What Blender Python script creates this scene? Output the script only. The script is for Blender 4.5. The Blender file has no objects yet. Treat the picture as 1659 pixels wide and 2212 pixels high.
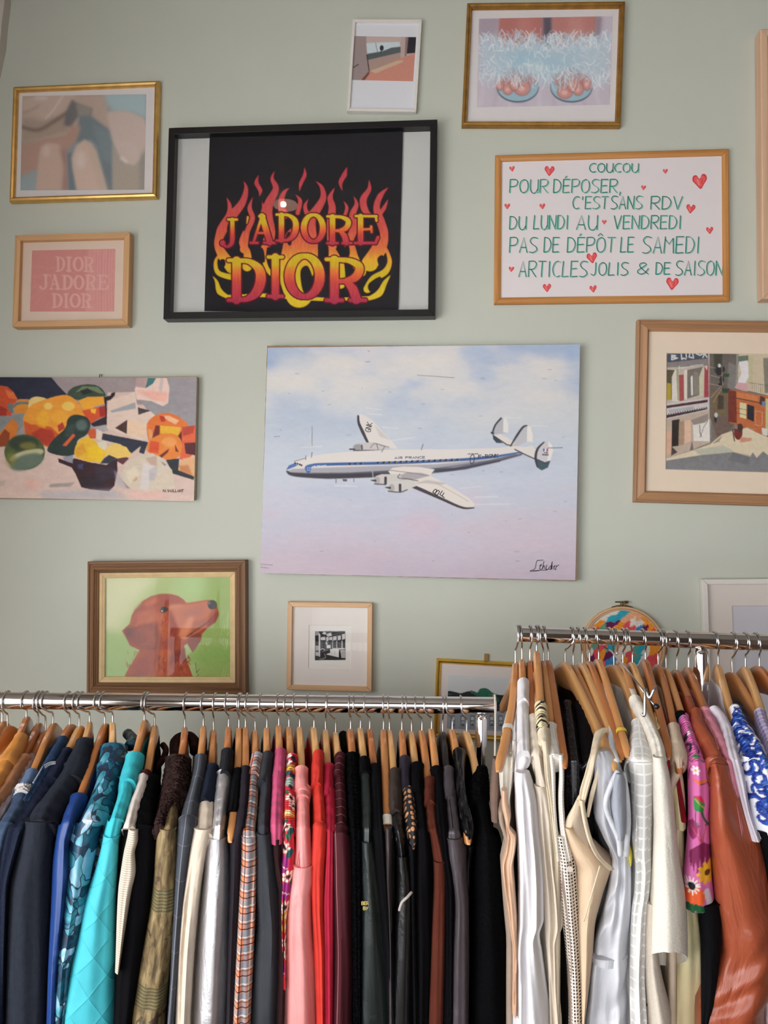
import bpy, bmesh, math, random
import numpy as np
from mathutils import Vector, Matrix

# ------------------------------------------------------------------ camera
W_IMG, H_IMG, FPX = 1659.0, 2212.0, 1661.0
YAW, PITCH, ROLL = math.radians(4.75), math.radians(2.75), math.radians(0.75)
CAM = Vector((0.0, 0.0, 1.79))
WALL_Y = 2.0                      # the green wall's surface
_f = Vector((-math.sin(YAW) * math.cos(PITCH), math.cos(YAW) * math.cos(PITCH), math.sin(PITCH)))
_r0 = Vector((math.cos(YAW), math.sin(YAW), 0.0))
_u0 = _r0.cross(_f)
_r = _r0 * math.cos(ROLL) + _u0 * math.sin(ROLL)
_u = -_r0 * math.sin(ROLL) + _u0 * math.cos(ROLL)
scene = bpy.context.scene
COL = scene.collection
cam_data = bpy.data.cameras.new('camera')
cam_data.sensor_fit = 'HORIZONTAL'
cam_data.sensor_width = 36.0
cam_data.lens = FPX / W_IMG * 36.0
cam_data.clip_start = 0.05
cam = bpy.data.objects.new('camera', cam_data)
COL.objects.link(cam)
cam.matrix_world = Matrix(((_r.x, _u.x, -_f.x, CAM.x), (_r.y, _u.y, -_f.y, CAM.y), (_r.z, _u.z, -_f.z, CAM.z), (0, 0, 0, 1)))
scene.camera = cam

# ------------------------------------------------------------------ world, daylight, exposure
vs = scene.view_settings
vs.view_transform = 'Standard'
vs.look = 'None'
vs.gamma = 1.0
vs.use_curve_mapping = False
vs.exposure = 0.6
world = bpy.data.worlds.new('sky')
scene.world = world
world.use_nodes = True
wb_ = world.node_tree.nodes['Background']
wb_.inputs[0].default_value = (0.85, 0.93, 1.0, 1)
wb_.inputs[1].default_value = 2.2


def area(name, loc, target, sx, sy, power, col):
    d = bpy.data.lights.new(name, 'AREA')
    d.shape = 'RECTANGLE'
    d.size, d.size_y = sx, sy
    d.energy = power
    d.color = col
    o = bpy.data.objects.new(name, d)
    COL.objects.link(o)
    o.location = loc
    o.rotation_euler = (Vector(target) - Vector(loc)).to_track_quat('-Z', 'Y').to_euler()
    return o


# ------------------------------------------------------------------ pixel <-> space helpers (used to measure the photograph)
def ray(px, py):
    return _f + _r * ((px - W_IMG / 2) / FPX) - _u * ((py - H_IMG / 2) / FPX)


FWD = Vector((-math.sin(YAW), math.cos(YAW), 0))
RGT = _r0.copy()


def at(px, py, d):
    """point on the pixel's ray at horizontal distance d in front of the camera"""
    q = ray(px, py)
    return CAM + q * (d / q.dot(FWD))


def proj(p):
    d = p - CAM
    z = d.dot(_f)
    return (W_IMG / 2 + FPX * d.dot(_r) / z, H_IMG / 2 - FPX * d.dot(_u) / z)


# daylight through the shop windows (left wall and behind the camera)
_c = CAM + ray(-175, 900) * ((WALL_Y - CAM.y) / ray(-175, 900).y)
XL, XR, YF, ZC = _c.x, 2.4, -2.1, 3.35
area('daylight_left', (XL - 0.03, -0.5, 1.45), (XL + 1, -0.5, 1.35), 2.7, 1.7, 40, (1.0, 0.96, 0.92))
area('daylight_front', (-0.1, YF + 0.1, 1.45), (-0.1, 0, 1.4), 1.9, 1.6, 17, (1.0, 0.965, 0.93))


# ------------------------------------------------------------------ generic builders
def lin(c):
    return tuple(((x / 255.0) / 12.92 if x / 255.0 <= 0.04045 else ((x / 255.0 + 0.055) / 1.055) ** 2.4) for x in c[:3])


def tag(o, label=None, cat=None, group=None, kind=None):
    if label: o['label'] = label
    if cat: o['category'] = cat
    if group: o['group'] = group
    if kind: o['kind'] = kind
    return o


def empty(name, loc=(0, 0, 0), label=None, cat=None, group=None):
    o = bpy.data.objects.new(name, None)
    o.empty_display_size = 0.05
    COL.objects.link(o)
    o.location = loc
    return tag(o, label, cat, group)


def mk(name, verts, faces, mats, parent=None, smooth=False, uvs=None, cols=None, fm=None, loc=None):
    """one mesh object; uvs per vertex, cols per vertex (linear rgb), fm = material index per face"""
    me = bpy.data.meshes.new(name)
    me.from_pydata([tuple(v) for v in verts], [], [tuple(f) for f in faces])
    if not isinstance(mats, (list, tuple)): mats = [mats]
    for m in mats: me.materials.append(m)
    if fm is not None: me.polygons.foreach_set('material_index', np.array(fm, dtype=np.int32))
    if smooth: me.polygons.foreach_set('use_smooth', np.ones(len(me.polygons), dtype=bool))
    li = np.empty(len(me.loops), dtype=np.int32)
    me.loops.foreach_get('vertex_index', li)
    if uvs is not None:
        uv = me.uv_layers.new(name='UVMap')
        uv.data.foreach_set('uv', np.asarray(uvs, dtype=np.float32)[li].ravel())
    if cols is not None:
        ca = me.color_attributes.new('Col', 'FLOAT_COLOR', 'POINT')
        c4 = np.ones((len(verts), 4), dtype=np.float32)
        c4[:, :3] = np.asarray(cols, dtype=np.float32)
        ca.data.foreach_set('color', c4.ravel())
    me.update()
    o = bpy.data.objects.new(name, me)
    COL.objects.link(o)
    if parent: o.parent = parent
    if loc is not None: o.location = loc
    return o


class MB:
    """collects boxes, tubes, lathes, loops into one mesh"""
    def __init__(s):
        s.v, s.f, s.uv = [], [], []

    def add(s, v, f, uv=None):
        b = len(s.v)
        s.v += [tuple(x) for x in v]
        s.f += [tuple(i + b for i in q) for q in f]
        s.uv += list(uv) if uv is not None else [(x[0], x[1]) for x in v]

    def box(s, x0, y0, z0, x1, y1, z1):
        v = [(x, y, z) for x in (x0, x1) for y in (y0, y1) for z in (z0, z1)]
        s.add(v, [(0, 1, 3, 2), (4, 6, 7, 5), (0, 4, 5, 1), (2, 3, 7, 6), (0, 2, 6, 4), (1, 5, 7, 3)])

    def tube(s, pts, r, n=10, caps=True):
        pts = [Vector(p) for p in pts]
        rs = r if isinstance(r, (list, tuple)) else [r] * len(pts)
        t0 = (pts[1] - pts[0]).normalized()
        a = Vector((0, 0, 1)) if abs(t0.z) < 0.9 else Vector((1, 0, 0))
        nrm = (a - t0 * a.dot(t0)).normalized()
        v, uv, L = [], [], 0.0
        for i, p in enumerate(pts):
            t = (pts[min(i + 1, len(pts) - 1)] - pts[max(i - 1, 0)]).normalized()
            nrm = (nrm - t * nrm.dot(t)).normalized()
            b = t.cross(nrm)
            if i: L += (p - pts[i - 1]).length
            for k in range(n):
                q = 2 * math.pi * k / n
                v.append(p + (nrm * math.cos(q) + b * math.sin(q)) * rs[i])
                uv.append((L, q * rs[i]))
        f = [(i * n + k, i * n + (k + 1) % n, (i + 1) * n + (k + 1) % n, (i + 1) * n + k) for i in range(len(pts) - 1) for k in range(n)]
        if caps:
            f.append(tuple(reversed(range(n))))
            f.append(tuple((len(pts) - 1) * n + k for k in range(n)))
        s.add(v, f, uv)

    def prism(s, poly, z0, z1):
        n = len(poly)
        v = [(x, y, z0) for x, y in poly] + [(x, y, z1) for x, y in poly]
        s.add(v, [tuple(range(n - 1, -1, -1)), tuple(range(n, 2 * n))] + [(k, (k + 1) % n, n + (k + 1) % n, n + k) for k in range(n)])

    def build(s, name, mat, parent=None, smooth=False, loc=None):
        return mk(name, s.v, s.f, mat, parent, smooth, s.uv, loc=loc)


def bevel(o, w=0.002, seg=2):
    m = o.modifiers.new('bevel', 'BEVEL')
    m.width, m.segments, m.limit_method = w, seg, 'ANGLE'
    return o


# ------------------------------------------------------------------ materials
class NT:
    def __init__(s, name):
        s.m = bpy.data.materials.new(name)
        s.m.use_nodes = True
        s.t = s.m.node_tree
        s.b = s.t.nodes['Principled BSDF']

    def n(s, typ, **kw):
        x = s.t.nodes.new('ShaderNode' + typ)
        for k, v in kw.items():
            if k.startswith('i_'):
                key = k[2:]
                x.inputs[int(key) if key.isdigit() else key].default_value = v
            else: setattr(x, k, v)
        return x

    def l(s, a, b): s.t.links.new(a, b)

    def set(s, **kw):
        for k, v in kw.items(): s.b.inputs[k.replace('_', ' ')].default_value = v

    def ramp(s, src, stops, interp='LINEAR'):
        r = s.n('ValToRGB')
        r.color_ramp.interpolation = interp
        e = r.color_ramp.elements
        while len(e) < len(stops): e.new(0.5)
        for el, (p, c) in zip(e, stops):
            el.position = p
            el.color = (*c, 1)
        s.l(src, r.inputs[0])
        return r.outputs[0]

    def bump(s, src, strength=0.2, dist=0.001):
        b = s.n('Bump', i_Strength=strength, i_Distance=dist)
        s.l(src, b.inputs['Height'])
        s.l(b.outputs[0], s.b.inputs['Normal'])

    def coord(s, which='UV', scale=(1, 1, 1)):
        c = s.n('TexCoord')
        m = s.n('Mapping')
        m.inputs['Scale'].default_value = scale
        s.l(c.outputs[which], m.inputs[0])
        return m.outputs[0]

    def noise(s, vec, scale, detail=3.0, rough=0.55, dist=0.0):
        x = s.n('TexNoise')
        x.inputs['Scale'].default_value = scale
        x.inputs['Detail'].default_value = detail
        x.inputs['Roughness'].default_value = rough
        x.inputs['Distortion'].default_value = dist
        if vec is not None: s.l(vec, x.inputs['Vector'])
        return x.outputs['Fac']


def plain(name, rgb, rough=0.6, metal=0.0, spec=None, bumpy=0.0, bscale=400, var=0.06, coat=0.0, which='Object'):
    k = NT(name)
    c = lin(rgb)
    v = k.coord(which)
    n = k.noise(v, 35, 4)
    k.l(k.ramp(n, [(0.25, tuple(x * (1 - var) for x in c)), (0.75, tuple(min(1, x * (1 + var)) for x in c))]), k.b.inputs['Base Color'])
    k.set(Roughness=rough, Metallic=metal)
    if spec is not None: k.b.inputs['Specular IOR Level'].default_value = spec
    if coat: k.b.inputs['Coat Weight'].default_value = coat
    if bumpy: k.bump(k.noise(v, bscale, 2), bumpy, 0.0015)
    return k.m


def wood(name, dark, light, rough=0.45, coat=0.0, scale=1.0, streak=1.0):
    """grain runs along UV u"""
    k = NT(name)
    v = k.coord('UV', (6 * scale, 260 * scale, 1))
    n1 = k.noise(v, 1.0, 5, 0.65, 0.6)
    v2 = k.coord('UV', (1.6 * scale, 45 * scale, 1))
    n2 = k.noise(v2, 1.0, 3, 0.5, 1.2)
    mx = k.n('Math', operation='MULTIPLY_ADD')
    k.l(n1, mx.inputs[0]); mx.inputs[1].default_value = 0.45 * streak
    k.l(n2, mx.inputs[2])
    d, l = lin(dark), lin(light)
    k.l(k.ramp(mx.outputs[0], [(0.38, d), (0.85, l)]), k.b.inputs['Base Color'])
    k.set(Roughness=rough)
    if coat: k.b.inputs['Coat Weight'].default_value = coat; k.b.inputs['Coat Roughness'].default_value = 0.15
    k.bump(n1, 0.15, 0.0008)
    return k.m


def painted(name, rough=0.6, bumpy=0.0, bscale=900, spec=0.3):
    k = NT(name)
    a = k.n('Attribute', attribute_name='Col')
    k.l(a.outputs['Color'], k.b.inputs['Base Color'])
    k.set(Roughness=rough)
    k.b.inputs['Specular IOR Level'].default_value = spec
    if bumpy: k.bump(k.noise(k.coord('Object'), bscale, 3), bumpy, 0.001)
    return k.m


def glass_mat(name, refl=1.0):
    k = NT(name)
    t = k.t
    tr = k.n('BsdfTransparent'); gl = k.n('BsdfGlossy')
    gl.inputs['Roughness'].default_value = 0.0
    fr = k.n('Fresnel'); fr.inputs['IOR'].default_value = 1.5
    ge = k.n('NewGeometry')
    fb = k.n('Math', operation='SUBTRACT'); fb.inputs[0].default_value = refl; k.l(ge.outputs['Backfacing'], fb.inputs[1]); fb.use_clamp = True
    mu = k.n('Math', operation='MULTIPLY')
    k.l(fr.outputs[0], mu.inputs[0]); k.l(fb.outputs[0], mu.inputs[1])
    mx = k.n('MixShader')
    k.l(mu.outputs[0], mx.inputs[0]); k.l(tr.outputs[0], mx.inputs[1]); k.l(gl.outputs[0], mx.inputs[2])
    k.l(mx.outputs[0], t.nodes['Material Output'].inputs[0])
    return k.m


GLASS = glass_mat('picture_glass', 0.38)
CLEAR = glass_mat('clear_glass_edge', 0.0)
PANE = glass_mat('window_glass', 1.0)
CHROME = plain('polished_chrome', (225, 222, 222), 0.07, 1.0, var=0.01)
STEEL = plain('hook_wire_steel', (200, 198, 196), 0.22, 1.0, var=0.03)
GOLD = plain('gold_leaf_moulding', (226, 182, 108), 0.34, 0.7, var=0.18, bumpy=0.12, bscale=300)
GOLD_BRIGHT = plain('polished_gold_moulding', (236, 188, 76), 0.24, 0.85, var=0.08)
GOLD_DULL = plain('dull_gold_wood', (166, 122, 58), 0.42, 0.55, var=0.3, bumpy=0.25, bscale=160)
BRASS = plain('aged_brass', (150, 120, 70), 0.35, 1.0)
BLACK_LACQUER = plain('black_painted_wood', (17, 16, 18), 0.38, var=0.1)
WHITE_FRAME = plain('white_painted_wood', (226, 220, 214), 0.45, var=0.03)
OAK_PALE = wood('pale_oak', (196, 148, 104), (226, 184, 140), 0.5)
OAK_BOX = wood('light_oak_box_frame', (188, 140, 92), (218, 172, 124), 0.5)
OAK_ORANGE = wood('orange_oak', (166, 104, 48), (206, 146, 82), 0.42, scale=0.7)
BROWN_STEP = wood('dark_brown_limed_wood', (86, 56, 36), (140, 102, 70), 0.55)
STREET_WOOD = wood('brown_stained_moulding', (140, 98, 66), (178, 134, 96), 0.5)
PINKISH_WOOD = wood('pinkish_beech', (196, 154, 126), (218, 180, 150), 0.5)
LINER = plain('linen_liner', (214, 186, 140), 0.8, bumpy=0.2, var=0.1)
PAPER_W = plain('white_paper', (222, 216, 216), 0.8, var=0.02)
PAINT = painted('printed_paper', 0.75)
OILPAINT = painted('oil_paint', 0.55, 0.12, 500)

# ------------------------------------------------------------------ room
def wall_mat(name, rgb):
    k = NT(name)
    c = lin(rgb)
    v = k.coord('Object')
    n = k.noise(v, 2.2, 5, 0.6)
    k.l(k.ramp(n, [(0.3, tuple(x * 0.97 for x in c)), (0.7, tuple(x * 1.03 for x in c))]), k.b.inputs['Base Color'])
    k.set(Roughness=0.62)
    k.b.inputs['Specular IOR Level'].default_value = 0.3
    k.bump(k.noise(v, 210, 3), 0.10, 0.001)
    return k.m


SAGE = wall_mat('sage_green_wall_paint', (197, 200, 188))
CREAM = wall_mat('off_white_wall_paint', (206, 198, 189))
DIM = wall_mat('dark_taupe_wall_paint', (104, 92, 84))
CEIL = wall_mat('grey_beige_ceiling_paint', (150, 144, 136))
FLOOR_M = wood('grey_brown_floor_boards', (70, 56, 46), (104, 86, 70), 0.4, scale=0.3)


def struct(name, m, mat):
    o = m.build(name, mat)
    o['kind'] = 'structure'
    return o


m = MB(); m.box(XL - 0.1, WALL_Y, 0, XR + 0.1, WALL_Y + 0.12, ZC); struct('wall_back', m, SAGE)
m = MB(); m.box(XL - 0.1, YF - 0.1, -0.1, XR + 0.1, WALL_Y + 0.12, 0); struct('floor', m, FLOOR_M)
m = MB(); m.box(XL - 0.1, YF - 0.1, ZC, XR + 0.1, WALL_Y + 0.12, ZC + 0.1); struct('ceiling', m, CEIL)
m = MB(); m.box(XR, YF, 0, XR + 0.1, WALL_Y, ZC); struct('wall_right', m, DIM)


def wall_with_window(name, axis, c0, c1, a0, a1, w0, w1, z0, z1, mat):
    m = MB()
    for (p, q, r_, s_) in ((a0, w0, 0, ZC), (w1, a1, 0, ZC), (w0, w1, 0, z0), (w0, w1, z1, ZC)):
        if axis == 'x': m.box(c0, p, r_, c1, q, s_)
        else: m.box(p, c0, r_, q, c1, s_)
    struct(name, m, mat)


wall_with_window('wall_left', 'x', XL - 0.1, XL, YF, WALL_Y, -1.9, 0.9, 0.55, 2.35, CREAM)
wall_with_window('wall_front', 'y', YF - 0.1, YF, XL, XR, -1.05, 0.85, 0.6, 2.3, DIM)


def window(name, axis, c, a0, a1, z0, z1, nm):
    fr = MB(); gl = MB()
    n = nm
    def bx(p, q, r_, s_, t=0.05):
        if axis == 'x': fr.box(c - t / 2, p, r_, c + t / 2, q, s_)
        else: fr.box(p, c - t / 2, r_, q, c + t / 2, s_)
    for i in range(n + 1):
        a = a0 + (a1 - a0) * i / n
        bx(max(a0, a - 0.03), min(a1, a + 0.03), z0, z1)
    for z in (z0, z0 + (z1 - z0) * 0.74, z1):
        bx(a0, a1, max(z0, z - 0.03), min(z1, z + 0.03), 0.046)
    if axis == 'x': gl.box(c - 0.002, a0, z0, c + 0.002, a1, z1)
    else: gl.box(a0, c - 0.002, z0, a1, c + 0.002, z1)
    o = fr.build(name, WHITE_FRAME); o['kind'] = 'structure'
    gl.build('pane', PANE, o)


window('window_1', 'x', XL - 0.05, -1.9, 0.9, 0.55, 2.35, 3)
window('window_2', 'y', YF - 0.05, -1.05, 0.85, 0.6, 2.3, 2)
# pale slanting boxing whose edge shows in the upper left corner of the photograph
m = MB(); _q = [CAM + ray(*c) * ((WALL_Y - .03 - CAM.y) / ray(*c).y) for c in ((11, -12), (10, 0), (4, 48), (0, 95), (-14, 160), (-150, 160), (-150, -12))]
m.v = [(q.x, WALL_Y - .03, q.z) for q in _q] + [(q.x, WALL_Y + .001, q.z) for q in _q]; m.uv = [(x[0], x[2]) for x in m.v]
m.f = [tuple(range(7)), tuple(range(13, 6, -1))] + [(k, k + 7, (k + 1) % 7 + 7, (k + 1) % 7) for k in range(7)]
struct('trim_1', m, CREAM)
# small round ceiling lamp, seen mirrored in the glass of the flame poster
def ceiling_lamp():
    q = ray(617, 441); hit = CAM + q * ((WALL_Y - 0.024 - CAM.y) / q.y)
    d = Vector((q.x, -q.y, q.z)); p = hit + d * ((ZC - hit.z) / d.z)
    e = empty('ceiling_lamp', (p.x, p.y, ZC), 'small round ceiling lamp with bare bulb, mirrored in the flame poster glass', 'ceiling lamp')
    k = NT('lit_peach_diffuser'); k.b.inputs['Base Color'].default_value = (*lin((232, 190, 170)), 1); k.b.inputs['Emission Color'].default_value = (1, .52, .38, 1); k.b.inputs['Emission Strength'].default_value = 9
    m = MB(); m.tube([(0, 0, 0), (0, 0, -.006), (0, 0, -.014)], [.056, .056, .050], 40); m.build('diffuser', k.m, e)
    m = MB(); m.tube([(0, 0, -.002), (0, 0, -.005)], .064, 40); m.build('rim', CHROME, e)
    m = MB(); m.tube([(0, -.02, -.014), (0, 0, -.02), (0, .03, -.022)], .005, 12); m.build('socket', BRASS, e, True)
    k = NT('bulb_glow'); k.b.inputs['Emission Color'].default_value = (1, .86, .66, 1); k.b.inputs['Emission Strength'].default_value = 160
    m = MB(); m.tube([(0, .03, -.022), (0, .036, -.022), (0, .044, -.022), (0, .052, -.022), (0, .056, -.022)], [.005, .011, .014, .010, .002], 14); m.build('bulb', k.m, e, True)


ceiling_lamp()
# ------------------------------------------------------------------ painting toolkit (numpy raster kept as vertex colours of a fine mesh)
def spline(pts, closed, k=6):
    P = [np.array(p, float) for p in pts]
    n = len(P); out = []
    rng = range(n) if closed else range(n - 1)
    for i in rng:
        if closed: a, b, c, d = P[i - 1], P[i], P[(i + 1) % n], P[(i + 2) % n]
        else: a, b, c, d = P[max(i - 1, 0)], P[i], P[i + 1], P[min(i + 2, n - 1)]
        for j in range(k):
            t = j / k
            out.append(0.5 * ((2 * b) + (c - a) * t + (2 * a - 5 * b + 4 * c - d) * t * t + (3 * b - a - 3 * c + d) * t ** 3))
    if not closed: out.append(P[-1])
    return np.array(out)


def vnoise(shape, cell, seed, octaves=4, rough=0.5, stretch=(1, 1)):
    rs = np.random.RandomState(seed)
    h, w = shape
    out = np.zeros(shape); amp = 1.0; tot = 0
    for o in range(octaves):
        cy, cx = max(cell * stretch[1] / 2 ** o, 1.0), max(cell * stretch[0] / 2 ** o, 1.0)
        gh, gw = int(h / cy) + 3, int(w / cx) + 3
        g = rs.rand(gh, gw)
        y = np.arange(h) / cy; x = np.arange(w) / cx
        yi = y.astype(int); xi = x.astype(int)
        fy = y - yi; fx = x - xi
        fy = (fy * fy * (3 - 2 * fy))[:, None]; fx = (fx * fx * (3 - 2 * fx))[None, :]
        a = g[yi][:, xi]; b = g[yi][:, xi + 1]; c = g[yi + 1][:, xi]; d = g[yi + 1][:, xi + 1]
        out += amp * ((a * (1 - fx) + b * fx) * (1 - fy) + (c * (1 - fx) + d * fx) * fy)
        tot += amp; amp *= rough
    return out / tot


def gblur(a, s):
    if s <= 0: return a
    r = int(3 * s) + 1
    k = np.exp(-0.5 * (np.arange(-r, r + 1) / s) ** 2); k /= k.sum()
    p = np.pad(a, ((r, r), (0, 0)), mode='edge')
    a = sum(k[i] * p[i:i + a.shape[0]] for i in range(2 * r + 1))
    p = np.pad(a, ((0, 0), (r, r)), mode='edge')
    return sum(k[i] * p[:, i:i + a.shape[1]] for i in range(2 * r + 1))


class Canvas:
    def __init__(s, x0, y0, x1, y1, bg, S=1.0, crop=None):
        s.x0, s.y0, s.S = x0, y0, S
        s.w, s.h = int((x1 - x0) * S) + 2, int((y1 - y0) * S) + 2
        s.a = np.ones((s.h, s.w, 3)) * np.array(bg, float)
        s.crop = crop or (0, 0, 1)

    def T(s, pts):
        p = np.asarray(pts, float)
        ox, oy, k = s.crop
        return (np.stack([ox + p[:, 0] / k, oy + p[:, 1] / k], 1) - (s.x0, s.y0)) * s.S

    def mask(s, p):
        m = np.zeros((s.h, s.w))
        ya, yb = max(0, int(p[:, 1].min()) - 1), min(s.h, int(p[:, 1].max()) + 2)
        q = np.roll(p, -1, 0)
        ix = np.arange(s.w)
        SS = 3
        for y in range(ya, yb):
            for k in range(SS):
                yy = y + (k + 0.5) / SS
                c = (p[:, 1] <= yy) != (q[:, 1] <= yy)
                if not c.any(): continue
                e0, e1 = p[c], q[c]
                xs = np.sort(e0[:, 0] + (yy - e0[:, 1]) / (e1[:, 1] - e0[:, 1]) * (e1[:, 0] - e0[:, 0]))
                for a, b in zip(xs[::2], xs[1::2]):
                    m[y] += (np.clip(b - ix, 0, 1) - np.clip(a - ix, 0, 1)) / SS
        return m

    def blend(s, m, col, a=1.0):
        m = (np.clip(m, 0, 1) * a)[:, :, None]
        c = np.asarray(col, float)
        s.a = s.a * (1 - m) + c * m

    def poly(s, pts, col, a=1.0, blur=0, sm=False, k=6):
        p = s.T(spline(pts, True, k) if sm else pts)
        m = s.mask(p)
        if blur: m = gblur(m, blur * s.S * min(1, 2 / s.crop[2]))
        s.blend(m, col, a)
        return m

    def smask(s, pts, w):
        """w may be one width or a width per point (photo px)"""
        p = s.T(pts)
        ws = np.full(len(p), w, float) if np.isscalar(w) else np.interp(np.linspace(0, 1, len(p)), np.linspace(0, 1, len(w)), w)
        m = np.zeros((s.h, s.w))
        for i in range(len(p) - 1):
            a, b = p[i], p[i + 1]; wa, wb = ws[i] * s.S / 2, ws[i + 1] * s.S / 2
            R = max(wa, wb) + 1.5
            x0, x1 = int(max(0, min(a[0], b[0]) - R)), int(min(s.w, max(a[0], b[0]) + R + 1))
            y0, y1 = int(max(0, min(a[1], b[1]) - R)), int(min(s.h, max(a[1], b[1]) + R + 1))
            if x1 <= x0 or y1 <= y0: continue
            X, Y = np.meshgrid(np.arange(x0, x1) + 0.5, np.arange(y0, y1) + 0.5)
            d = b - a; L = d @ d + 1e-9
            t = np.clip(((X - a[0]) * d[0] + (Y - a[1]) * d[1]) / L, 0, 1)
            D = np.hypot(X - a[0] - t * d[0], Y - a[1] - t * d[1])
            m[y0:y1, x0:x1] = np.maximum(m[y0:y1, x0:x1], np.clip(wa + (wb - wa) * t - D + 0.5, 0, 1))
        return m

    def stroke(s, pts, w, col, a=1.0, blur=0, sm=False):
        w = [q / s.crop[2] for q in w] if isinstance(w, (list, tuple)) else w / s.crop[2]
        m = s.smask(spline(pts, False) if sm and len(pts) > 2 else pts, w)
        if blur: m = gblur(m, blur * s.S * min(1, 2 / s.crop[2]))
        s.blend(m, col, a)
        return m

    def ell(s, cx, cy, rx, ry, col, a=1.0, blur=0, rot=0):
        t = np.linspace(0, 2 * math.pi, 28, endpoint=False)
        c, n = math.cos(rot), math.sin(rot)
        return s.poly(np.stack([cx + rx * np.cos(t) * c - ry * np.sin(t) * n, cy + rx * np.cos(t) * n + ry * np.sin(t) * c], 1), col, a, blur)

    def grain(s, amp, cell, seed, oct=3, stretch=(1, 1)):
        n = vnoise((s.h, s.w), cell * s.S, seed, oct, 0.6, stretch) - 0.5
        s.a = s.a + (n * 2 * amp)[:, :, None]

    def sample(s, X, Y):
        x = np.clip((X - s.x0) * s.S, 0, s.w - 1.001); y = np.clip((Y - s.y0) * s.S, 0, s.h - 1.001)
        xi, yi = x.astype(int), y.astype(int); fx, fy = (x - xi)[..., None], (y - yi)[..., None]
        A = np.clip(s.a, 0, 255) / 255.0
        A = np.where(A <= 0.04045, A / 12.92, ((A + 0.055) / 1.055) ** 2.4)
        return (A[yi, xi] * (1 - fx) + A[yi, xi + 1] * fx) * (1 - fy) + (A[yi + 1, xi] * (1 - fx) + A[yi + 1, xi + 1] * fx) * fy


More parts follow.
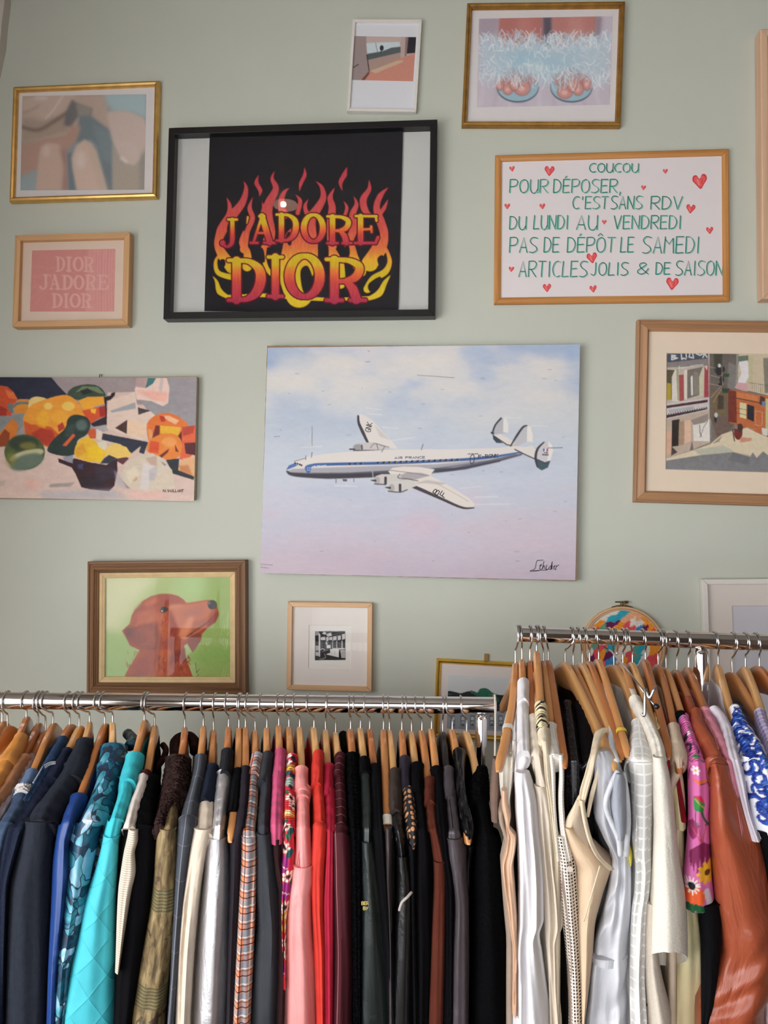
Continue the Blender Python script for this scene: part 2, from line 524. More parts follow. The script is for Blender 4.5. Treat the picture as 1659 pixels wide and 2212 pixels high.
# ------------------------------------------------------------------ pictures on the wall
class Picture:
    """corners = the front outer corners measured in the photograph (TL, TR, BR, BL); t = how far the front stands off the wall"""
    def __init__(s, name, label, cat, corners, t, group=None):
        P = []
        for c in corners:
            q = ray(*c)
            P.append(CAM + q * ((WALL_Y - t - CAM.y) / q.y))
        ce = (P[0] + P[1] + P[2] + P[3]) / 4
        u = (P[1] - P[0] + P[2] - P[3]); l = (P[0] - P[3] + P[1] - P[2])
        s.w, s.h = u.length / 2, l.length / 2
        ang = math.atan2(u.z, u.x); an2 = math.atan2(-l.x, l.z)
        a = (ang + an2) / 2
        s.u = Vector((math.cos(a), 0, math.sin(a))); s.v = Vector((-math.sin(a), 0, math.cos(a))); s.n = Vector((0, -1, 0))
        s.o = Vector((ce.x, WALL_Y, ce.z))
        s.t = t
        s.e = empty(name, (0, 0, 0), label, cat, group)
        s.e.matrix_world = Matrix(((s.u.x, s.v.x, s.n.x, s.o.x), (s.u.y, s.v.y, s.n.y, s.o.y), (s.u.z, s.v.z, s.n.z, s.o.z), (0, 0, 0, 1)))

    def loc(s, px, py, z):
        q = ray(px, py)
        p = CAM + q * ((WALL_Y - z - CAM.y) / q.y) - s.o
        return (p.dot(s.u), p.dot(s.v))

    def frame(s, prof, mat, name='frame', inset=0.0, gap=0.0004, smooth=False):
        """prof: (inset from the outer edge, height above the wall) points, swept round with mitred corners"""
        m = MB()
        L = [0.0]
        for a, b in zip(prof, prof[1:]): L.append(L[-1] + math.hypot(b[0] - a[0], b[1] - a[1]))
        hw, hh = s.w / 2 - inset, s.h / 2 - inset
        for side in range(4):
            hx, hy = (hw, hh) if side % 2 == 0 else (hh, hw)
            v, uv = [], []
            rot = [lambda x, y: (x, y), lambda x, y: (y, -x), lambda x, y: (-x, -y), lambda x, y: (-y, x)][side]
            for (i, z), l in zip(prof, L):
                for sg in (-1, 1):
                    x = sg * (hx - i - gap); y = hy - i
                    v.append((*rot(x, y), z)); uv.append((x + side * 3.7, l + side * 0.9))
            n = len(prof)
            f = [(2 * k, 2 * k + 2, 2 * k + 3, 2 * k + 1) for k in range(n - 1)] + [(2 * n - 2, 0, 1, 2 * n - 1)]
            f += [tuple(2 * k for k in range(n - 1, -1, -1)), tuple(2 * k + 1 for k in range(n))]
            m.add(v, f, uv)
        return m.build(name, mat, s.e, smooth)

    def slab(s, name, x0, y0, x1, y1, z0, z1, mat, parent=None):
        m = MB(); m.box(x0, y0, z0, x1, y1, z1)
        return m.build(name, mat, parent or s.e)

    def window_mat(s, name, o, i, z, th, mat, parent=None):
        """mount board: outer rect o, opening quad i (4 local points TL TR BR BL), bevelled opening"""
        O = [(o[0], o[3]), (o[2], o[3]), (o[2], o[1]), (o[0], o[1])]
        c = (sum(p[0] for p in i) / 4, sum(p[1] for p in i) / 4)
        I2 = [(p[0] + (c[0] - p[0]) * 0.012, p[1] + (c[1] - p[1]) * 0.012) for p in i]
        v = [(*p, z) for p in O] + [(*p, z) for p in i] + [(*p, z - th) for p in I2] + [(*p, z - th) for p in O]
        f = []
        for k in range(4):
            j = (k + 1) % 4
            f += [(k, k + 4, j + 4, j), (k + 4, k + 8, j + 8, j + 4), (k + 8, k + 12, j + 12, j + 8), (k + 12, k, j, j + 12)]
        return mk(name, v, [tuple(reversed(q)) for q in f], mat, parent or s.e)

    def art(s, name, quad, z, canvas, mat, step=1.5, bend=None, parent=None, th=0.0008):
        """a sheet over the photo quad (TL TR BR BL) coloured by the canvas; a thin closed sheet"""
        Q = [np.array(s.loc(*q, z)) for q in quad]
        wpx = (math.dist(quad[0], quad[1]) + math.dist(quad[3], quad[2])) / 2
        hpx = (math.dist(quad[0], quad[3]) + math.dist(quad[1], quad[2])) / 2
        nx, ny = max(2, int(wpx / step)) + 1, max(2, int(hpx / step)) + 1
        a = np.linspace(0, 1, nx)[None, :, None]; b = np.linspace(0, 1, ny)[:, None, None]
        P = (Q[0] * (1 - a) + Q[1] * a) * (1 - b) + (Q[3] * (1 - a) + Q[2] * a) * b
        zz = np.full((ny, nx), z)
        if bend is not None: zz = zz + bend(a[:, :, 0] + 0 * b[:, :, 0], b[:, :, 0] + 0 * a[:, :, 0])
        Wd = np.array(s.o)[None, None] + P[..., :1] * np.array(s.u) + P[..., 1:] * np.array(s.v) + zz[..., None] * np.array(s.n)
        D = Wd - np.array(CAM); zc = D @ np.array(_f)
        X = W_IMG / 2 + FPX * (D @ np.array(_r)) / zc; Y = H_IMG / 2 - FPX * (D @ np.array(_u)) / zc
        C = canvas.sample(X, Y).reshape(-1, 3)
        V = np.concatenate([P, zz[..., None]], 2).reshape(-1, 3)
        idx = np.arange(nx * ny).reshape(ny, nx)
        F = np.stack([idx[:-1, :-1], idx[1:, :-1], idx[1:, 1:], idx[:-1, 1:]], -1).reshape(-1, 4)
        if bend is not None:
            n0 = len(V)
            V2 = V.copy(); V2[:, 2] -= th
            rim = list(idx[0, :]) + list(idx[1:, -1]) + list(idx[-1, -2::-1]) + list(idx[-2:0:-1, 0])
            faces = F.tolist() + (F[:, ::-1] + n0).tolist() + [(rim[k], rim[(k + 1) % len(rim)], n0 + rim[(k + 1) % len(rim)], n0 + rim[k]) for k in range(len(rim))]
            return mk(name, np.concatenate([V, V2]), faces, mat, parent or s.e, cols=np.concatenate([C, C]))
        # rim and back
        rim = list(idx[0, :]) + list(idx[1:, -1]) + list(idx[-1, -2::-1]) + list(idx[-2:0:-1, 0])
        B = V[rim].copy(); B[:, 2] -= th
        nb = len(V); r_ = len(rim)
        V = np.concatenate([V, B]); C = np.concatenate([C, C[rim]])
        faces = F.tolist() + [(rim[k], rim[(k + 1) % r_], nb + (k + 1) % r_, nb + k) for k in range(r_)] + [tuple(range(nb, nb + r_))]
        o = mk(name, V, faces, mat, parent or s.e, cols=C)
        return o

    def glass(s, inset, z):
        m = MB(); m.box(-s.w / 2 + inset, -s.h / 2 + inset, z, s.w / 2 - inset, s.h / 2 - inset, z + 0.0015)
        return mk('glass', m.v, m.f, [CLEAR, GLASS], s.e, fm=[0, 0, 0, 0, 0, 1])


def quadpx(ox, oy, k, pts): return [(ox + x / k, oy + y / k) for x, y in pts]
# ------------------------------------------------------------------ flat ink: ribbons and fills laid on a board
class Ink:
    """ribbons and filled outlines lying on a picture's plane at height z; coordinates are photo pixels through a crop"""
    def __init__(s, pic, z, crop):
        s.p, s.z, s.c, s.v, s.f, s.col = pic, z, crop, [], [], []
        s.k = 0

    def P(s, q):
        ox, oy, k = s.c
        return s.p.loc(ox + q[0] / k, oy + q[1] / k, s.z)

    def line(s, pts, w, col, sm=False):
        if sm and len(pts) > 2: pts = spline(pts, False, 4)
        p = [np.array(s.P(q)) for q in pts]
        w = w / s.c[2] / 830.0
        z = s.z + 0.00002 * (s.k % 12); s.k += 1
        b = len(s.v)
        for i, q in enumerate(p):
            t = p[min(i + 1, len(p) - 1)] - p[max(i - 1, 0)]
            t = t / (np.linalg.norm(t) + 1e-9)
            n = np.array([-t[1], t[0]]) * w / 2
            e = t * w * 0.35 * (-1 if i == 0 else 1 if i == len(p) - 1 else 0)
            s.v += [(*(q + n + e), z), (*(q - n + e), z)]; s.col += [lin(col)] * 2
        s.f += [(b + 2 * i, b + 2 * i + 1, b + 2 * i + 3, b + 2 * i + 2) for i in range(len(p) - 1)]

    def fill(s, pts, col, sm=False, dz=0):
        if sm: pts = spline(pts, True, 5)
        b = len(s.v)
        for q in pts: s.v.append((*s.P(q), s.z + dz)); s.col.append(lin(col))
        n = len(pts)
        a = sum(s.v[b + i][0] * s.v[b + (i + 1) % n][1] - s.v[b + (i + 1) % n][0] * s.v[b + i][1] for i in range(n))
        s.f.append(tuple(b + i for i in (range(n) if a > 0 else range(n - 1, -1, -1))))

    def build(s, name, mat, parent): return mk(name, s.v, s.f, mat, parent, cols=s.col)


GLYPH = {
    'A': [[(0, 1), (.5, 0), (1, 1)], [(.18, .66), (.84, .66)]], 'B': [[(0, 0), (0, 1)], [(0, 0), (.8, .05), (.85, .4), (0, .48)], [(0, .48), (1, .6), (.9, .95), (0, 1)]],
    'C': [[(1, .06), (.6, 0), (.2, .15), (0, .5), (.2, .88), (.6, 1), (1, .93)]],
    'D': [[(0, 0), (0, 1)], [(0, 0), (.6, .06), (1, .45), (.7, .9), (0, 1)]],
    'E': [[(0, 0), (0, 1)], [(0, 0), (1, 0)], [(0, .5), (.85, .46)], [(0, 1), (1, .97)]],
    'F': [[(0, 0), (0, 1)], [(0, 0), (1, 0)], [(0, .5), (.85, .46)]],
    'G': [[(1, .1), (.5, 0), (0, .45), (.4, 1), (1, .85), (1, .55), (.6, .55)]], 'H': [[(0, 0), (0, 1)], [(1, 0), (1, 1)], [(0, .5), (1, .5)]],
    'I': [[(.5, 0), (.5, 1)]], 'J': [[(.8, 0), (.8, .75), (.5, 1), (0, .9)]], 'K': [[(0, 0), (0, 1)], [(1, 0), (0, .55), (1, 1)]],
    'L': [[(.1, 0), (0, 1)], [(0, 1), (1, .97)]], 'M': [[(0, 1), (.08, 0)], [(.08, .15), (.5, .45), (.92, .1)], [(.92, .1), (1, 1)]],
    'N': [[(0, 1), (0, 0)], [(0, 0), (.95, 1)], [(.95, 1), (1, 0)]], 'O': [[(.5, 0), (.12, .15), (0, .5), (.15, .88), (.5, 1), (.88, .85), (1, .5), (.85, .12), (.5, 0)]],
    'P': [[(0, 0), (0, 1)], [(0, 0), (.75, 0), (1, .22), (.75, .48), (0, .55)]], 'R': [[(0, 0), (0, 1)], [(0, 0), (.75, 0), (1, .22), (.7, .48), (0, .52)], [(.3, .52), (1, 1)]],
    'S': [[(1, .05), (.4, 0), (.05, .2), (.3, .43), (.8, .6), (.98, .83), (.5, 1), (0, .96)]], 'T': [[(0, 0), (1, 0)], [(.5, 0), (.45, 1)]],
    'U': [[(0, 0), (0, .65), (.25, 1), (.7, 1), (1, .7)], [(1, 0), (1, 1)]], 'V': [[(0, 0), (.5, 1)], [(.5, 1), (1, 0)]],
    ',': [[(.6, .95), (.3, 1.2)]], 'X': [[(0, 0), (1, 1)], [(1, 0), (0, 1)]], 'Y': [[(0, 0), (.5, .5)], [(1, 0), (.3, 1)]],
    '&': [[(1, 1), (.25, .35), (.3, .05), (.65, .0), (.75, .2), (.1, .65), (.1, .9), (.4, 1), (.75, .85), (1, .5)]],
    "'": [[(.6, 0), (.4, .25)]], '.': [[(.4, .95), (.6, 1)]], '-': [[(.1, .5), (.9, .5)]],
    '1': [[(.2, .2), (.6, 0), (.6, 1)]], '9': [[(.9, .3), (.5, 0), (.1, .25), (.5, .5), (.9, .3), (.7, 1)]], '6': [[(.8, 0), (.2, .5), (.2, .9), (.6, 1), (.85, .75), (.5, .55), (.2, .7)]],
    '4': [[(.7, 1), (.7, 0), (0, .65), (1, .65)]],
}
NARROW = {'I': .35, ',': .3, "'": .35, '.': .35, '&': 1.0, 'J': .8, 'L': .85, 'E': .9, 'M': 1.15, 'O': 1.1}


def text_lines(txt, x0, x1, y0, y1, gap=0.28, skew=0.0, dy=0.0):
    """polylines of hand lettering fitted between x0 and x1"""
    ws = [NARROW.get({'É': 'E', 'Ô': 'O'}.get(c, c), 1.0) if c != ' ' else .6 for c in txt]
    tot = sum(ws) + gap * (len(txt) - 1)
    u = (x1 - x0) / tot
    x = x0; out = []
    for c, w in zip(txt, ws):
        base = {'É': 'E', 'Ô': 'O'}.get(c, c)
        yy = dy * ((x - x0) / (x1 - x0))
        for st in GLYPH.get(base, []):
            out.append(([(x + q[0] * w * u - skew * (q[1] - 1) * (y1 - y0), y0 + yy + q[1] * (y1 - y0)) for q in st], base in 'COSUDPRJG&B' and len(st) > 3))
        hgt = y1 - y0
        if c == 'É': out.append(([(x + .35 * u * w, y0 - .12 * hgt), (x + .6 * u * w, y0 - .25 * hgt)], False))
        if c == 'Ô': out.append(([(x + .2 * u * w, y0 - .12 * hgt), (x + .5 * u * w, y0 - .28 * hgt), (x + .75 * u * w, y0 - .12 * hgt)], False))
        x += (w + gap) * u
    return out


# ------------------------------------------------------------------ 1. gold frame, photograph of knees in water
p = Picture('framed_photograph', 'gold framed photograph of bent knees in water, at upper left of wall', 'framed picture',
            [(24.5, 183), (341, 173.4), (340, 427.6), (19, 432)], 0.02)
p.frame([(0, 0.002), (0, .012), (.003, .018), (.0075, .020), (.012, .018), (.0145, .013), (.0145, .006)], GOLD, smooth=False)
p.slab('mount', -p.w / 2 + .008, -p.h / 2 + .008, p.w / 2 - .008, p.h / 2 - .008, .004, .0075, PAPER_W)
K = (0, 150, 4.484)
c = Canvas(30, 195, 330, 425, (128, 142, 146), 0.8, K)
c.poly([(980, 230), (1430, 230), (1430, 480), (1300, 430), (1100, 410), (1020, 330)], (160, 188, 194), 1, 10)
c.poly([(200, 240), (1010, 240), (1060, 420), (1090, 620), (980, 560), (860, 470), (760, 640), (640, 660), (200, 720)], (184, 158, 142), 1, 8)
c.poly([(430, 250), (760, 240), (700, 330), (560, 440), (440, 490), (230, 400), (218, 300)], (196, 168, 152), 1, 7)
c.poly([(218, 470), (420, 500), (620, 430), (700, 420), (660, 600), (430, 660), (210, 710)], (160, 138, 120), 1, 7)
c.stroke([(215, 560), (370, 590), (520, 510), (640, 430)], 34, (98, 80, 74), .8, 4, True)
c.stroke([(230, 420), (320, 390), (380, 350)], 16, (130, 105, 95), .6, 4, True)
c.stroke([(445, 482), (530, 380), (610, 260)], 14, (226, 214, 208), .85, 2.5, True)
c.ell(400, 280, 70, 22, (214, 200, 196), .8, 4)
c.poly([(700, 290), (745, 330), (900, 380), (880, 460), (780, 430), (690, 560), (620, 540), (640, 420)], (88, 88, 92), .95, 5)
c.poly([(740, 340), (890, 370), (880, 450), (760, 450)], (156, 146, 126), .7, 4)
c.poly([(770, 440), (880, 450), (1080, 600), (1100, 1180), (1040, 1180), (940, 740), (880, 680), (740, 720)], (98, 112, 120), 1, 6)
c.poly([(890, 520), (1080, 620), (1090, 900), (1000, 900)], (112, 130, 138), .8, 9)
c.poly([(1050, 420), (1200, 405), (1330, 440), (1420, 520), (1420, 800), (1300, 935), (1180, 880), (1100, 720), (1060, 560)], (204, 180, 168), 1, 5, True)
c.poly([(1090, 720), (1180, 880), (1300, 935), (1420, 800), (1420, 1180), (1090, 1180)], (168, 154, 138), 1, 5)
c.poly([(1350, 850), (1420, 760), (1420, 1180), (1350, 1180)], (138, 134, 128), .8, 8)
c.poly([(1110, 690), (1180, 880), (1300, 935), (1360, 860), (1300, 700)], (208, 186, 176), .9, 6)
c.stroke([(1180, 860), (1230, 900)], 26, (236, 224, 218), .8, 4)
c.poly([(205, 730), (420, 680), (640, 640), (700, 540), (790, 560), (740, 690), (650, 790), (400, 800), (370, 970), (205, 1040)], (178, 134, 118), 1, 6)
c.poly([(205, 1045), (370, 970), (350, 1180), (190, 1180)], (140, 160, 164), 1, 5)
c.poly([(650, 820), (700, 800), (760, 1180), (640, 1180)], (92, 112, 124), 1, 5)
c.poly([(345, 1180), (378, 860), (400, 760), (470, 712), (570, 725), (645, 800), (655, 920), (662, 1180)], (200, 166, 148), 1, 4)
c.poly([(580, 740), (650, 800), (662, 1180), (600, 1180), (620, 960)], (138, 98, 92), .8, 8)
c.ell(450, 790, 40, 60, (222, 192, 180), .8, 9)
c.poly([(745, 1180), (702, 950), (696, 860), (740, 740), (820, 680), (890, 720), (935, 800), (1045, 1180)], (212, 180, 162), 1, 4)
c.poly([(850, 700), (935, 800), (1045, 1180), (960, 1180)], (196, 170, 148), .7, 8)
c.ell(785, 880, 45, 90, (230, 206, 198), .8, 10)
c.a = np.stack([gblur(c.a[:, :, q], 1.1) for q in range(3)], 2)
c.a = c.a * .8 + np.array([196, 188, 184.]) * .2 + 8
c.grain(4, 3, 1)
p.art('print', quadpx(*K, [(218, 258), (1416, 240), (1396, 1164), (197, 1170)]), .0082, c, PAINT, 2.2)
p.glass(.012, .0092)

# ------------------------------------------------------------------ 2. pale oak box frame with pink print
p = Picture('framed_print', 'light oak box frame with faded pink lettered print, at left of wall', 'framed picture',
            [(32.8, 509), (280.7, 500), (275.5, 702.8), (26, 706)], 0.03)
p.frame([(0, .002), (0, .0295), (.0005, .03), (.0155, .03), (.016, .0295), (.016, .016)], OAK_BOX)
p.slab('mount', -p.w / 2 + .01, -p.h / 2 + .01, p.w / 2 - .01, p.h / 2 - .01, .012, .016, plain('cream_pink_mount', (226, 202, 184), .85, var=.02))
K = (0, 480, 5.184)
c = Canvas(60, 530, 255, 680, (214, 144, 138), 1.0, K)
c.poly([(990, 280), (1300, 280), (1290, 1010), (960, 1010)], (224, 160, 154), .8, 4)
for i in range(9):
    x = 1090 + i * 22 + (i % 3) * 6
    c.stroke([(x, 300), (x - 12, 650), (x - 8, 1000)], 6, (196, 128, 126), .5, 1.2, True)
    c.stroke([(x + 8, 300), (x - 2, 650), (x, 1000)], 5, (236, 180, 172), .5, 1.2, True)
for i in range(5): c.stroke([(350, 980 - i * 120), (520 + i * 40, 760 - i * 60)], 14, (226, 158, 150), .4, 4)


def serif(cv, ch, x0, y0, x1, y1, grow=0.0):
    """mask of one fat serif capital fitted to the box"""
    w, h = x1 - x0, y1 - y0
    k = cv.crop[2]
    M = np.zeros((cv.h, cv.w))
    def st(pts, wd, sm=False):
        q = [(x0 + a * w, y0 + b * h) for a, b in pts]
        ww = [(v * w + 2 * grow) / k for v in (wd if isinstance(wd, (list, tuple)) else [wd])]
        q = spline(q, False, 5) if sm else q
        if len(ww) == 1: ww = ww * 2
        np.maximum(M, cv.smask(q, ww), out=M)
    sf = .085 * h / w
    if ch == 'D':
        st([(.22, .06), (.22, .94)], .24); st([(.0, .045), (.35, .045)], sf); st([(0, .955), (.35, .955)], sf)
        st([(.2, .06), (.55, .07), (.83, .25), (.87, .52), (.75, .78), (.5, .93), (.2, .945)], [.1, .14, .25, .28, .25, .14, .1], True)
    elif ch == 'I':
        st([(.5, .05), (.5, .95)], .46); st([(.06, .05), (.94, .05)], sf * .9); st([(.06, .95), (.94, .95)], sf * .9)
    elif ch == 'O':
        a = np.linspace(0, 2 * math.pi, 33)
        st([(.5 + .40 * math.cos(t), .5 + .44 * math.sin(t)) for t in a], [.13 + .13 * abs(math.cos(t)) for t in a])
    elif ch == 'R':
        st([(.2, .06), (.2, .94)], .22); st([(0, .045), (.35, .045)], sf); st([(0, .955), (.4, .955)], sf)
        st([(.2, .06), (.55, .07), (.8, .18), (.82, .32), (.7, .46), (.45, .53), (.2, .53)], [.1, .13, .2, .22, .2, .12, .1], True)
        st([(.48, .53), (.66, .7), (.75, .93)], [.12, .22, .24], True); st([(.6, .955), (.98, .955)], sf)
    elif ch == 'J':
        st([(.72, .05), (.72, .72), (.62, .9), (.38, .97), (.18, .88)], [.24, .26, .22, .14, .16], True)
        st([(.16, .84), (.17, .86)], .3); st([(.48, .045), (.98, .045)], sf)
    elif ch == 'A':
        st([(.46, .05), (.12, .94)], .1); st([(.46, .05), (.78, .94)], .24); st([(.25, .62), (.62, .62)], .09)
        st([(0, .955), (.28, .955)], sf); st([(.55, .955), (1, .955)], sf); st([(.36, .05), (.56, .05)], sf)
    elif ch == 'E':
        st([(.25, .06), (.25, .94)], .22); st([(.05, .045), (.9, .05)], sf); st([(.86, .05), (.9, .2)], .1); st([(.25, .5), (.66, .48)], sf * .9)
        st([(.68, .4), (.7, .58)], .1); st([(.02, .955), (.85, .95)], sf); st([(.86, .95), (.96, .76)], .12)
    elif ch == "'":
        st([(.6, 0), (.4, 1)], [.5, .2])
    return M


for txt, bx in (('D', (632, 388, 730, 556)), ('I', (742, 388, 806, 556)), ('O', (820, 388, 940, 556)), ('R', (945, 388, 1055, 560)),
                ('J', (440, 585, 545, 758)), ("'", (556, 590, 575, 630)), ('A', (560, 590, 680, 758)), ('D', (700, 592, 820, 760)), ('O', (828, 595, 945, 760)), ('R', (960, 590, 1080, 762)), ('E', (1095, 590, 1215, 760)),
                ('D', (585, 800, 705, 962)), ('I', (712, 800, 775, 962)), ('O', (785, 800, 905, 962)), ('R', (915, 800, 1030, 962))):
    c.blend(serif(c, txt, *bx), (232, 178, 170), .85)
c.grain(4, 4, 3)
p.art('print', quadpx(*K, [(360, 316), (1290, 298), (1276, 998), (335, 1000)]), .0168, c, PAINT, 1.5)
p.glass(.014, .019)

# ------------------------------------------------------------------ 3. black deep frame with flame poster
p = Picture('framed_poster', 'large black deep frame with curling black poster of flaming letters', 'framed picture',
            [(364.3, 276.2), (943.5, 258), (941, 684.7), (353, 687)], 0.035)
p.frame([(0, .002), (0, .0345), (.0006, .035), (.0174, .035), (.018, .0345), (.018, .01)], BLACK_LACQUER)
p.slab('backing_board', -p.w / 2 + .01, -p.h / 2 + .01, p.w / 2 - .01, p.h / 2 - .01, .006, .010, plain('grey_white_backing', (198, 198, 194), .85, var=.02))
K = (340, 240, 2.676)
c = Canvas(435, 280, 880, 680, (40, 38, 42), 1.25, K)
c.grain(4, 2.5, 5)
F = np.zeros((c.h, c.w))
def fl(pts, ws):
    global F
    F = np.maximum(F, c.smask(spline(pts, False, 6), [x / 2.676 for x in ws]))
for pts, ws in (
    ([(497, 402), (514, 450), (492, 530), (430, 610), (378, 690), (352, 770), (390, 850), (430, 900)], [1, 28, 46, 60, 56, 50, 66, 80]),
    ([(398, 495), (418, 545), (408, 600), (362, 680), (342, 760)], [1, 28, 26, 34, 30]), ([(555, 492), (534, 560), (550, 620), (520, 700), (500, 800)], [1, 30, 36, 34, 50]),
    ([(588, 365), (574, 415), (596, 460), (588, 498)], [1, 30, 28, 1]), ([(682, 342), (664, 390), (686, 450), (648, 530), (632, 600), (650, 700), (640, 760)], [1, 24, 40, 56, 74, 70, 60]),
    ([(606, 510), (612, 560), (640, 620)], [1, 16, 30]), ([(768, 443), (735, 470), (718, 520), (730, 600)], [1, 26, 40, 60]), ([(850, 320), (853, 370), (830, 420), (821, 470)], [1, 26, 26, 1]),
    ([(795, 480), (826, 520), (812, 590)], [1, 28, 30]), ([(912, 402), (950, 440), (960, 500), (930, 560), (890, 620), (880, 720)], [1, 26, 40, 52, 60, 90]),
    ([(877, 505), (855, 550), (868, 600), (890, 640)], [1, 26, 32, 40]), ([(1029, 438), (1000, 500), (1012, 560), (1004, 640), (1010, 780)], [1, 34, 46, 50, 60]),
    ([(1098, 320), (1082, 370), (1060, 415), (1072, 467)], [1, 34, 28, 1]), ([(1073, 515), (1096, 560), (1078, 620)], [1, 24, 24]), ([(1133, 487), (1152, 540), (1130, 600), (1136, 680), (1100, 770)], [1, 28, 44, 50, 50]),
    ([(1223, 392), (1226, 450), (1192, 510), (1200, 570), (1240, 612)], [1, 28, 44, 44, 16]), ([(1340, 438), (1290, 490), (1268, 560), (1292, 640), (1312, 720), (1280, 800), (1230, 880)], [1, 36, 42, 54, 52, 90, 100]),
    ([(1337, 506), (1312, 560), (1280, 610)], [1, 28, 26]), ([(365, 820), (338, 870), (348, 930), (400, 955), (470, 965)], [10, 24, 32, 36, 40]), ([(316, 950), (342, 985), (362, 1045), (420, 1082)], [1, 22, 40, 20]),
    ([(1325, 800), (1344, 870), (1318, 930), (1250, 970), (1215, 1030)], [20, 30, 42, 44, 50]), ([(1353, 945), (1318, 990), (1282, 1055), (1210, 1090)], [1, 30, 44, 22]),
    ([(620, 760), (616, 840), (640, 920), (700, 960)], [50, 30, 30, 50]), ([(400, 1072), (620, 1066), (800, 1078), (1000, 1090), (1220, 1080)], [20, 26, 30, 24, 22]),
    ([(830, 760), (820, 860), (800, 960), (820, 1060)], [200, 220, 190, 160]), ([(500, 690), (490, 760), (520, 820), (520, 900)], [6, 40, 46, 60]), ([(1120, 780), (1140, 860), (1180, 930)], [50, 60, 60]),
    ([(1000, 800), (1040, 900), (1060, 1000)], [60, 90, 60])):
    fl(pts, ws)
for q in ([(368, 862), (388, 862), (392, 890), (376, 905), (360, 890)], [(555, 690), (585, 640), (610, 740), (600, 780), (560, 790)], [(745, 730), (765, 700), (775, 760), (762, 775)],
          [(1275, 855), (1300, 835), (1308, 865), (1285, 890)], [(575, 790), (610, 800), (620, 870), (590, 860)], [(950, 800), (985, 780), (985, 860), (955, 880)], [(1080, 800), (1105, 780), (1110, 830), (1090, 850)],
          [(480, 1000), (540, 970), (560, 1010), (500, 1060)], [(830, 930), (870, 900), (900, 1000), (850, 1050)], [(1110, 970), (1130, 1000), (1090, 1040)], [(1225, 1000), (1290, 960), (1270, 1020), (1230, 1040)], [(405, 690), (418, 640), (426, 700)]):
    F = F * (1 - c.mask(c.T(spline(q, True, 5))))
yy = (np.arange(c.h) / c.S + c.y0 - 240) * 2.676
g = np.stack([np.interp(yy, [320, 520, 680, 790, 860, 940, 1090], v) for v in ([196, 206, 216, 228, 236, 218, 226], [70, 82, 92, 120, 176, 190, 196], [84, 84, 78, 70, 58, 44, 52])], 1)[:, None, :] * np.ones((1, c.w, 1))
g = g + (vnoise((c.h, c.w), 5, 9, 3, .6, (.5, 3)) - .5)[:, :, None] * 26
c.blend(np.clip(gblur(F, .1) * 1.0, 0, 1), (70, 20, 28))
def erode(mm, px):
    return np.clip((gblur(mm, px) - .5) * 2.2 - .12, 0, 1)
c.a = c.a * (1 - erode(F, 1.2)[:, :, None]) + g * erode(F, 1.2)[:, :, None]
for ch, bx, top in (('J', (362, 620, 462, 790), 1), ("'", (508, 615, 534, 650), 1), ('A', (540, 600, 682, 770), 1), ('D', (690, 592, 818, 757), 1), ('O', (834, 590, 972, 765), 1), ('R', (984, 602, 1130, 772), 1), ('E', (1140, 600, 1282, 772), 1),
                    ('D', (412, 852, 625, 1105), 2), ('I', (636, 832, 730, 1084), 2), ('O', (742, 822, 962, 1090), 2), ('R', (978, 846, 1208, 1106), 2)):
    mo, mi = serif(c, ch, *bx, grow=7), serif(c, ch, *bx)
    c.blend(mo, (104, 26, 38))
    st = [600, 650, 680, 720, 790] if top == 1 else [835, 890, 930, 990, 1105]
    gg = np.stack([np.interp(yy, st, v) for v in ([214, 216, 232, 208, 176], [186, 176, 120, 76, 56], [46, 48, 60, 70, 82])], 1)[:, None, :] * np.ones((1, c.w, 1))
    gg = gg + (vnoise((c.h, c.w), 5, 19, 3, .6, (.4, 4)) - .5)[:, :, None] * 30
    c.a = c.a * (1 - mi[:, :, None]) + gg * mi[:, :, None]
p.art('poster', quadpx(*K, [(306, 118), (1420, 112), (1393, 1156), (274, 1158)]), .0112, c, painted('poster_ink', .85, spec=.12), 1.2,
      bend=lambda a, b: .0035 * np.abs(2 * a - 1) ** 4 + .0008 * np.sin(9 * b))
p.glass(.016, .024)

# ------------------------------------------------------------------ 4. thin white frame
p = Picture('framed_photograph', 'thin white frame with small photograph of a doorway, top centre of wall', 'framed picture',
            [(760.9, 40.5), (910.5, 42.4), (900, 242), (750, 239)], 0.014)
p.frame([(0, .002), (0, .0135), (.0005, .014), (.0072, .014), (.0076, .0135), (.0076, .006)], WHITE_FRAME)
p.slab('mount', -p.w / 2 + .005, -p.h / 2 + .005, p.w / 2 - .005, p.h / 2 - .005, .004, .0075, plain('cool_white_paper', (222, 222, 228), .8, var=.01))
K = (730, 0, 2.592)
c = Canvas(755, 70, 905, 180, (186, 166, 162), 1.4, K)
c.poly([(80, 200), (165, 205), (175, 400), (140, 450), (75, 450)], (160, 142, 140))
c.poly([(160, 205), (360, 205), (350, 240), (160, 242)], (198, 176, 170))
c.poly([(160, 242), (347, 235), (352, 275), (165, 308)], (206, 218, 224))
c.poly([(165, 302), (250, 288), (300, 268), (352, 262), (352, 296), (165, 340)], (88, 96, 98), 1, .6)
c.ell(246, 270, 11, 16, (54, 56, 60), 1, .5); c.stroke([(246, 270), (240, 300)], 4, (54, 56, 60)); c.stroke([(212, 242), (222, 290)], 3, (110, 110, 110))
c.poly([(165, 338), (352, 294), (366, 322), (176, 402)], (176, 148, 138))
c.poly([(120, 452), (176, 402), (366, 322), (445, 296), (430, 460)], (208, 142, 124))
c.poly([(182, 398), (330, 342), (368, 336), (360, 350), (210, 412)], (206, 178, 152))
c.poly([(356, 206), (396, 206), (382, 315), (350, 328)], (192, 166, 160)); c.poly([(380, 206), (396, 206), (384, 314), (374, 318)], (142, 118, 116))
c.poly([(396, 204), (445, 204), (440, 296), (386, 302)], (46, 42, 48))
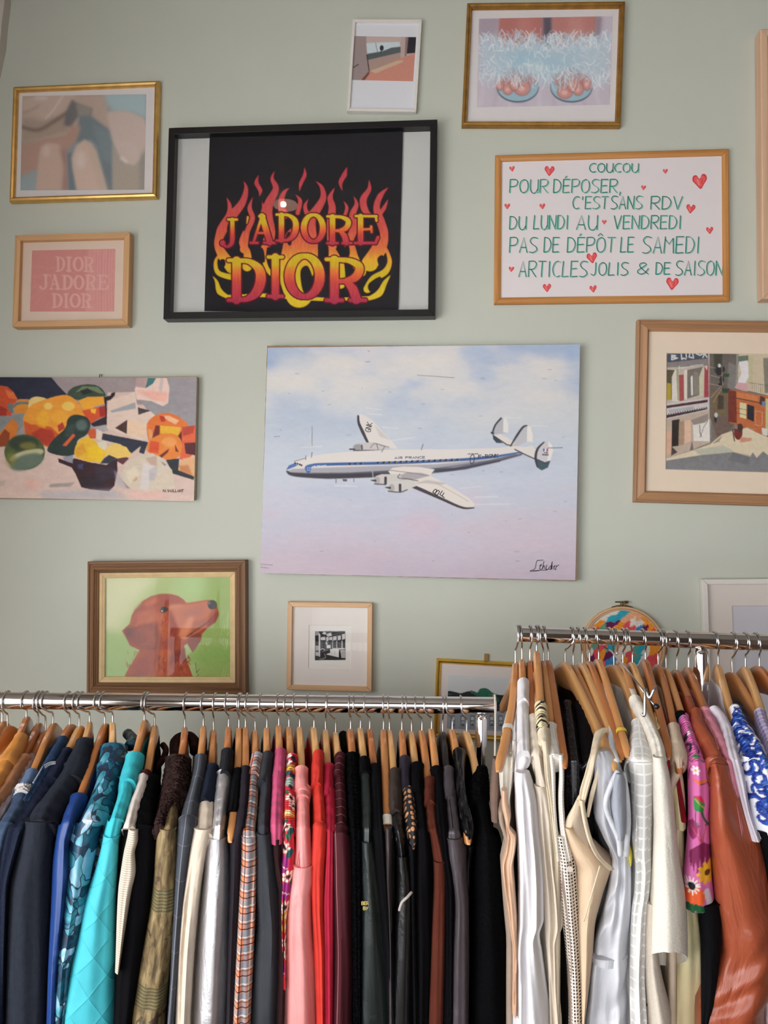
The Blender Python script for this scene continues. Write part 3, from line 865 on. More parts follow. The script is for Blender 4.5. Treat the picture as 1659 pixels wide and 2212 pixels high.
c.poly([(130, 450), (172, 402), (180, 410), (150, 450)], (116, 76, 68), 1, .8); c.stroke([(163, 310), (176, 400)], 6, (78, 62, 62))
c.stroke([(88, 378), (115, 362)], 7, (90, 84, 88)); c.grain(4, 3, 8)
p.art('print', quadpx(*K, [(92, 202), (438, 208), (421, 455), (80, 447)]), .008, c, PAINT, 1.3)
p.glass(.006, .0095)

# ------------------------------------------------------------------ 5. dull gold frame, fluffy slippers
p = Picture('framed_photograph', 'dull gold framed photograph of feet in fluffy blue slippers, top right of wall', 'framed picture',
            [(1008.5, 3.9), (1352, 2), (1340.7, 270), (998, 271)], 0.02)
p.frame([(0, .002), (0, .016), (.002, .019), (.006, .020), (.009, .017), (.0115, .0175), (.014, .012), (.014, .006)], GOLD_DULL)
p.slab('mount', -p.w / 2 + .008, -p.h / 2 + .008, p.w / 2 - .008, p.h / 2 - .008, .004, .0075, PAPER_W)
c = Canvas(1028, 30, 1330, 236, (206, 194, 206), 1.0, K)
for i in range(10): c.stroke([(790 + i * 85, 600), (810 + i * 80, 520), (800 + i * 84, 430)], 18, (186, 174, 188) if i % 2 else (222, 212, 222), .5, 4, True)
c.poly([(780, 90), (910, 90), (900, 200), (780, 210)], (168, 150, 164), .8, 6)
c.poly([(905, 90), (1148, 90), (1152, 260), (896, 260)], (188, 112, 104), 1, 3); c.poly([(1196, 90), (1452, 88), (1436, 250), (1198, 260)], (194, 124, 116), 1, 3)
c.poly([(1000, 90), (1090, 90), (1090, 240), (1000, 240)], (206, 134, 124), .6, 8); c.poly([(1290, 90), (1380, 90), (1370, 230), (1290, 230)], (212, 146, 136), .6, 8)
c.poly([(1148, 95), (1198, 95), (1200, 260), (1150, 260)], (92, 78, 90), 1, 3)
c.poly([(1450, 90), (1480, 90), (1470, 220), (1436, 240)], (120, 96, 112), .7, 5)
for cx in (1008, 1308):
    c.ell(cx, 492, 118, 84, (70, 84, 100), 1, 1.2); c.ell(cx, 488, 115, 80, (158, 192, 206), 1, .8)
    c.ell(cx, 440, 106, 62, (196, 126, 120), 1, 2)
for (x, y, a, b) in ((1032, 494, 48, 42), (953, 500, 30, 32), (908, 482, 22, 26), (990, 470, 28, 40), (1272, 516, 44, 38), (1346, 500, 32, 36), (1396, 470, 26, 38), (1312, 470, 30, 46)):
    c.ell(x, y + 2, a, b, (158, 92, 90), .8, 1.5); c.ell(x, y, a - 3, b - 3, (214, 148, 138), 1, 1.6)
    c.ell(x - 3, y + b * .1, a * .4, b * .35, (238, 190, 182), .8, 1.2)
c.poly([(800, 300), (870, 225), (1000, 250), (1130, 230), (1180, 255), (1300, 225), (1440, 215), (1530, 260), (1530, 380), (1440, 440), (1340, 400), (1240, 420), (1190, 460), (1130, 440), (1050, 410), (960, 420), (880, 440), (800, 380)], (190, 212, 224), .9, 16, True)
c.poly([(900, 300), (1180, 290), (1180, 420), (1000, 390)], (150, 200, 222), .8, 22); c.poly([(1170, 310), (1330, 300), (1330, 400), (1190, 430)], (164, 204, 222), .7, 22)
c.ell(1100, 375, 60, 40, (206, 226, 232), .9, 10)
rs = random.Random(4)
for i in range(900):
    x = rs.uniform(795, 1530); t = rs.choice((0, 0, 1, 2))
    y = rs.uniform(215, 290) if t == 0 else rs.uniform(360, 450) if t == 1 else rs.uniform(250, 420)
    dy = -rs.uniform(10, 60) if t == 0 else rs.uniform(20, 70) if t == 1 else rs.uniform(-30, 30)
    dx = rs.uniform(-35, 35)
    c.stroke([(x, y), (x + dx * .3, y + dy * .6), (x + dx, y + dy)], rs.uniform(3.5, 8), rs.choice(((226, 236, 242), (200, 220, 232), (176, 206, 224), (240, 244, 248))), rs.uniform(.35, .8), 0, True)
c.a = c.a * .9 + np.array([206, 200, 206.]) * .1
c.grain(4, 3, 7)
p.art('print', quadpx(*K, [(790, 105), (1537, 90), (1521, 586), (778, 600)]), .0082, c, PAINT, 1.4)
p.glass(.012, .0092)

# ------------------------------------------------------------------ 6. whiteboard
p = Picture('whiteboard', 'oak framed white board hand lettered in green with red hearts', 'sign',
            [(1070.6, 334), (1574.9, 320.6), (1577.9, 648.8), (1066.6, 657.4)], 0.014)
p.frame([(0, .002), (0, .011), (.003, .0135), (.010, .014), (.0165, .012), (.017, .011), (.017, .005)], OAK_ORANGE)
b_ = p.slab('board', -p.w / 2 + .010, -p.h / 2 + .010, p.w / 2 - .010, p.h / 2 - .010, .003, .008, plain('white_board_enamel', (232, 223, 224), .3, var=.01))
K = (1050, 300, 3.016)
MARK = painted('marker_ink', .6)
ink = Ink(p, .0083, K)
for tx, x0, x1, y0, y1 in (('COUCOU', 672, 990, 160, 216), ('POUR', 153, 400, 265, 350), ('DÉPOSER,', 438, 880, 264, 350), ("C'EST", 563, 792, 376, 455), ('SANS', 812, 1015, 372, 456), ('RDV', 1072, 1275, 375, 458),
                           ('DU', 152, 258, 505, 588), ('LUNDI', 308, 534, 498, 587), ('AU', 588, 722, 498, 590), ('VENDREDI', 830, 1270, 500, 586), ('PAS', 152, 330, 642, 740), ('DE', 376, 472, 642, 738), ('DÉPÔT', 528, 838, 642, 738),
                           ('LE', 874, 958, 640, 738), ('SAMEDI', 1018, 1388, 637, 744), ('ARTICLES', 212, 656, 797, 898), ('JOLIS', 682, 922, 805, 888), ('&', 982, 1055, 808, 880), ('DE', 1105, 1196, 806, 882), ('SAISON', 1234, 1540, 795, 888)):
    ink = Ink(p, .0083, K)
    for st, sm in text_lines(tx, x0, x1, y0, y1, .30, .05): ink.line([(x + 6, y + 4) for x, y in st], 5.5, (120, 196, 176), sm)
    for st, sm in text_lines(tx, x0, x1, y0, y1, .30, .05): ink.line(st, 5.0, (26, 104, 94), sm)
    ink.build('word', MARK, b_)
HEART = [(0, .95), (-.55, .35), (-.95, -.2), (-.8, -.75), (-.35, -.8), (0, -.35), (.4, -.85), (.85, -.75), (.95, -.2), (.5, .4)]
for i, (x, y, r_) in enumerate(((170, 195, 19), (413, 208, 35), (1168, 211, 17), (1393, 277, 52), (1026, 318, 17), (138, 439, 20), (367, 439, 20), (1333, 455, 32), (770, 542, 16), (1457, 596, 25), (690, 775, 37), (165, 849, 19), (397, 970, 29), (698, 977, 25), (1213, 943, 44))):
    ink = Ink(p, .0083, K)
    a = (i * 1.7) % 1 * .3 - .15
    Hh_ = [(x + r_ * (u * math.cos(a) - v * math.sin(a)) * .95, y + r_ * (u * math.sin(a) + v * math.cos(a))) for u, v in HEART]
    ink.fill(Hh_, (214, 62, 72), True)
    ink.fill([(x + (u - x) * .8, y + (v - y) * .8) for u, v in Hh_], (236, 100, 100), True, .0001)
    ink.z += .0002
    ink.line([(x - r_ * .3, y - r_ * .2), (x - r_ * .1, y + r_ * .4)], r_ * .22, (246, 134, 128)); ink.line([(x + r_ * .3, y - r_ * .3), (x + r_ * .2, y + r_ * .3)], r_ * .16, (222, 76, 82))
    ink.build('red_heart', MARK, b_)
# ------------------------------------------------------------------ 7. still-life canvas
CANVAS_EDGE = plain('bare_canvas_edge', (176, 158, 138), .85, bumpy=.2)
p = Picture('canvas_painting', 'unframed still-life canvas of pumpkins, squash and fruit, at left edge', 'painting',
            [(-140, 813), (425.3, 817), (419, 1083), (-143, 1073)], 0.022)
b_ = bevel(p.slab('stretcher', -p.w / 2, -p.h / 2, p.w / 2, p.h / 2, .003, .0212, CANVAS_EDGE), .002)
K = (0, 790, 3.687)
c = Canvas(-146, 808, 430, 1088, (164, 150, 150), 1.0, K)
P = c.poly
P([(-600, 640), (0, 650), (350, 640), (640, 560), (860, 520), (860, 215), (1080, 210), (1090, 310), (1330, 320), (1600, 560), (1600, 1200), (-600, 1200)], (222, 194, 182), 1, 1)
P([(1080, 210), (1100, 100), (1600, 90), (1600, 560), (1330, 420), (1200, 400)], (160, 154, 158), 1, 1)
P([(-600, 80), (405, 88), (470, 165), (540, 237), (400, 275), (300, 255), (240, 270), (140, 270), (60, 180), (-600, 200)], (44, 46, 66), 1, .5)
P([(-600, 160), (0, 160), (60, 168), (110, 210), (145, 270), (100, 320), (95, 400), (30, 412), (-600, 420)], (206, 84, 48), 1, .5)
P([(40, 190), (110, 215), (140, 270), (70, 260)], (230, 116, 64)); P([(0, 320), (60, 350), (50, 405), (0, 405)], (168, 52, 42))
P([(-600, 410), (90, 400), (200, 380), (190, 470), (130, 560), (-600, 640)], (140, 142, 142), 1, 1)
P([(0, 540), (60, 470), (95, 420), (150, 470), (130, 560), (70, 640), (-20, 650)], (218, 128, 52)); P([(0, 560), (40, 505), (80, 540), (70, 640), (-20, 650)], (150, 70, 36))
P([(60, 310), (100, 300), (110, 380), (70, 360)], (112, 122, 124)); P([(105, 310), (160, 268), (230, 270), (240, 330), (220, 380), (120, 380)], (226, 144, 52)); c.stroke([(105, 330), (150, 300), (225, 300)], 22, (120, 126, 124), 1, .4, True)
P([(228, 340), (240, 270), (300, 248), (380, 272), (350, 330), (250, 350)], (238, 206, 130), 1, .5, True)
P([(540, 237), (575, 180), (680, 150), (780, 162), (836, 215), (830, 250), (700, 265), (620, 275)], (62, 78, 64), 1, .5, True)
P([(600, 215), (660, 165), (780, 170), (830, 225), (790, 220), (720, 190), (650, 200)], (122, 140, 104), .9, 1); P([(640, 200), (700, 180), (740, 215), (660, 235)], (34, 42, 40), .9, 1)
P([(190, 470), (195, 400), (255, 315), (360, 272), (470, 240), (550, 240), (620, 290), (668, 360), (690, 420), (640, 540), (560, 580), (380, 645), (300, 610), (220, 560)], (242, 160, 56), 1, .5, True)
P([(188, 440), (250, 470), (320, 470), (410, 490), (480, 560), (380, 648), (300, 612), (205, 550)], (210, 92, 44), 1, 1.5)
P([(250, 540), (330, 500), (420, 520), (440, 580), (380, 640), (300, 600)], (176, 56, 40), .9, 2); P([(290, 400), (350, 350), (400, 420), (360, 500), (300, 480)], (246, 180, 50), .9, 3)
c.ell(385, 325, 34, 28, (246, 212, 120), .9, 2); c.ell(545, 325, 52, 36, (246, 206, 104), .9, 2); c.ell(480, 410, 70, 50, (248, 178, 62), .8, 4); P([(460, 480), (500, 450), (520, 500), (470, 530)], (184, 62, 42), 1, .6)
P([(625, 280), (700, 250), (830, 246), (836, 305), (760, 325), (690, 390), (655, 330)], (246, 172, 56)); P([(655, 360), (720, 345), (850, 318), (858, 400), (780, 425), (720, 465), (690, 420)], (222, 88, 44)); P([(790, 330), (850, 318), (858, 400), (800, 410)], (170, 48, 40))
P([(720, 345), (770, 345), (760, 385), (730, 375)], (250, 190, 60))
P([(828, 252), (880, 240), (892, 218), (920, 212), (916, 240), (880, 276), (852, 282), (848, 490), (838, 320)], (42, 32, 38)); P([(722, 465), (790, 430), (856, 400), (850, 480), (760, 498)], (48, 36, 46))
P([(860, 282), (1078, 210), (1092, 300), (1110, 395), (1200, 362), (1240, 400), (1160, 480), (1180, 590), (1100, 590), (850, 500)], (232, 206, 190), 1, .5)
P([(880, 362), (1078, 294), (1085, 342), (890, 376)], (166, 168, 172), 1, 1); P([(1100, 334), (1202, 360), (1104, 393)], (74, 58, 62)); P([(1015, 432), (1170, 470), (1150, 570), (1010, 545)], (238, 204, 174), 1, .6); P([(918, 497), (1015, 432), (1012, 546)], (78, 50, 46))
P([(1108, 100), (1330, 100), (1352, 180), (1340, 300), (1300, 324), (1200, 282), (1092, 272), (1075, 190)], (240, 208, 194), 1, .5); P([(1080, 195), (1340, 215), (1325, 290), (1210, 270)], (244, 180, 164), .9, 3); P([(1090, 100), (1185, 98), (1160, 180), (1080, 170)], (190, 160, 156), 1, 1); P([(1180, 98), (1245, 100), (1220, 145), (1160, 182)], (64, 122, 122)); c.stroke([(1290, 105), (1280, 200)], 26, (206, 190, 186), .8, 1)
P([(1172, 520), (1180, 450), (1250, 392), (1350, 380), (1430, 412), (1500, 474), (1440, 505), (1430, 560), (1240, 592), (1190, 604)], (232, 122, 56), 1, .5, True)
P([(1300, 400), (1350, 400), (1430, 440), (1400, 470), (1340, 440)], (250, 200, 160), .9, 1); P([(1180, 500), (1215, 520), (1220, 590), (1190, 600)], (236, 160, 96)); P([(1275, 478), (1442, 492), (1425, 562), (1280, 542)], (240, 184, 56)); P([(1240, 478), (1276, 478), (1272, 550), (1212, 585)], (118, 44, 38)); P([(1270, 400), (1310, 405), (1320, 445), (1285, 450)], (196, 60, 40))
P([(1440, 505), (1560, 474), (1560, 690), (1480, 762), (1430, 745), (1450, 620)], (232, 106, 68)); P([(1470, 618), (1560, 612), (1560, 716), (1480, 702)], (92, 42, 48)); P([(1420, 560), (1450, 520), (1450, 640), (1430, 640)], (112, 36, 40)); P([(1450, 490), (1555, 476), (1540, 540), (1460, 560)], (186, 66, 52), .8)
P([(1172, 650), (1200, 590), (1300, 543), (1400, 550), (1452, 620), (1430, 722), (1340, 752), (1270, 722), (1180, 690)], (238, 138, 60), 1, .5, True); P([(1200, 600), (1270, 610), (1265, 700), (1185, 690)], (224, 84, 52), .9, 1); P([(1270, 720), (1350, 660), (1340, 690), (1290, 735)], (110, 40, 36)); P([(1395, 625), (1425, 690), (1400, 685)], (120, 50, 40)); c.ell(1350, 610, 60, 40, (246, 168, 96), .8, 3)
P([(1418, 810), (1460, 742), (1560, 722), (1560, 900), (1430, 855)], (232, 178, 132), 1, .5); P([(1430, 800), (1500, 790), (1540, 890), (1440, 850)], (206, 130, 84), .8, 2)
P([(1322, 752), (1430, 740), (1422, 835), (1550, 885), (1545, 912), (1380, 862)], (46, 52, 58))
P([(820, 540), (1182, 610), (1148, 706), (1108, 692), (1124, 640), (1050, 700), (960, 626), (812, 590)], (46, 50, 66)); P([(940, 690), (1030, 740), (980, 790), (930, 760)], (96, 52, 60))
P([(580, 396), (640, 395), (700, 420), (722, 480), (690, 552), (620, 600), (600, 700), (520, 722), (392, 692), (386, 645), (440, 575), (520, 500), (540, 430)], (42, 58, 54), 1, .5, True); c.ell(652, 476, 48, 44, (104, 124, 116), .8, 4); c.ell(560, 520, 30, 60, (70, 90, 84), .6, 4, .6); P([(585, 542), (602, 558), (530, 642), (498, 638)], (226, 100, 58))
P([(592, 690), (604, 640), (640, 590), (700, 560), (760, 600), (800, 650), (850, 690), (805, 772), (700, 766), (604, 732)], (242, 190, 52), 1, .5); P([(700, 650), (790, 640), (850, 690), (800, 770), (700, 740)], (250, 204, 40), .9, 2); P([(596, 680), (660, 610), (690, 690), (620, 730)], (232, 160, 52), .8, 2)
P([(850, 650), (920, 618), (1010, 650), (1055, 722), (930, 742), (840, 720)], (244, 206, 108), 1, .5); P([(775, 612), (840, 600), (856, 640), (835, 675), (790, 650)], (230, 220, 196)); P([(700, 540), (720, 505), (760, 502), (772, 580), (720, 582)], (212, 92, 52)); P([(770, 505), (815, 525), (805, 600), (765, 580)], (232, 214, 196)); P([(740, 490), (850, 470), (860, 520), (800, 520)], (186, 180, 180), .9)
P([(465, 738), (560, 772), (592, 738), (720, 772), (850, 792), (935, 738), (938, 840), (912, 960), (870, 1002), (720, 986), (650, 970), (602, 860), (572, 812), (470, 772)], (56, 28, 38)); P([(830, 740), (870, 712), (930, 738), (880, 780), (800, 780)], (52, 54, 66)); P([(500, 730), (585, 712), (580, 780), (520, 760)], (150, 150, 166), .9); P([(620, 790), (665, 780), (660, 830), (620, 820)], (66, 72, 110), .9, 1); P([(760, 800), (920, 800), (900, 900), (770, 930)], (62, 56, 74), .6, 5); P([(640, 890), (800, 880), (840, 990), (680, 970)], (36, 30, 40), .7, 5)
c.ell(198, 690, 162, 142, (84, 98, 58), 1, .6); c.ell(190, 620, 120, 60, (48, 60, 52), .8, 5); c.ell(215, 715, 140, 40, (196, 192, 152), 1, 2, -.25); c.ell(215, 768, 138, 60, (104, 120, 104), 1, 4, -.3); c.ell(90, 750, 40, 60, (134, 134, 70), .7, 6); c.ell(225, 640, 70, 30, (140, 130, 60), .8, 5)
P([(958, 880), (1008, 780), (1100, 712), (1220, 700), (1300, 752), (1372, 832), (1394, 972), (1330, 992), (1110, 1006), (1040, 980)], (220, 204, 184), 1, .6)
P([(1140, 780), (1230, 790), (1180, 980), (1120, 990)], (226, 216, 214), .9, 3); P([(1190, 830), (1260, 800), (1240, 910), (1190, 915)], (196, 188, 190), .9, 3); P([(1160, 740), (1250, 720), (1250, 800), (1200, 790)], (200, 168, 152), .9, 2); c.ell(1068, 900, 28, 22, (206, 160, 130), 1, 1.5); P([(1000, 860), (1080, 800), (1110, 860), (1040, 940)], (234, 220, 196), .8, 3); P([(960, 900), (1040, 980), (1010, 980)], (170, 150, 146)); P([(1280, 760), (1330, 790), (1310, 800)], (150, 150, 160))
P([(400, 945), (600, 930), (560, 965), (390, 970)], (160, 150, 146), .9, 2); P([(330, 1005), (900, 985), (1020, 1060), (340, 1062)], (178, 178, 186), .7, 8); P([(1030, 1000), (1300, 1000), (1300, 1070), (1040, 1070)], (236, 190, 178), .7, 6); P([(200, 900), (330, 920), (300, 980), (210, 980)], (230, 176, 162), .7, 8); P([(910, 830), (960, 880), (1010, 980), (930, 960)], (186, 182, 190), .7, 4); P([(-600, 900), (50, 920), (30, 960), (-600, 960)], (190, 176, 160), .7, 3)
c.grain(9, 7, 11, 4, (2, 1)); c.grain(5, 2.2, 12)
p.art('painted_canvas', [(-140, 813.8), (425.1, 817.4), (418.9, 1082.6), (-143, 1072.4)], .022, c, OILPAINT, 1.6, parent=b_)
ik = Ink(p, .02215, K)
for tx, x0, x1 in (('N.', 1300, 1328), ('VAILLANT', 1334, 1462)):
    for st, sm in text_lines(tx, x0, x1, 986, 1006, .3): ik.line(st, 4.5, (40, 36, 44))
ik.build('signature', PAINT, b_)
hk = MB(); hx, hy = p.loc(218, 812, .006); hk.tube([(hx - .004, hy - .004, .006), (hx - .003, hy + .003, .008), (hx + .003, hy + .003, .008), (hx + .003, hy - .002, .008)], .0012, 6)
hk.build('hanging_ring', BRASS, p.e, True)

# ------------------------------------------------------------------ 8. airliner painting
p = Picture('panel_painting', 'large unframed painting of a silver airliner among clouds, centre of wall', 'painting',
            [(577.9, 750.3), (1253.6, 743.2), (1243.4, 1254.3), (561.4, 1238.7)], 0.024)
m = MB()
rs = random.Random(3)
def ragged(a, b, n):
    return [(a[0] + (b[0] - a[0]) * i / n + rs.uniform(-.0007, .0007), a[1] + (b[1] - a[1]) * i / n + rs.uniform(-.0007, .0007)) for i in range(n)]
hw, hh = p.w / 2, p.h / 2
m.prism(ragged((-hw, -hh), (hw, -hh), 60) + ragged((hw, -hh), (hw, hh), 46) + ragged((hw, hh), (-hw, hh), 60) + ragged((-hw, hh), (-hw, -hh), 46), .014, .0233)
b_ = m.build('panel', plain('raw_hardboard_edge', (150, 122, 96), .9, bumpy=.2), p.e)
p.slab('batten', -hw * .7, hh * .55, hw * .7, hh * .7, .002, .014, OAK_BOX)
K = (540, 720, 2.242)
c = Canvas(555, 738, 1262, 1262, (200, 200, 210), 1.0, K)
Hh, Ww = c.h, c.w
ty = np.linspace(0, 1, Hh)[:, None]
base = np.stack([np.interp(ty, [0, .2, .35, .55, .7, .85, 1], v) for v in ([206, 208, 204, 204, 206, 208, 202], [208, 212, 212, 212, 204, 194, 180], [224, 222, 224, 228, 222, 212, 200])], -1) * np.ones((1, Ww, 1))
n1 = vnoise((Hh, Ww), 130, 21, 5, .55, (1.5, .7)); n2 = vnoise((Hh, Ww), 90, 22, 5, .6, (2, .6))
cl = np.clip((n1 - .42) * 5, 0, 1)[..., None] * np.clip(1.5 - ty[..., None] * 3.6, 0, 1)
bl = np.clip((.46 - n1) * 6, 0, 1)[..., None] * np.clip(1.3 - ty[..., None] * 2.6, 0, 1)
c.a = base * (1 - bl * .75) + np.array([158, 184, 224.]) * bl * .75
c.a = c.a * (1 - cl * .85) + np.array([234, 224, 214.]) * cl * .85
pk = np.clip((n2 - .45) * 5, 0, 1)[..., None] * np.clip(ty[..., None] * 3 - 1.5, 0, 1)
c.a = c.a * (1 - pk * .6) + np.array([218, 192, 206.]) * pk * .6
bl2 = np.clip((.5 - n2) * 5, 0, 1)[..., None] * np.clip(1 - abs(ty[..., None] - .55) * 3, 0, 1)
c.a = c.a * (1 - bl2 * .5) + np.array([186, 196, 222.]) * bl2 * .5
for x, y, a, b, cc in ((100, 130, 45, 40, (128, 166, 226)), (1100, 90, 90, 40, (164, 190, 228)), (1560, 100, 40, 60, (160, 188, 228)), (130, 110, 90, 30, (170, 190, 226))): c.ell(x, y, a, b, cc, .7, 9)
for x, y, a, b in ((300, 150, 190, 50), (180, 240, 120, 50), (520, 250, 130, 50), (850, 130, 170, 50), (1000, 260, 120, 45), (1450, 170, 110, 45), (1470, 300, 120, 30)): c.ell(x, y, a, b, (236, 226, 214), .55, 12)
c.ell(830, 930, 110, 60, (226, 188, 208), .6, 14); c.ell(1060, 800, 70, 40, (226, 200, 212), .5, 12); c.ell(500, 1100, 260, 50, (206, 182, 202), .5, 16)
for x0, y0, x1, y1 in ((570, 392, 640, 394), (640, 455, 720, 462), (690, 520, 800, 505), (1230, 408, 1310, 412), (1360, 448, 1440, 452), (1090, 795, 1200, 792), (1085, 830, 1260, 828), (1020, 752, 1120, 742), (410, 740, 520, 742), (250, 555, 350, 548), (560, 362, 640, 372)):
    c.stroke([(x0, y0), (x1, y1)], 4, (240, 238, 238), .6, .6)
for i in range(40):
    x, y = rs.uniform(70, 1580), rs.uniform(70, 1180); c.stroke([(x, y), (x + rs.uniform(3, 22), y + rs.uniform(-3, 3))], 2, (110, 104, 112), .55)
for q in ([(812, 204), (990, 216)], [(560, 140), (582, 138)], [(572, 84), (580, 90)], [(118, 502), (146, 500)], [(48, 1118), (110, 1124)], [(48, 1134), (90, 1138)]): c.stroke(q, 2.6, (120, 100, 100), .7)
c.grain(3.5, 5, 31, 3, (3, 1)); c.grain(2.5, 1.8, 32)
c.a = c.a * .72 + (c.a.mean(2, keepdims=True) * np.array([.995, 1.0, 1.01])) * .28 - 4
# the aircraft, in the finer crop
c.crop = (590, 860, 2.552)
P = c.poly
S = lambda q, w, *r_, **k_: c.stroke(q, [x * 1.6 for x in w] if isinstance(w, list) else w * 1.6, *r_, **k_)
WHT, GRY, DRK, MID = (226, 219, 214), (188, 186, 192), (66, 62, 70), (132, 130, 140)
P([(468, 112), (472, 95), (484, 89), (500, 94), (545, 120), (600, 180), (655, 235), (690, 282), (580, 268), (522, 246), (498, 190)], WHT); S([(470, 100), (474, 140), (496, 190), (522, 245)], [7, 9, 11, 8], DRK, 1, .3, True); P([(560, 150), (640, 225), (655, 235), (590, 215)], (206, 198, 196), .8, 1)
P([(442, 278), (455, 258), (480, 248), (560, 244), (620, 262), (650, 285), (450, 292)], (204, 198, 196)); c.ell(468, 272, 26, 18, (150, 146, 148), .8, 1); S([(424, 283), (450, 283)], 5, DRK); S([(445, 290), (600, 290)], 4, DRK, .8); S([(538, 275), (560, 252), (600, 262), (640, 272)], 2.5, (100, 96, 100), .8, 0, True); S([(490, 262), (492, 282)], 6, DRK, .7)
P([(1206, 195), (1222, 150), (1256, 112), (1285, 112), (1297, 150), (1297, 192), (1228, 202)], (186, 184, 190)); P([(1270, 112), (1288, 114), (1298, 150), (1297, 192), (1270, 190)], (230, 226, 222)); S([(1210, 195), (1226, 150), (1258, 112)], 6, DRK, 1, 0, True); P([(1210, 198), (1268, 250), (1232, 248), (1215, 228)], (62, 76, 84)); S([(1205, 192), (1216, 196)], 6, DRK)
P([(1218, 208), (1250, 198), (1355, 252), (1335, 266), (1290, 262), (1240, 222)], WHT); S([(1222, 212), (1290, 258), (1320, 264)], 4, DRK, .9)
P([(72, 398), (88, 372), (130, 344), (190, 324), (300, 307), (450, 294), (700, 284), (1000, 283), (1240, 276), (1330, 262), (1380, 272), (1400, 290), (1370, 316), (1250, 350), (1000, 400), (850, 418), (550, 438), (300, 446), (140, 434), (90, 418)], WHT)
P([(76, 404), (110, 392), (300, 384), (600, 374), (900, 366), (1200, 338), (1390, 294), (1370, 316), (1250, 350), (1000, 400), (850, 418), (550, 438), (300, 446), (140, 434), (90, 418)], (172, 170, 178), 1, 1.2)
P([(80, 410), (200, 414), (420, 412), (640, 400), (1000, 384), (1250, 338), (1380, 304), (1370, 316), (1250, 350), (1000, 402), (850, 419), (550, 438), (300, 446), (140, 434), (92, 419)], (86, 84, 96), .95, 1)
S([(78, 406), (120, 424), (300, 432), (550, 426), (640, 420)], [6, 12, 16, 14, 8], (60, 56, 66), .9, .8, True); S([(900, 404), (1060, 388), (1250, 348)], [8, 9, 5], (66, 64, 76), .8, .8)
S([(860, 395), (1000, 376), (1200, 345), (1340, 310)], 5, (60, 60, 80), .5, 1, True)
P([(72, 398), (88, 372), (122, 358), (134, 374), (90, 392)], (82, 118, 178)); S([(196, 404), (186, 384), (220, 372), (300, 366), (700, 357), (1000, 343), (1200, 327), (1372, 298)], [14, 12, 11, 10, 10, 10, 9, 4], (76, 110, 168), 1, 0, True); S([(300, 366), (700, 357), (1000, 343), (1200, 327)], 2, (40, 60, 110), .8, 0, True)
c.ell(197, 392, 14, 14, (78, 112, 172)); c.ell(197, 392, 10, 10, (226, 230, 236)); S([(197, 384), (197, 400)], 4, (78, 112, 172)); S([(189, 392), (205, 392)], 4, (78, 112, 172))
for x, y in ((124, 360), (136, 364), (148, 368), (158, 372)): P([(x - 5, y - 6), (x + 4, y - 5), (x + 4, y + 5), (x - 5, y + 4)], (44, 44, 52))
for i in [0, 1, 2] + list(range(5, 20)):
    x = 427 + i * 31.3 + (0 if i < 3 else -1); y = 364 - (x - 427) * .041
    P([(x - 9, y - 5), (x + 6, y - 5), (x + 6, y + 5), (x - 9, y + 5)], (40, 42, 52)); P([(x + 3, y - 1), (x + 8, y - 1), (x + 8, y + 4), (x + 3, y + 4)], (206, 170, 90))
S([(1088, 330), (1096, 314), (1108, 318), (1108, 350), (1096, 364), (1088, 352), (1088, 330)], 3, (60, 60, 70), .9, 0, True)
P([(1332, 280), (1430, 262), (1462, 300), (1456, 340), (1394, 312)], WHT); S([(1334, 284), (1394, 314), (1456, 342)], 4, (70, 66, 72), .9); P([(1324, 266), (1345, 210), (1380, 160), (1400, 153), (1420, 156), (1432, 200), (1432, 243), (1400, 240), (1350, 266)], (196, 194, 200)); P([(1402, 154), (1420, 156), (1432, 200), (1432, 243), (1400, 240)], (234, 228, 222)); S([(1310, 266), (1345, 208), (1378, 162), (1400, 153)], [4, 8, 7, 4], DRK, 1, 0, True)
P([(1450, 330), (1460, 285), (1490, 246), (1520, 238), (1540, 262), (1545, 290), (1530, 345), (1500, 356)], (206, 202, 206)); P([(1516, 238), (1538, 258), (1545, 290), (1530, 345), (1512, 350), (1520, 290)], (234, 228, 224)); P([(1450, 334), (1500, 357), (1530, 346), (1516, 384), (1482, 400), (1462, 388)], (70, 92, 100)); S([(1458, 380), (1448, 330), (1460, 280), (1495, 244)], [5, 9, 8, 4], DRK, 1, 0, True)
S([(1456, 338), (1500, 358), (1526, 348)], 3, DRK, .9)
for i, cc in enumerate(((70, 96, 170), (240, 236, 236), (206, 60, 62))): P([(1490 + i * 9, 280), (1499 + i * 9, 279), (1498 + i * 9, 294), (1489 + i * 9, 295)], cc)
S([(1518, 276), (1596, 274)], 2.4, (90, 84, 90), .8)
P([(636, 404), (660, 386), (720, 378), (800, 380), (892, 394), (866, 428), (952, 472), (1080, 552), (1112, 584), (1106, 604), (1040, 602), (920, 546), (790, 496), (700, 448), (650, 424)], (228, 219, 211)); P([(690, 430), (740, 410), (820, 414), (866, 428), (780, 452), (700, 454)], (168, 162, 166), .9, 1); P([(766, 476), (850, 452), (960, 470), (930, 480), (840, 470)], (196, 188, 186), .9, 1)
S([(764, 484), (830, 512), (920, 552), (1040, 604), (1108, 606)], [12, 12, 10, 8, 4], (70, 64, 72), 1, .3, True); S([(900, 470), (1010, 530), (1080, 572)], 2, (170, 164, 160), .7); S([(640, 400), (690, 404), (860, 428)], 2.5, (120, 112, 112), .7, 0, True)
P([(556, 458), (566, 432), (600, 420), (690, 420), (720, 446), (640, 470), (590, 482), (562, 472)], (208, 202, 198), 1, .3); P([(628, 492), (642, 466), (690, 456), (780, 448), (790, 486), (720, 512), (660, 522), (636, 512)], (212, 206, 202), 1, .3)
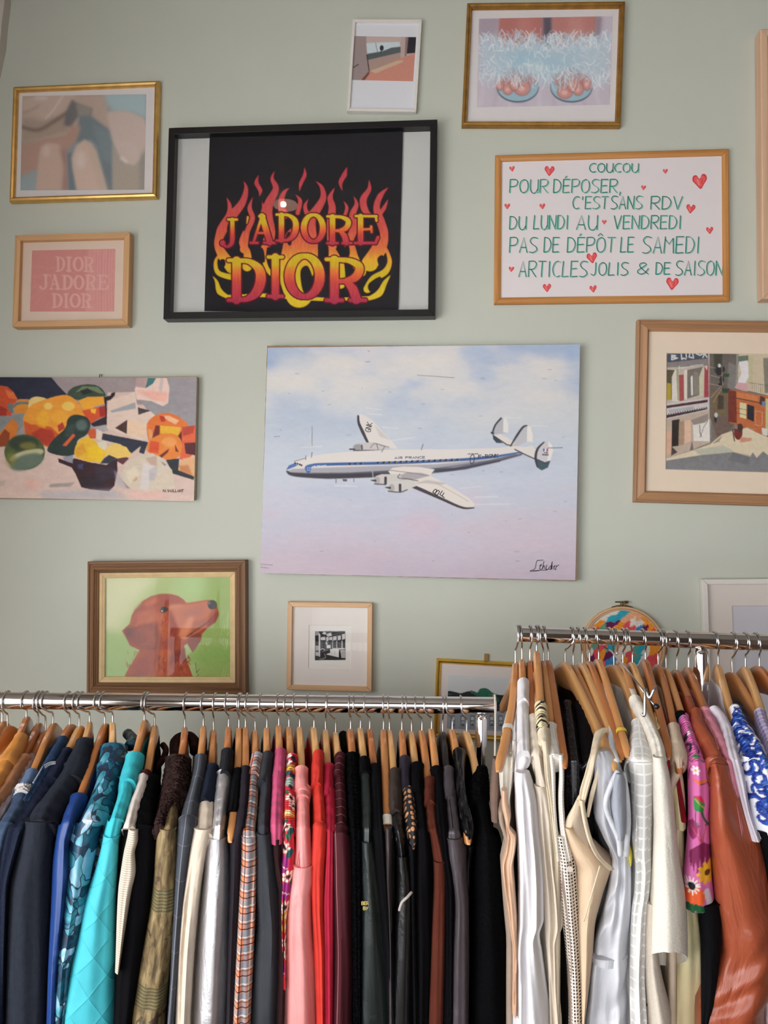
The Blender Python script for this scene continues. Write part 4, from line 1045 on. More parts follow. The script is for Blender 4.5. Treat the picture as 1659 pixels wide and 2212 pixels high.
for (x, y) in ((575, 456), (655, 496)): c.ell(x, y, 16, 22, (170, 164, 164), .8, 1); S([(x - 34, y - 2), (x - 10, y)], [3, 8], DRK); S([(x + 46, y - 16), (x + 46, y + 16)], 9, (50, 48, 54), .9)
S([(560, 474), (620, 478)], 4, DRK, .8); S([(636, 514), (700, 520), (740, 506)], 4, DRK, .8, 0, True); S([(700, 420), (690, 440), (740, 446), (800, 458)], 3, (70, 64, 70), .8, 0, True); S([(549, 405), (552, 440)], 2.5, (210, 206, 206), .9); S([(624, 500), (625, 530)], 2.5, (220, 216, 216), .9)
for q in ([(348, 448), (348, 468)], [(446, 446), (446, 462)], [(216, 300), (212, 328)], [(182, 320), (180, 340)], [(572, 256), (580, 282)], [(616, 268), (600, 298)], [(828, 256), (818, 286)], [(216, 155), (216, 265)]): S(q, 2.6 if q[0][1] != 155 else 1.6, (96, 90, 96), .85)
P([(382, 448), (410, 448), (408, 460), (388, 460)], (90, 86, 92)); S([(118, 350), (180, 332)], 2.5, (90, 88, 96), .7)
p.art('painted_surface', [(578.4, 750.9), (1253, 743.8), (1242.8, 1253.6), (562, 1238.1)], .024, c, OILPAINT, 1.25, parent=b_)
def put(tx, x0, x1, y0, y1, w, col, skew=0, dy=0, rot=None):
    ik = Ink(p, .02415, (590, 860, 2.552))
    for st, sm in text_lines(tx, x0, x1, y0, y1, .35, skew, dy):
        if rot: st = [(rot[0] + (x - rot[0]) * math.cos(rot[2]) - (y - rot[1]) * math.sin(rot[2]), rot[1] + (x - rot[0]) * math.sin(rot[2]) + (y - rot[1]) * math.cos(rot[2])) for x, y in st]
        ik.line(st, w, col, sm)
    ik.build('lettering', PAINT, b_)
put('AIR FRANCE', 670, 836, 324, 335, 3, (84, 92, 124), 0, -3); put('F-BGNK', 1131, 1238, 314, 332, 4.5, (72, 78, 98), .1, -6); put('AIR FRANCE', 1072, 1130, 305, 311, 1.8, (90, 90, 104), 0, -1)
put('AIR FRANCE', 214, 292, 374, 380, 2, (226, 230, 240), 0, -5)
put('GNK', 500, 552, 146, 176, 3.6, (44, 42, 50), 0, 0, (526, 160, -1.35)); put('B', 880, 905, 505, 535, 4.5, (44, 42, 50), 0, 0, (893, 512, -.95)); put('F', 922, 946, 515, 545, 4.5, (44, 42, 50), 0, 0, (936, 526, -.95))
put('AIR', 1492, 1514, 298, 305, 2, (60, 60, 70)); put('FRANCE', 1484, 1518, 309, 316, 2, (60, 60, 70))
ik = Ink(p, .02415, K)
for q in ([(1400, 1100), (1388, 1105), (1380, 1140), (1355, 1152), (1400, 1150)], [(1392, 1100), (1420, 1098)], [(1402, 1128), (1412, 1118), (1402, 1142), (1418, 1140)], [(1424, 1104), (1416, 1142), (1424, 1124), (1430, 1142)], [(1438, 1122), (1434, 1142), (1446, 1142)], [(1458, 1126), (1446, 1138), (1458, 1142), (1464, 1104), (1456, 1142)], [(1464, 1124), (1462, 1144)], [(1470, 1132), (1478, 1124), (1470, 1140), (1480, 1142)], [(1484, 1124), (1480, 1146)], [(1484, 1130), (1496, 1122)], [(1372, 1150), (1440, 1146)]):
    ik.line(q, 3.2, (62, 54, 62), True)
ik.build('signature', PAINT, b_)

# ------------------------------------------------------------------ 9. street scene
p = Picture('framed_painting', 'brown framed street scene with cream mount, cut by right edge of photo', 'framed picture',
            [(1377.5, 689.5), (1812, 692.5), (1806, 1097), (1371.4, 1084)], 0.024)
p.frame([(0, .002), (0, .017), (.002, .0205), (.005, .021), (.006, .018), (.008, .018), (.022, .0235), (.024, .024), (.0265, .022), (.0275, .019), (.029, .018), (.029, .006)], STREET_WOOD)
K = (1350, 660, 4.916)
L = [p.loc(1350 + x / 4.916, 660 + y / 4.916, .013) for x, y in ((441, 499), (2010, 510), (2000, 1790), (430, 1742))]
p.window_mat('mount', (-p.w / 2 + .02, -p.h / 2 + .02, p.w / 2 - .02, p.h / 2 - .02), L, .013, .0022, plain('cream_mount_board', (232, 212, 190), .85, var=.02))
c = Canvas(1435, 758, 1765, 1030, (128, 118, 108), 1.15, K)
P, S = c.poly, c.stroke
P([(400, 480), (905, 480), (905, 1460), (400, 1640)], (196, 182, 168)); P([(400, 480), (884, 480), (884, 565), (400, 615)], (80, 86, 100), 1, .5)
P([(400, 612), (890, 566), (892, 640), (400, 662)], (140, 130, 126)); P([(400, 680), (532, 688), (500, 1000), (400, 1012)], (98, 86, 62), 1, .6); P([(430, 820), (490, 830), (492, 1000), (430, 1006)], (186, 162, 46)); P([(500, 760), (530, 690), (580, 640), (580, 1020), (500, 1020)], (222, 212, 200)); P([(545, 670), (575, 640), (580, 1010), (560, 1010)], (170, 170, 130)); P([(576, 740), (628, 736), (630, 1010), (582, 1018)], (180, 78, 82)); P([(630, 690), (662, 680), (662, 1000), (632, 1000)], (224, 212, 196))
P([(664, 686), (832, 652), (806, 950), (664, 992)], (124, 114, 104), 1, .5); P([(700, 760), (722, 740), (726, 950), (704, 960)], (222, 220, 214)); P([(735, 700), (780, 720), (790, 940), (732, 950)], (150, 140, 122), .8); P([(790, 760), (826, 660), (844, 660), (842, 960), (792, 960)], (206, 200, 168)); P([(846, 650), (890, 640), (892, 974), (842, 978)], (178, 66, 78)); S([(560, 670), (650, 660), (740, 640), (830, 632)], 10, (214, 206, 202), 1, .4, True); P([(850, 650), (880, 640), (872, 690)], (226, 212, 204))
P([(400, 1045), (892, 985), (892, 1110), (400, 1215)], (206, 200, 196)); P([(430, 1068), (885, 1000), (880, 1030), (430, 1095)], (90, 48, 56), 1, .4); P([(430, 1170), (870, 1090), (872, 1105), (430, 1200)], (70, 44, 56), 1, .4); P([(470, 1110), (730, 1070), (740, 1100), (470, 1145)], (170, 168, 172), .8, 1)
for i in range(18): S([(440 + i * 25, 1160 - i * 4.6), (450 + i * 25, 1172 - i * 4.6)], 10, (76, 50, 62))
P([(400, 1225), (890, 1115), (912, 1200), (905, 1450), (720, 1535), (400, 1640)], (196, 172, 152)); P([(500, 1222), (582, 1208), (570, 1492), (498, 1502)], (54, 44, 40), 1, .6); P([(575, 1240), (630, 1222), (630, 1480), (572, 1490)], (178, 144, 116)); P([(430, 1330), (495, 1330), (490, 1560), (430, 1600)], (222, 170, 140)); P([(636, 1222), (702, 1216), (700, 1440), (636, 1475)], (232, 186, 156)); P([(700, 1220), (890, 1150), (880, 1250), (730, 1270)], (150, 136, 130), .9, 1); P([(724, 1272), (850, 1245), (912, 1200), (912, 1445), (732, 1440)], (230, 222, 212)); S([(800, 1400), (840, 1290), (880, 1230)], 6, (90, 84, 84), .8); S([(795, 1270), (800, 1360), (815, 1390)], 7, (70, 66, 66), .9); P([(500, 1500), (560, 1560), (490, 1600)], (80, 66, 58)); P([(690, 1540), (715, 1440), (735, 1560)], (120, 110, 104))
P([(905, 480), (1205, 480), (1192, 1240), (1000, 1455), (912, 1200)], (112, 102, 94), 1, .5); P([(945, 510), (1040, 510), (1030, 700), (950, 720)], (76, 76, 66), .9, 2); P([(1100, 600), (1190, 640), (1180, 900), (1090, 880)], (140, 134, 132), .8, 3); P([(920, 900), (1090, 930), (1080, 1170), (930, 1190)], (126, 104, 70), .9, 2); P([(990, 950), (1050, 960), (1050, 1100), (985, 1110)], (70, 60, 54), .8, 2); P([(912, 1180), (1160, 1180), (1130, 1300), (1000, 1460)], (118, 96, 84), .9, 2)
for x, y, a, b in ((1000, 700, 34, 46), (1030, 790, 26, 40), (1015, 840, 22, 18), (965, 1210, 14, 36), (1045, 680, 20, 30)): c.ell(x, y, a, b, (46, 46, 50), .9, 1)
P([(1040, 728), (1112, 722), (1108, 758), (1040, 765)], (66, 84, 62)); P([(1030, 880), (1112, 884), (1110, 930), (1040, 930)], (58, 76, 56)); c.ell(1005, 640, 16, 20, (214, 208, 200)); c.ell(970, 1165, 18, 26, (196, 200, 206))
for q in ([(885, 735), (1010, 770)], [(890, 830), (1030, 860)], [(905, 655), (960, 665)], [(915, 980), (1020, 860)], [(940, 1030), (1030, 880)], [(1040, 850), (1030, 640)]): S(q, 5, (206, 170, 140), .85)
S([(905, 480), (900, 820), (908, 1440)], 6, (84, 76, 78), .8)
P([(1186, 480), (2100, 480), (2100, 1000), (1519, 960), (1180, 885)], (212, 192, 160)); P([(1186, 480), (1210, 480), (1200, 860), (1180, 860)], (150, 150, 140)); P([(1205, 540), (1312, 530), (1312, 600), (1205, 620)], (112, 122, 106)); P([(1210, 600), (1308, 584), (1316, 760), (1270, 845), (1190, 850), (1240, 720)], (230, 224, 226), 1, .5); P([(1166, 872), (1204, 816), (1312, 830), (1312, 916), (1240, 905)], (214, 164, 164)); P([(1320, 540), (1360, 530), (1360, 830), (1318, 820)], (196, 190, 140), .8, 1); P([(1470, 560), (2100, 540), (2100, 900), (1486, 930)], (140, 132, 116))
S([(1312, 820), (1520, 850), (2000, 880)], 5, (90, 84, 78), .9); S([(1310, 910), (1520, 960), (2000, 1000)], 8, (110, 96, 86), .9)
for i in range(14): S([(1330 + i * 22, 830 + i * 3), (1332 + i * 22, 905 + i * 4)], 3, (88, 84, 80), .8)
P([(1098, 900), (1190, 900), (1400, 950), (2100, 1000), (2100, 1420), (1480, 1375), (1098, 1240)], (208, 108, 58)); P([(1098, 900), (1184, 912), (1190, 1250), (1098, 1240)], (132, 56, 42)); P([(1190, 920), (1410, 960), (1420, 1020), (1190, 980)], (222, 126, 70)); S([(1186, 985), (1430, 1035), (1500, 1050)], 10, (96, 72, 58)); P([(1440, 960), (1490, 980), (1480, 1070), (1430, 1050)], (90, 60, 50)); P([(1456, 1020), (1492, 1020), (1490, 1076), (1456, 1070)], (110, 130, 180))
P([(1222, 1030), (1292, 1042), (1290, 1206), (1222, 1190)], (226, 210, 156)); P([(1300, 1050), (1376, 1075), (1370, 1235), (1300, 1205)], (46, 48, 54)); S([(1185, 1090), (1290, 1110)], 4, (70, 50, 46)); S([(1185, 1140), (1290, 1165)], 4, (70, 50, 46)); S([(1388, 1120), (1460, 1135), (1456, 1280), (1388, 1270), (1388, 1120)], 4, (214, 186, 170)); P([(1496, 990), (2100, 1000), (2100, 1400), (1496, 1380)], (206, 196, 130)); P([(1455, 1300), (1519, 1310), (1510, 1390), (1460, 1370)], (220, 214, 204)); P([(1300, 1290), (1380, 1310), (1370, 1350), (1290, 1330)], (190, 140, 110), .8)
P([(905, 1475), (1030, 1370), (1180, 1320), (1300, 1300), (1400, 1350), (1519, 1400), (2100, 1420), (2100, 1620), (400, 1660), (400, 1640), (720, 1540)], (224, 206, 172), 1, .5)
P([(735, 1535), (1050, 1488), (1160, 1550), (830, 1610)], (188, 188, 168), .9, 1.5); P([(400, 1655), (800, 1592), (1150, 1558), (1330, 1610), (1360, 1560), (1400, 1620), (1470, 1550), (1519, 1590), (2100, 1580), (2100, 1830), (400, 1800)], (132, 130, 132), 1, .8); P([(1150, 1560), (1330, 1600), (1320, 1700), (1100, 1640)], (112, 112, 116), .7, 4)
c.ell(1205, 1345, 46, 84, (132, 48, 42)); c.ell(1225, 1300, 30, 46, (84, 56, 50)); c.ell(1182, 1290, 18, 24, (140, 130, 126)); S([(1145, 1320), (1165, 1440)], 12, (90, 70, 66)); P([(1230, 1400), (1350, 1410), (1340, 1440), (1220, 1460)], (214, 140, 110), .9, 1.5); P([(930, 1470), (1040, 1380), (1000, 1450)], (150, 126, 110), .8)
for q in ([(500, 530), (498, 575)], [(500, 530), (540, 535), (505, 552), (560, 560), (500, 578)], [(600, 520), (606, 575), (625, 560), (650, 572)], [(650, 515), (655, 555)], [(690, 512), (684, 550), (730, 560), (722, 510)], [(760, 515), (800, 530), (835, 515)], [(830, 555), (850, 510), (872, 550)]): S(q, 13, (226, 222, 220), .95)
c.a = c.a * .84 + c.a.mean(2, keepdims=True) * .16
c.grain(9, 6, 41, 4); c.grain(5, 2, 42)
p.art('painted_sheet', quadpx(*K, [(432, 490), (2018, 502), (2008, 1796), (422, 1750)]), .0105, c, PAINT, 1.3)
p.glass(.026, .0145)

# ------------------------------------------------------------------ 10. red setter
p = Picture('framed_painting', 'stepped brown frame with painting of a red setter dog on green', 'framed picture',
            [(186, 1213.4), (531.3, 1208.8), (529.6, 1502), (184.4, 1502)], 0.032)
p.frame([(0, .002), (0, .024), (.002, .0285), (.007, .029), (.009, .026), (.011, .0265), (.018, .031), (.021, .032), (.0225, .028), (.024, .0285), (.0265, .024), (.028, .0245), (.031, .021), (.031, .006)], BROWN_STEP)
p.frame([(0, .010), (0, .019), (.002, .0205), (.009, .0195), (.010, .018), (.012, .0185), (.0155, .0165), (.0155, .008)], LINER, 'liner', .0295)
K = (160, 1190, 4.1475)
c = Canvas(225, 1235, 508, 1480, (164, 182, 112), 1.1, K)
P, S = c.poly, c.stroke
P([(270, 200), (780, 200), (600, 420), (420, 700), (270, 760)], (204, 206, 160), 1, 22); P([(270, 700), (600, 860), (560, 1190), (270, 1190)], (150, 180, 104), .9, 16); P([(1150, 220), (1440, 220), (1440, 1200), (1100, 1200)], (140, 166, 82), .9, 14); P([(900, 200), (1200, 200), (1150, 440), (950, 400)], (160, 190, 120), .8, 18); P([(1000, 900), (1430, 850), (1430, 1000), (1050, 1010)], (128, 168, 78), .6, 10)
for i in range(26):
    x = 1330 + rs.uniform(0, 70); y = rs.choice((rs.uniform(520, 860), rs.uniform(1000, 1150))); S([(x, y), (x - rs.uniform(5, 40), y + rs.uniform(40, 110))], 3, (196, 210, 150), .6)
P([(432, 718), (500, 655), (518, 580), (545, 530), (592, 508), (612, 455), (690, 408), (780, 386), (860, 387), (935, 405), (985, 440), (1010, 470), (1100, 455), (1200, 440), (1262, 452), (1285, 500), (1298, 560), (1285, 610), (1200, 690), (1150, 745), (1140, 800), (1100, 860), (1062, 908), (1020, 830), (990, 850), (1000, 940), (1030, 1030), (1066, 1130), (1072, 1200), (424, 1200), (460, 1110), (520, 1010), (590, 892), (500, 850), (462, 760)], (166, 84, 50), 1, .6)
P([(545, 530), (612, 455), (780, 388), (900, 400), (980, 450), (860, 510), (780, 480), (650, 520), (560, 640)], (158, 76, 50), .8, 5); P([(620, 470), (740, 410), (760, 450), (660, 510)], (196, 110, 64), .8, 5)
P([(860, 480), (1010, 480), (1200, 452), (1250, 520), (1180, 640), (1040, 760), (940, 740), (900, 620)], (196, 122, 92), .9, 7); P([(950, 560), (1080, 500), (1180, 470), (1160, 560), (1020, 640)], (178, 112, 92), .8, 6); P([(930, 760), (1040, 580), (1080, 600), (1000, 800)], (216, 146, 110), .8, 5); P([(1070, 640), (1180, 600), (1200, 660), (1060, 740)], (170, 104, 82), .8, 4)
P([(560, 560), (680, 520), (790, 560), (840, 640), (720, 640), (560, 680)], (188, 104, 64), .8, 7); P([(790, 560), (850, 560), (880, 760), (820, 830), (760, 700)], (192, 104, 60), .8, 6)
P([(520, 690), (640, 660), (740, 650), (775, 800), (745, 890), (600, 880), (482, 800), (436, 722), (500, 740)], (140, 66, 42), .95, 4); P([(600, 700), (700, 690), (740, 800), (690, 870)], (166, 86, 54), .7, 6); P([(460, 690), (530, 690), (520, 760), (470, 780)], (112, 48, 34), .9, 3)
P([(860, 540), (940, 700), (900, 900), (850, 880)], (150, 62, 30), .8, 5); P([(770, 890), (860, 880), (840, 1000), (770, 1000)], (196, 106, 56), .8, 4); P([(880, 900), (990, 880), (1010, 990), (860, 1010)], (130, 54, 34), .8, 5); P([(560, 950), (700, 960), (680, 1100), (500, 1180)], (150, 66, 40), .7, 8); P([(700, 1010), (840, 1010), (860, 1190), (720, 1190)], (188, 98, 58), .7, 8)
for i in range(200):
    x, y = rs.uniform(470, 1040), rs.uniform(900, 1180); S([(x, y), (x + rs.uniform(-10, 14), y + rs.uniform(16, 46))], 9, rs.choice(((196, 110, 66), (130, 58, 36), (176, 88, 52))), .5, 0, True)
for i in range(130):
    x, y = rs.uniform(560, 900), rs.uniform(560, 860); S([(x, y), (x - rs.uniform(4, 16), y + rs.uniform(10, 34))], 9, rs.choice(((200, 116, 72), (138, 62, 40))), .4)
P([(1040, 740), (1140, 740), (1130, 820), (1062, 908), (1015, 830)], (140, 76, 56), .95, 3); P([(1200, 640), (1290, 540), (1298, 580), (1270, 640), (1200, 690)], (150, 68, 44), .95, 2); S([(1010, 770), (1100, 705), (1200, 640), (1270, 560)], [5, 6, 5, 3], (92, 46, 36), .9, .6, True); S([(1010, 785), (1110, 725), (1190, 680)], 4, (226, 176, 150), .7, .6)
c.ell(1240, 484, 42, 42, (28, 26, 32), 1, .8); c.ell(1215, 470, 12, 9, (110, 112, 124), .8, 1); c.ell(1250, 512, 16, 7, (60, 58, 66), .8, .6)
P([(770, 540), (788, 500), (830, 505), (848, 530), (815, 552), (785, 555)], (54, 34, 28), 1, 1); c.ell(803, 526, 15, 18, (24, 20, 22), 1, .5); c.ell(790, 540, 7, 6, (226, 222, 218), .95); P([(840, 500), (920, 480), (1000, 500), (860, 530)], (206, 136, 100), .6, 4)
for q in ([(980, 900), (1000, 880)], [(1000, 970), (1030, 960)], [(1010, 1000), (1040, 985)], [(1090, 1005), (1100, 1090)], [(1100, 1095), (1125, 1060)], [(1105, 1125), (1120, 1105)]): S(q, 4, (40, 36, 30), .9)
g_ = c.a.mean(2, keepdims=True)
dogm = np.clip((c.a[:, :, :1] - c.a[:, :, 1:2] - 10) / 30, 0, 1)
c.a = c.a * (1 - dogm) + ((c.a - 120) * 1.18 + 104) * dogm
c.grain(6, 5, 51, 4); c.grain(3, 1.8, 52)
p.art('painted_board', quadpx(*K, [(282, 214), (1424, 208), (1424, 1180), (280, 1180)]), .0105, c, OILPAINT, 1.25)
ik = Ink(p, .0107, K)
for tx, x0, x1 in (('1964', 1122, 1178),):
    for st, sm in text_lines(tx, x0, x1, 1140, 1158, .3): ik.line(st, 4, (40, 38, 30))
ik.build('date', PAINT, p.e)
p.glass(.042, .0135)

# ------------------------------------------------------------------ 11. small pale oak frame with a linocut
p = Picture('framed_print', 'small pale wood frame with tiny black and white print, above the left rail', 'framed picture',
            [(622.9, 1300.5), (804.9, 1302.2), (802.4, 1493.5), (617, 1491.4)], 0.02)
p.frame([(0, .002), (0, .018), (.001, .0195), (.0115, .02), (.0125, .019), (.0125, .006)], OAK_PALE, gap=.0006)
K = (600, 1280, 7.213)
L = [p.loc(600 + x / 7.213, 1280 + y / 7.213, .0115) for x, y in ((486, 505), (1146, 508), (1142, 1192), (474, 1188))]
p.window_mat('mount', (-p.w / 2 + .009, -p.h / 2 + .009, p.w / 2 - .009, p.h / 2 - .009), L, .0115, .002, plain('white_mount_board', (232, 224, 218), .85, var=.01))
c = Canvas(663, 1346, 762, 1448, (232, 228, 222), 2.2, K)
P, S = c.poly, c.stroke
BK, WH = (52, 50, 54), (214, 212, 212)
P([(584, 604), (1052, 602), (1058, 1052), (580, 1058)], BK); P([(584, 606), (640, 606), (640, 670), (584, 668)], (150, 150, 150)); P([(640, 620), (664, 660), (660, 1000), (640, 1000)], WH); P([(590, 830), (640, 826), (645, 900), (590, 910)], (170, 170, 170)); P([(588, 925), (640, 930), (650, 990), (588, 985)], (190, 188, 188)); P([(590, 670), (632, 668), (632, 800), (590, 820)], (50, 40, 50))
for q in ([(690, 640), (720, 612), (760, 625), (740, 660)], [(750, 650), (830, 625), (850, 670), (780, 690)], [(670, 700), (740, 690), (745, 745), (670, 745)], [(755, 700), (790, 690), (800, 740), (760, 770)], [(800, 700), (855, 690), (850, 745), (808, 745)], [(865, 690), (920, 680), (920, 740), (860, 750)], [(935, 680), (985, 668), (985, 735), (935, 745)], [(1000, 650), (1050, 640), (1050, 720), (1005, 740)]): P(q, WH)
for q in ([(860, 660), (1050, 610)], [(860, 690), (1050, 640)], [(700, 610), (860, 620)], [(760, 640), (790, 680)], [(860, 610), (1040, 606)]): S(q, 5, (150, 150, 150))
for x in (855, 922, 1003): P([(x - 5, 750), (x + 6, 750), (x + 6, 880), (x - 5, 880)], WH)
P([(855, 870), (1050, 865), (1050, 885), (855, 888)], WH)
P([(762, 818), (826, 818), (826, 868), (762, 870)], (228, 226, 222)); c.ell(764, 796, 14, 18, WH); S([(745, 780), (760, 760), (790, 770)], 8, (180, 178, 178)); S([(670, 890), (700, 876), (735, 896)], 12, WH, .9, 0, True); S([(690, 930), (740, 900)], 8, (140, 138, 138)); S([(730, 960), (745, 1010), (700, 1035), (650, 1035)], 9, (170, 168, 166), 1, 0, True); S([(720, 920), (770, 900)], 7, (130, 128, 120))
P([(818, 884), (962, 884), (960, 965), (820, 945)], (226, 224, 222)); P([(760, 960), (820, 940), (958, 965), (950, 1012), (840, 985), (762, 968)], (218, 216, 214)); P([(975, 900), (1052, 896), (1054, 1020), (990, 1020)], (176, 174, 172)); P([(955, 890), (975, 900), (995, 1030), (952, 1030)], (30, 28, 32)); S([(888, 890), (892, 955)], 4, (150, 148, 148))
for i in range(60): S([(q := (rs.uniform(590, 1050), rs.uniform(610, 1045))), (q[0] + rs.uniform(-16, 16), q[1] + rs.uniform(-8, 8))], 3, rs.choice((WH, BK)), .7)
p.art('print', quadpx(*K, [(470, 490), (1160, 494), (1156, 1204), (460, 1200)]), .0095, c, PAINT, 1.0)
p.glass(.0105, .0135)

# ------------------------------------------------------------------ 12. gold frame behind the rails: building under hills
p = Picture('framed_print', 'shiny gold frame with print of grey building under dark hills, behind rail end', 'framed picture',
            [(941.6, 1421.5), (1180, 1437), (1171, 1606), (937.4, 1594.5)], 0.015)
p.frame([(0, .002), (0, .009), (.002, .013), (.0055, .015), (.009, .0135), (.0115, .010), (.0125, .0085), (.0125, .004)], GOLD_BRIGHT)
K = (900, 1390, 7.213)
p.slab('mount', -p.w / 2 + .008, -p.h / 2 + .008, p.w / 2 - .008, p.h / 2 - .008, .003, .0062, plain('pinkish_white_mount', (232, 222, 218), .85, var=.01))
c = Canvas(960, 1450, 1152, 1585, (218, 222, 224), 1.4, K)
P, S = c.poly, c.stroke
HL = [(470, 745), (530, 742), (640, 768), (690, 780), (800, 746), (870, 750), (950, 770), (990, 710), (1060, 695), (1120, 715), (1180, 770), (1260, 800), (1340, 805), (1500, 820), (1900, 800)]
P(HL + [(1900, 1080), (470, 1080)], (44, 50, 54), 1, .4)
P([(830, 730), (900, 748), (950, 772), (990, 710), (1060, 695), (1120, 715), (1180, 775), (1250, 830), (1300, 900), (1200, 960), (1100, 900), (1000, 860), (900, 800)], (46, 110, 88), 1, 1)
for i in range(26): x, y = rs.uniform(850, 1280), rs.uniform(720, 880); S([(x, y), (x + rs.uniform(-50, 20), y + rs.uniform(10, 60))], 7, rs.choice(((112, 180, 146), (30, 78, 66), (70, 140, 110))), .6)
for q in ([(500, 790), (530, 800)], [(650, 770), (680, 800)], [(840, 745), (870, 780)]): S(q, 10, (140, 150, 160), .7)
P([(470, 1060), (1900, 1060), (1900, 1400), (470, 1330)], (172, 180, 192))
for x in (535, 690, 838, 1140, 1280, 1440):
    P([(x, 1125), (x + 62, 1128), (x + 62, 1290), (x, 1286)], (70, 86, 108)); P([(x + 8, 1140), (x + 58, 1142), (x + 58, 1200), (x + 8, 1200)], (214, 220, 218)); P([(x + 10, 1215), (x + 56, 1215), (x + 56, 1270), (x + 10, 1270)], (196, 206, 206)); c.ell(x + 34, 1258, 10, 14, (50, 54, 62)); P([(x - 14, 1295), (x + 76, 1300), (x + 76, 1345), (x - 14, 1335)], (150, 160, 176))
p.art('print', quadpx(*K, [(497, 492), (1790, 560), (1770, 1390), (468, 1326)]), .0068, c, PAINT, 1.3)
p.glass(.0105, .0074)
m = MB(); a = p.loc(1050.5, 1417.5, .006); m.box(a[0] - .005, a[1] - .012, .002, a[0] + .005, a[1] + .006, .006); m.tube([(a[0], a[1] + .001, .006), (a[0], a[1] + .001, .009)], .0016, 8)
m.build('hanging_plate', BRASS, p.e)

# ------------------------------------------------------------------ 13. embroidery hoop
cx, cy, R_ = 1346.5, 1399.5, 90.5
p = Picture('embroidery_hoop', 'round embroidery hoop of orange, teal and purple stitching, behind right rail', 'embroidery',
            [(cx - R_, cy - R_), (cx + R_, cy - R_), (cx + R_, cy + R_), (cx - R_, cy + R_)], 0.014)
Rm = p.w / 2
def ring(pic, name, r0, r1, z0, z1, mat, n=72, parent=None):
    v, f = [], []
    for i in range(n):
        t = 2 * math.pi * i / n
        for r, z in ((r0, z0), (r0, z1), (r1, z1), (r1, z0)): v.append((r * math.cos(t), r * math.sin(t), z))
    for i in range(n):
        j = (i + 1) % n
        for k in range(4): f.append((i * 4 + k, j * 4 + k, j * 4 + (k + 1) % 4, i * 4 + (k + 1) % 4))
    uv = [(x[0] * 2 + x[1], x[2]) for x in v]
    return bevel(mk(name, v, f, mat, parent or pic.e, uvs=uv), .001)
ring(p, 'outer_ring', Rm - .0055, Rm, .002, .014, OAK_PALE); ring(p, 'inner_ring', Rm - .0095, Rm - .006, .003, .0125, OAK_PALE)
c = Canvas(1254, 1308, 1440, 1492, (228, 214, 202), 1.6, (1240, 1240, 3.96))
seeds = [(190, 400, 'w'), (330, 330, 'w'), (260, 380, 'w'), (430, 330, 't'), (360, 390, 't'), (310, 385, 't'), (520, 330, 'p'), (440, 390, 'p'), (560, 370, 'p'), (230, 410, 'o'), (190, 440, 'o'), (150, 430, 'r'), (170, 470, 'r'), (300, 430, 'm'), (350, 420, 'm'), (250, 470, 'g'), (400, 440, 'o'), (350, 470, 'o'), (450, 440, 'c'), (430, 480, 'c'), (500, 470, 'c'), (500, 420, 'w'), (550, 430, 'w'), (580, 410, 'w'), (570, 450, 'b'), (600, 470, 'm'), (620, 410, 'o'), (660, 460, 'o'), (600, 390, 'o'), (690, 480, 'r'),
         (110, 620, 'p'), (150, 660, 'w'), (110, 690, 'w'), (175, 615, 'g'), (200, 650, 'c'), (190, 700, 'c'), (160, 720, 'm'), (230, 700, 'o'), (330, 640, 't'), (340, 620, 't'), (300, 690, 'm'), (330, 740, 'b'), (300, 760, 'b'), (390, 660, 'w'), (400, 700, 'w'), (370, 620, 'p'), (430, 740, 'o'), (470, 690, 'c'), (480, 720, 'c'), (520, 650, 'g'), (520, 720, 'g'), (560, 640, 't'), (560, 720, 't'), (610, 680, 'w'), (580, 720, 'w'), (690, 640, 'o'), (680, 660, 'o'), (660, 720, 'c'), (680, 760, 'c'), (480, 620, 'w'), (380, 560, 'o'), (250, 560, 'w'), (600, 560, 'p'), (480, 560, 't'), (250, 800, 'c'), (350, 850, 'o'), (450, 900, 't'), (550, 840, 'm'), (600, 800, 'w'), (420, 820, 'p')]
CC = {'w': (232, 222, 212), 't': (46, 168, 190), 'p': (240, 172, 130), 'o': (248, 152, 44), 'r': (226, 82, 56), 'm': (112, 26, 82), 'g': (100, 158, 136), 'c': (228, 84, 92), 'b': (52, 142, 206)}
Y, X = np.mgrid[0:c.h, 0:c.w]
gx = (X / c.S + c.x0 - 1240) * 3.96; gy = (Y / c.S + c.y0 - 1240) * 3.96
wob = (vnoise((c.h, c.w), 9, 61, 2) - .5) * 46
ga = (gx - gy) * .7071 + wob; gb = (gx + gy) * .7071
dd = np.stack([((ga - (a - b) * .7071) * .62) ** 2 + ((gb - (a + b) * .7071) * 1.15) ** 2 for a, b, k in seeds])
c.a = np.array([CC[k] for a, b, k in seeds], float)[dd.argmin(0)]
th = np.sin((gb + wob * .5) * .75 + vnoise((c.h, c.w), 14, 62) * 9)
c.a = c.a * (1 + .10 * th)[:, :, None]
c.grain(8, 2.5, 63)
bk = (X / c.S + c.x0 - cx) ** 2 + (Y / c.S + c.y0 - cy) ** 2 > 80.5 ** 2
c.a[bk] = (228, 214, 202)
n_r, n_t = 64, 128
v, cl_, f = [], [], []
pts = []
for i in range(n_r + 1):
    for j in range(n_t):
        r = (Rm - .0065) * i / n_r; t = 2 * math.pi * j / n_t
        v.append((r * math.cos(t), r * math.sin(t), .0088))
va = np.array(v)
Wd = np.array(p.o) + va[:, :1] * np.array(p.u) + va[:, 1:2] * np.array(p.v) + va[:, 2:] * np.array(p.n) - np.array(CAM)
zc = Wd @ np.array(_f)
cl_ = c.sample(W_IMG / 2 + FPX * (Wd @ np.array(_r)) / zc, H_IMG / 2 - FPX * (Wd @ np.array(_u)) / zc)
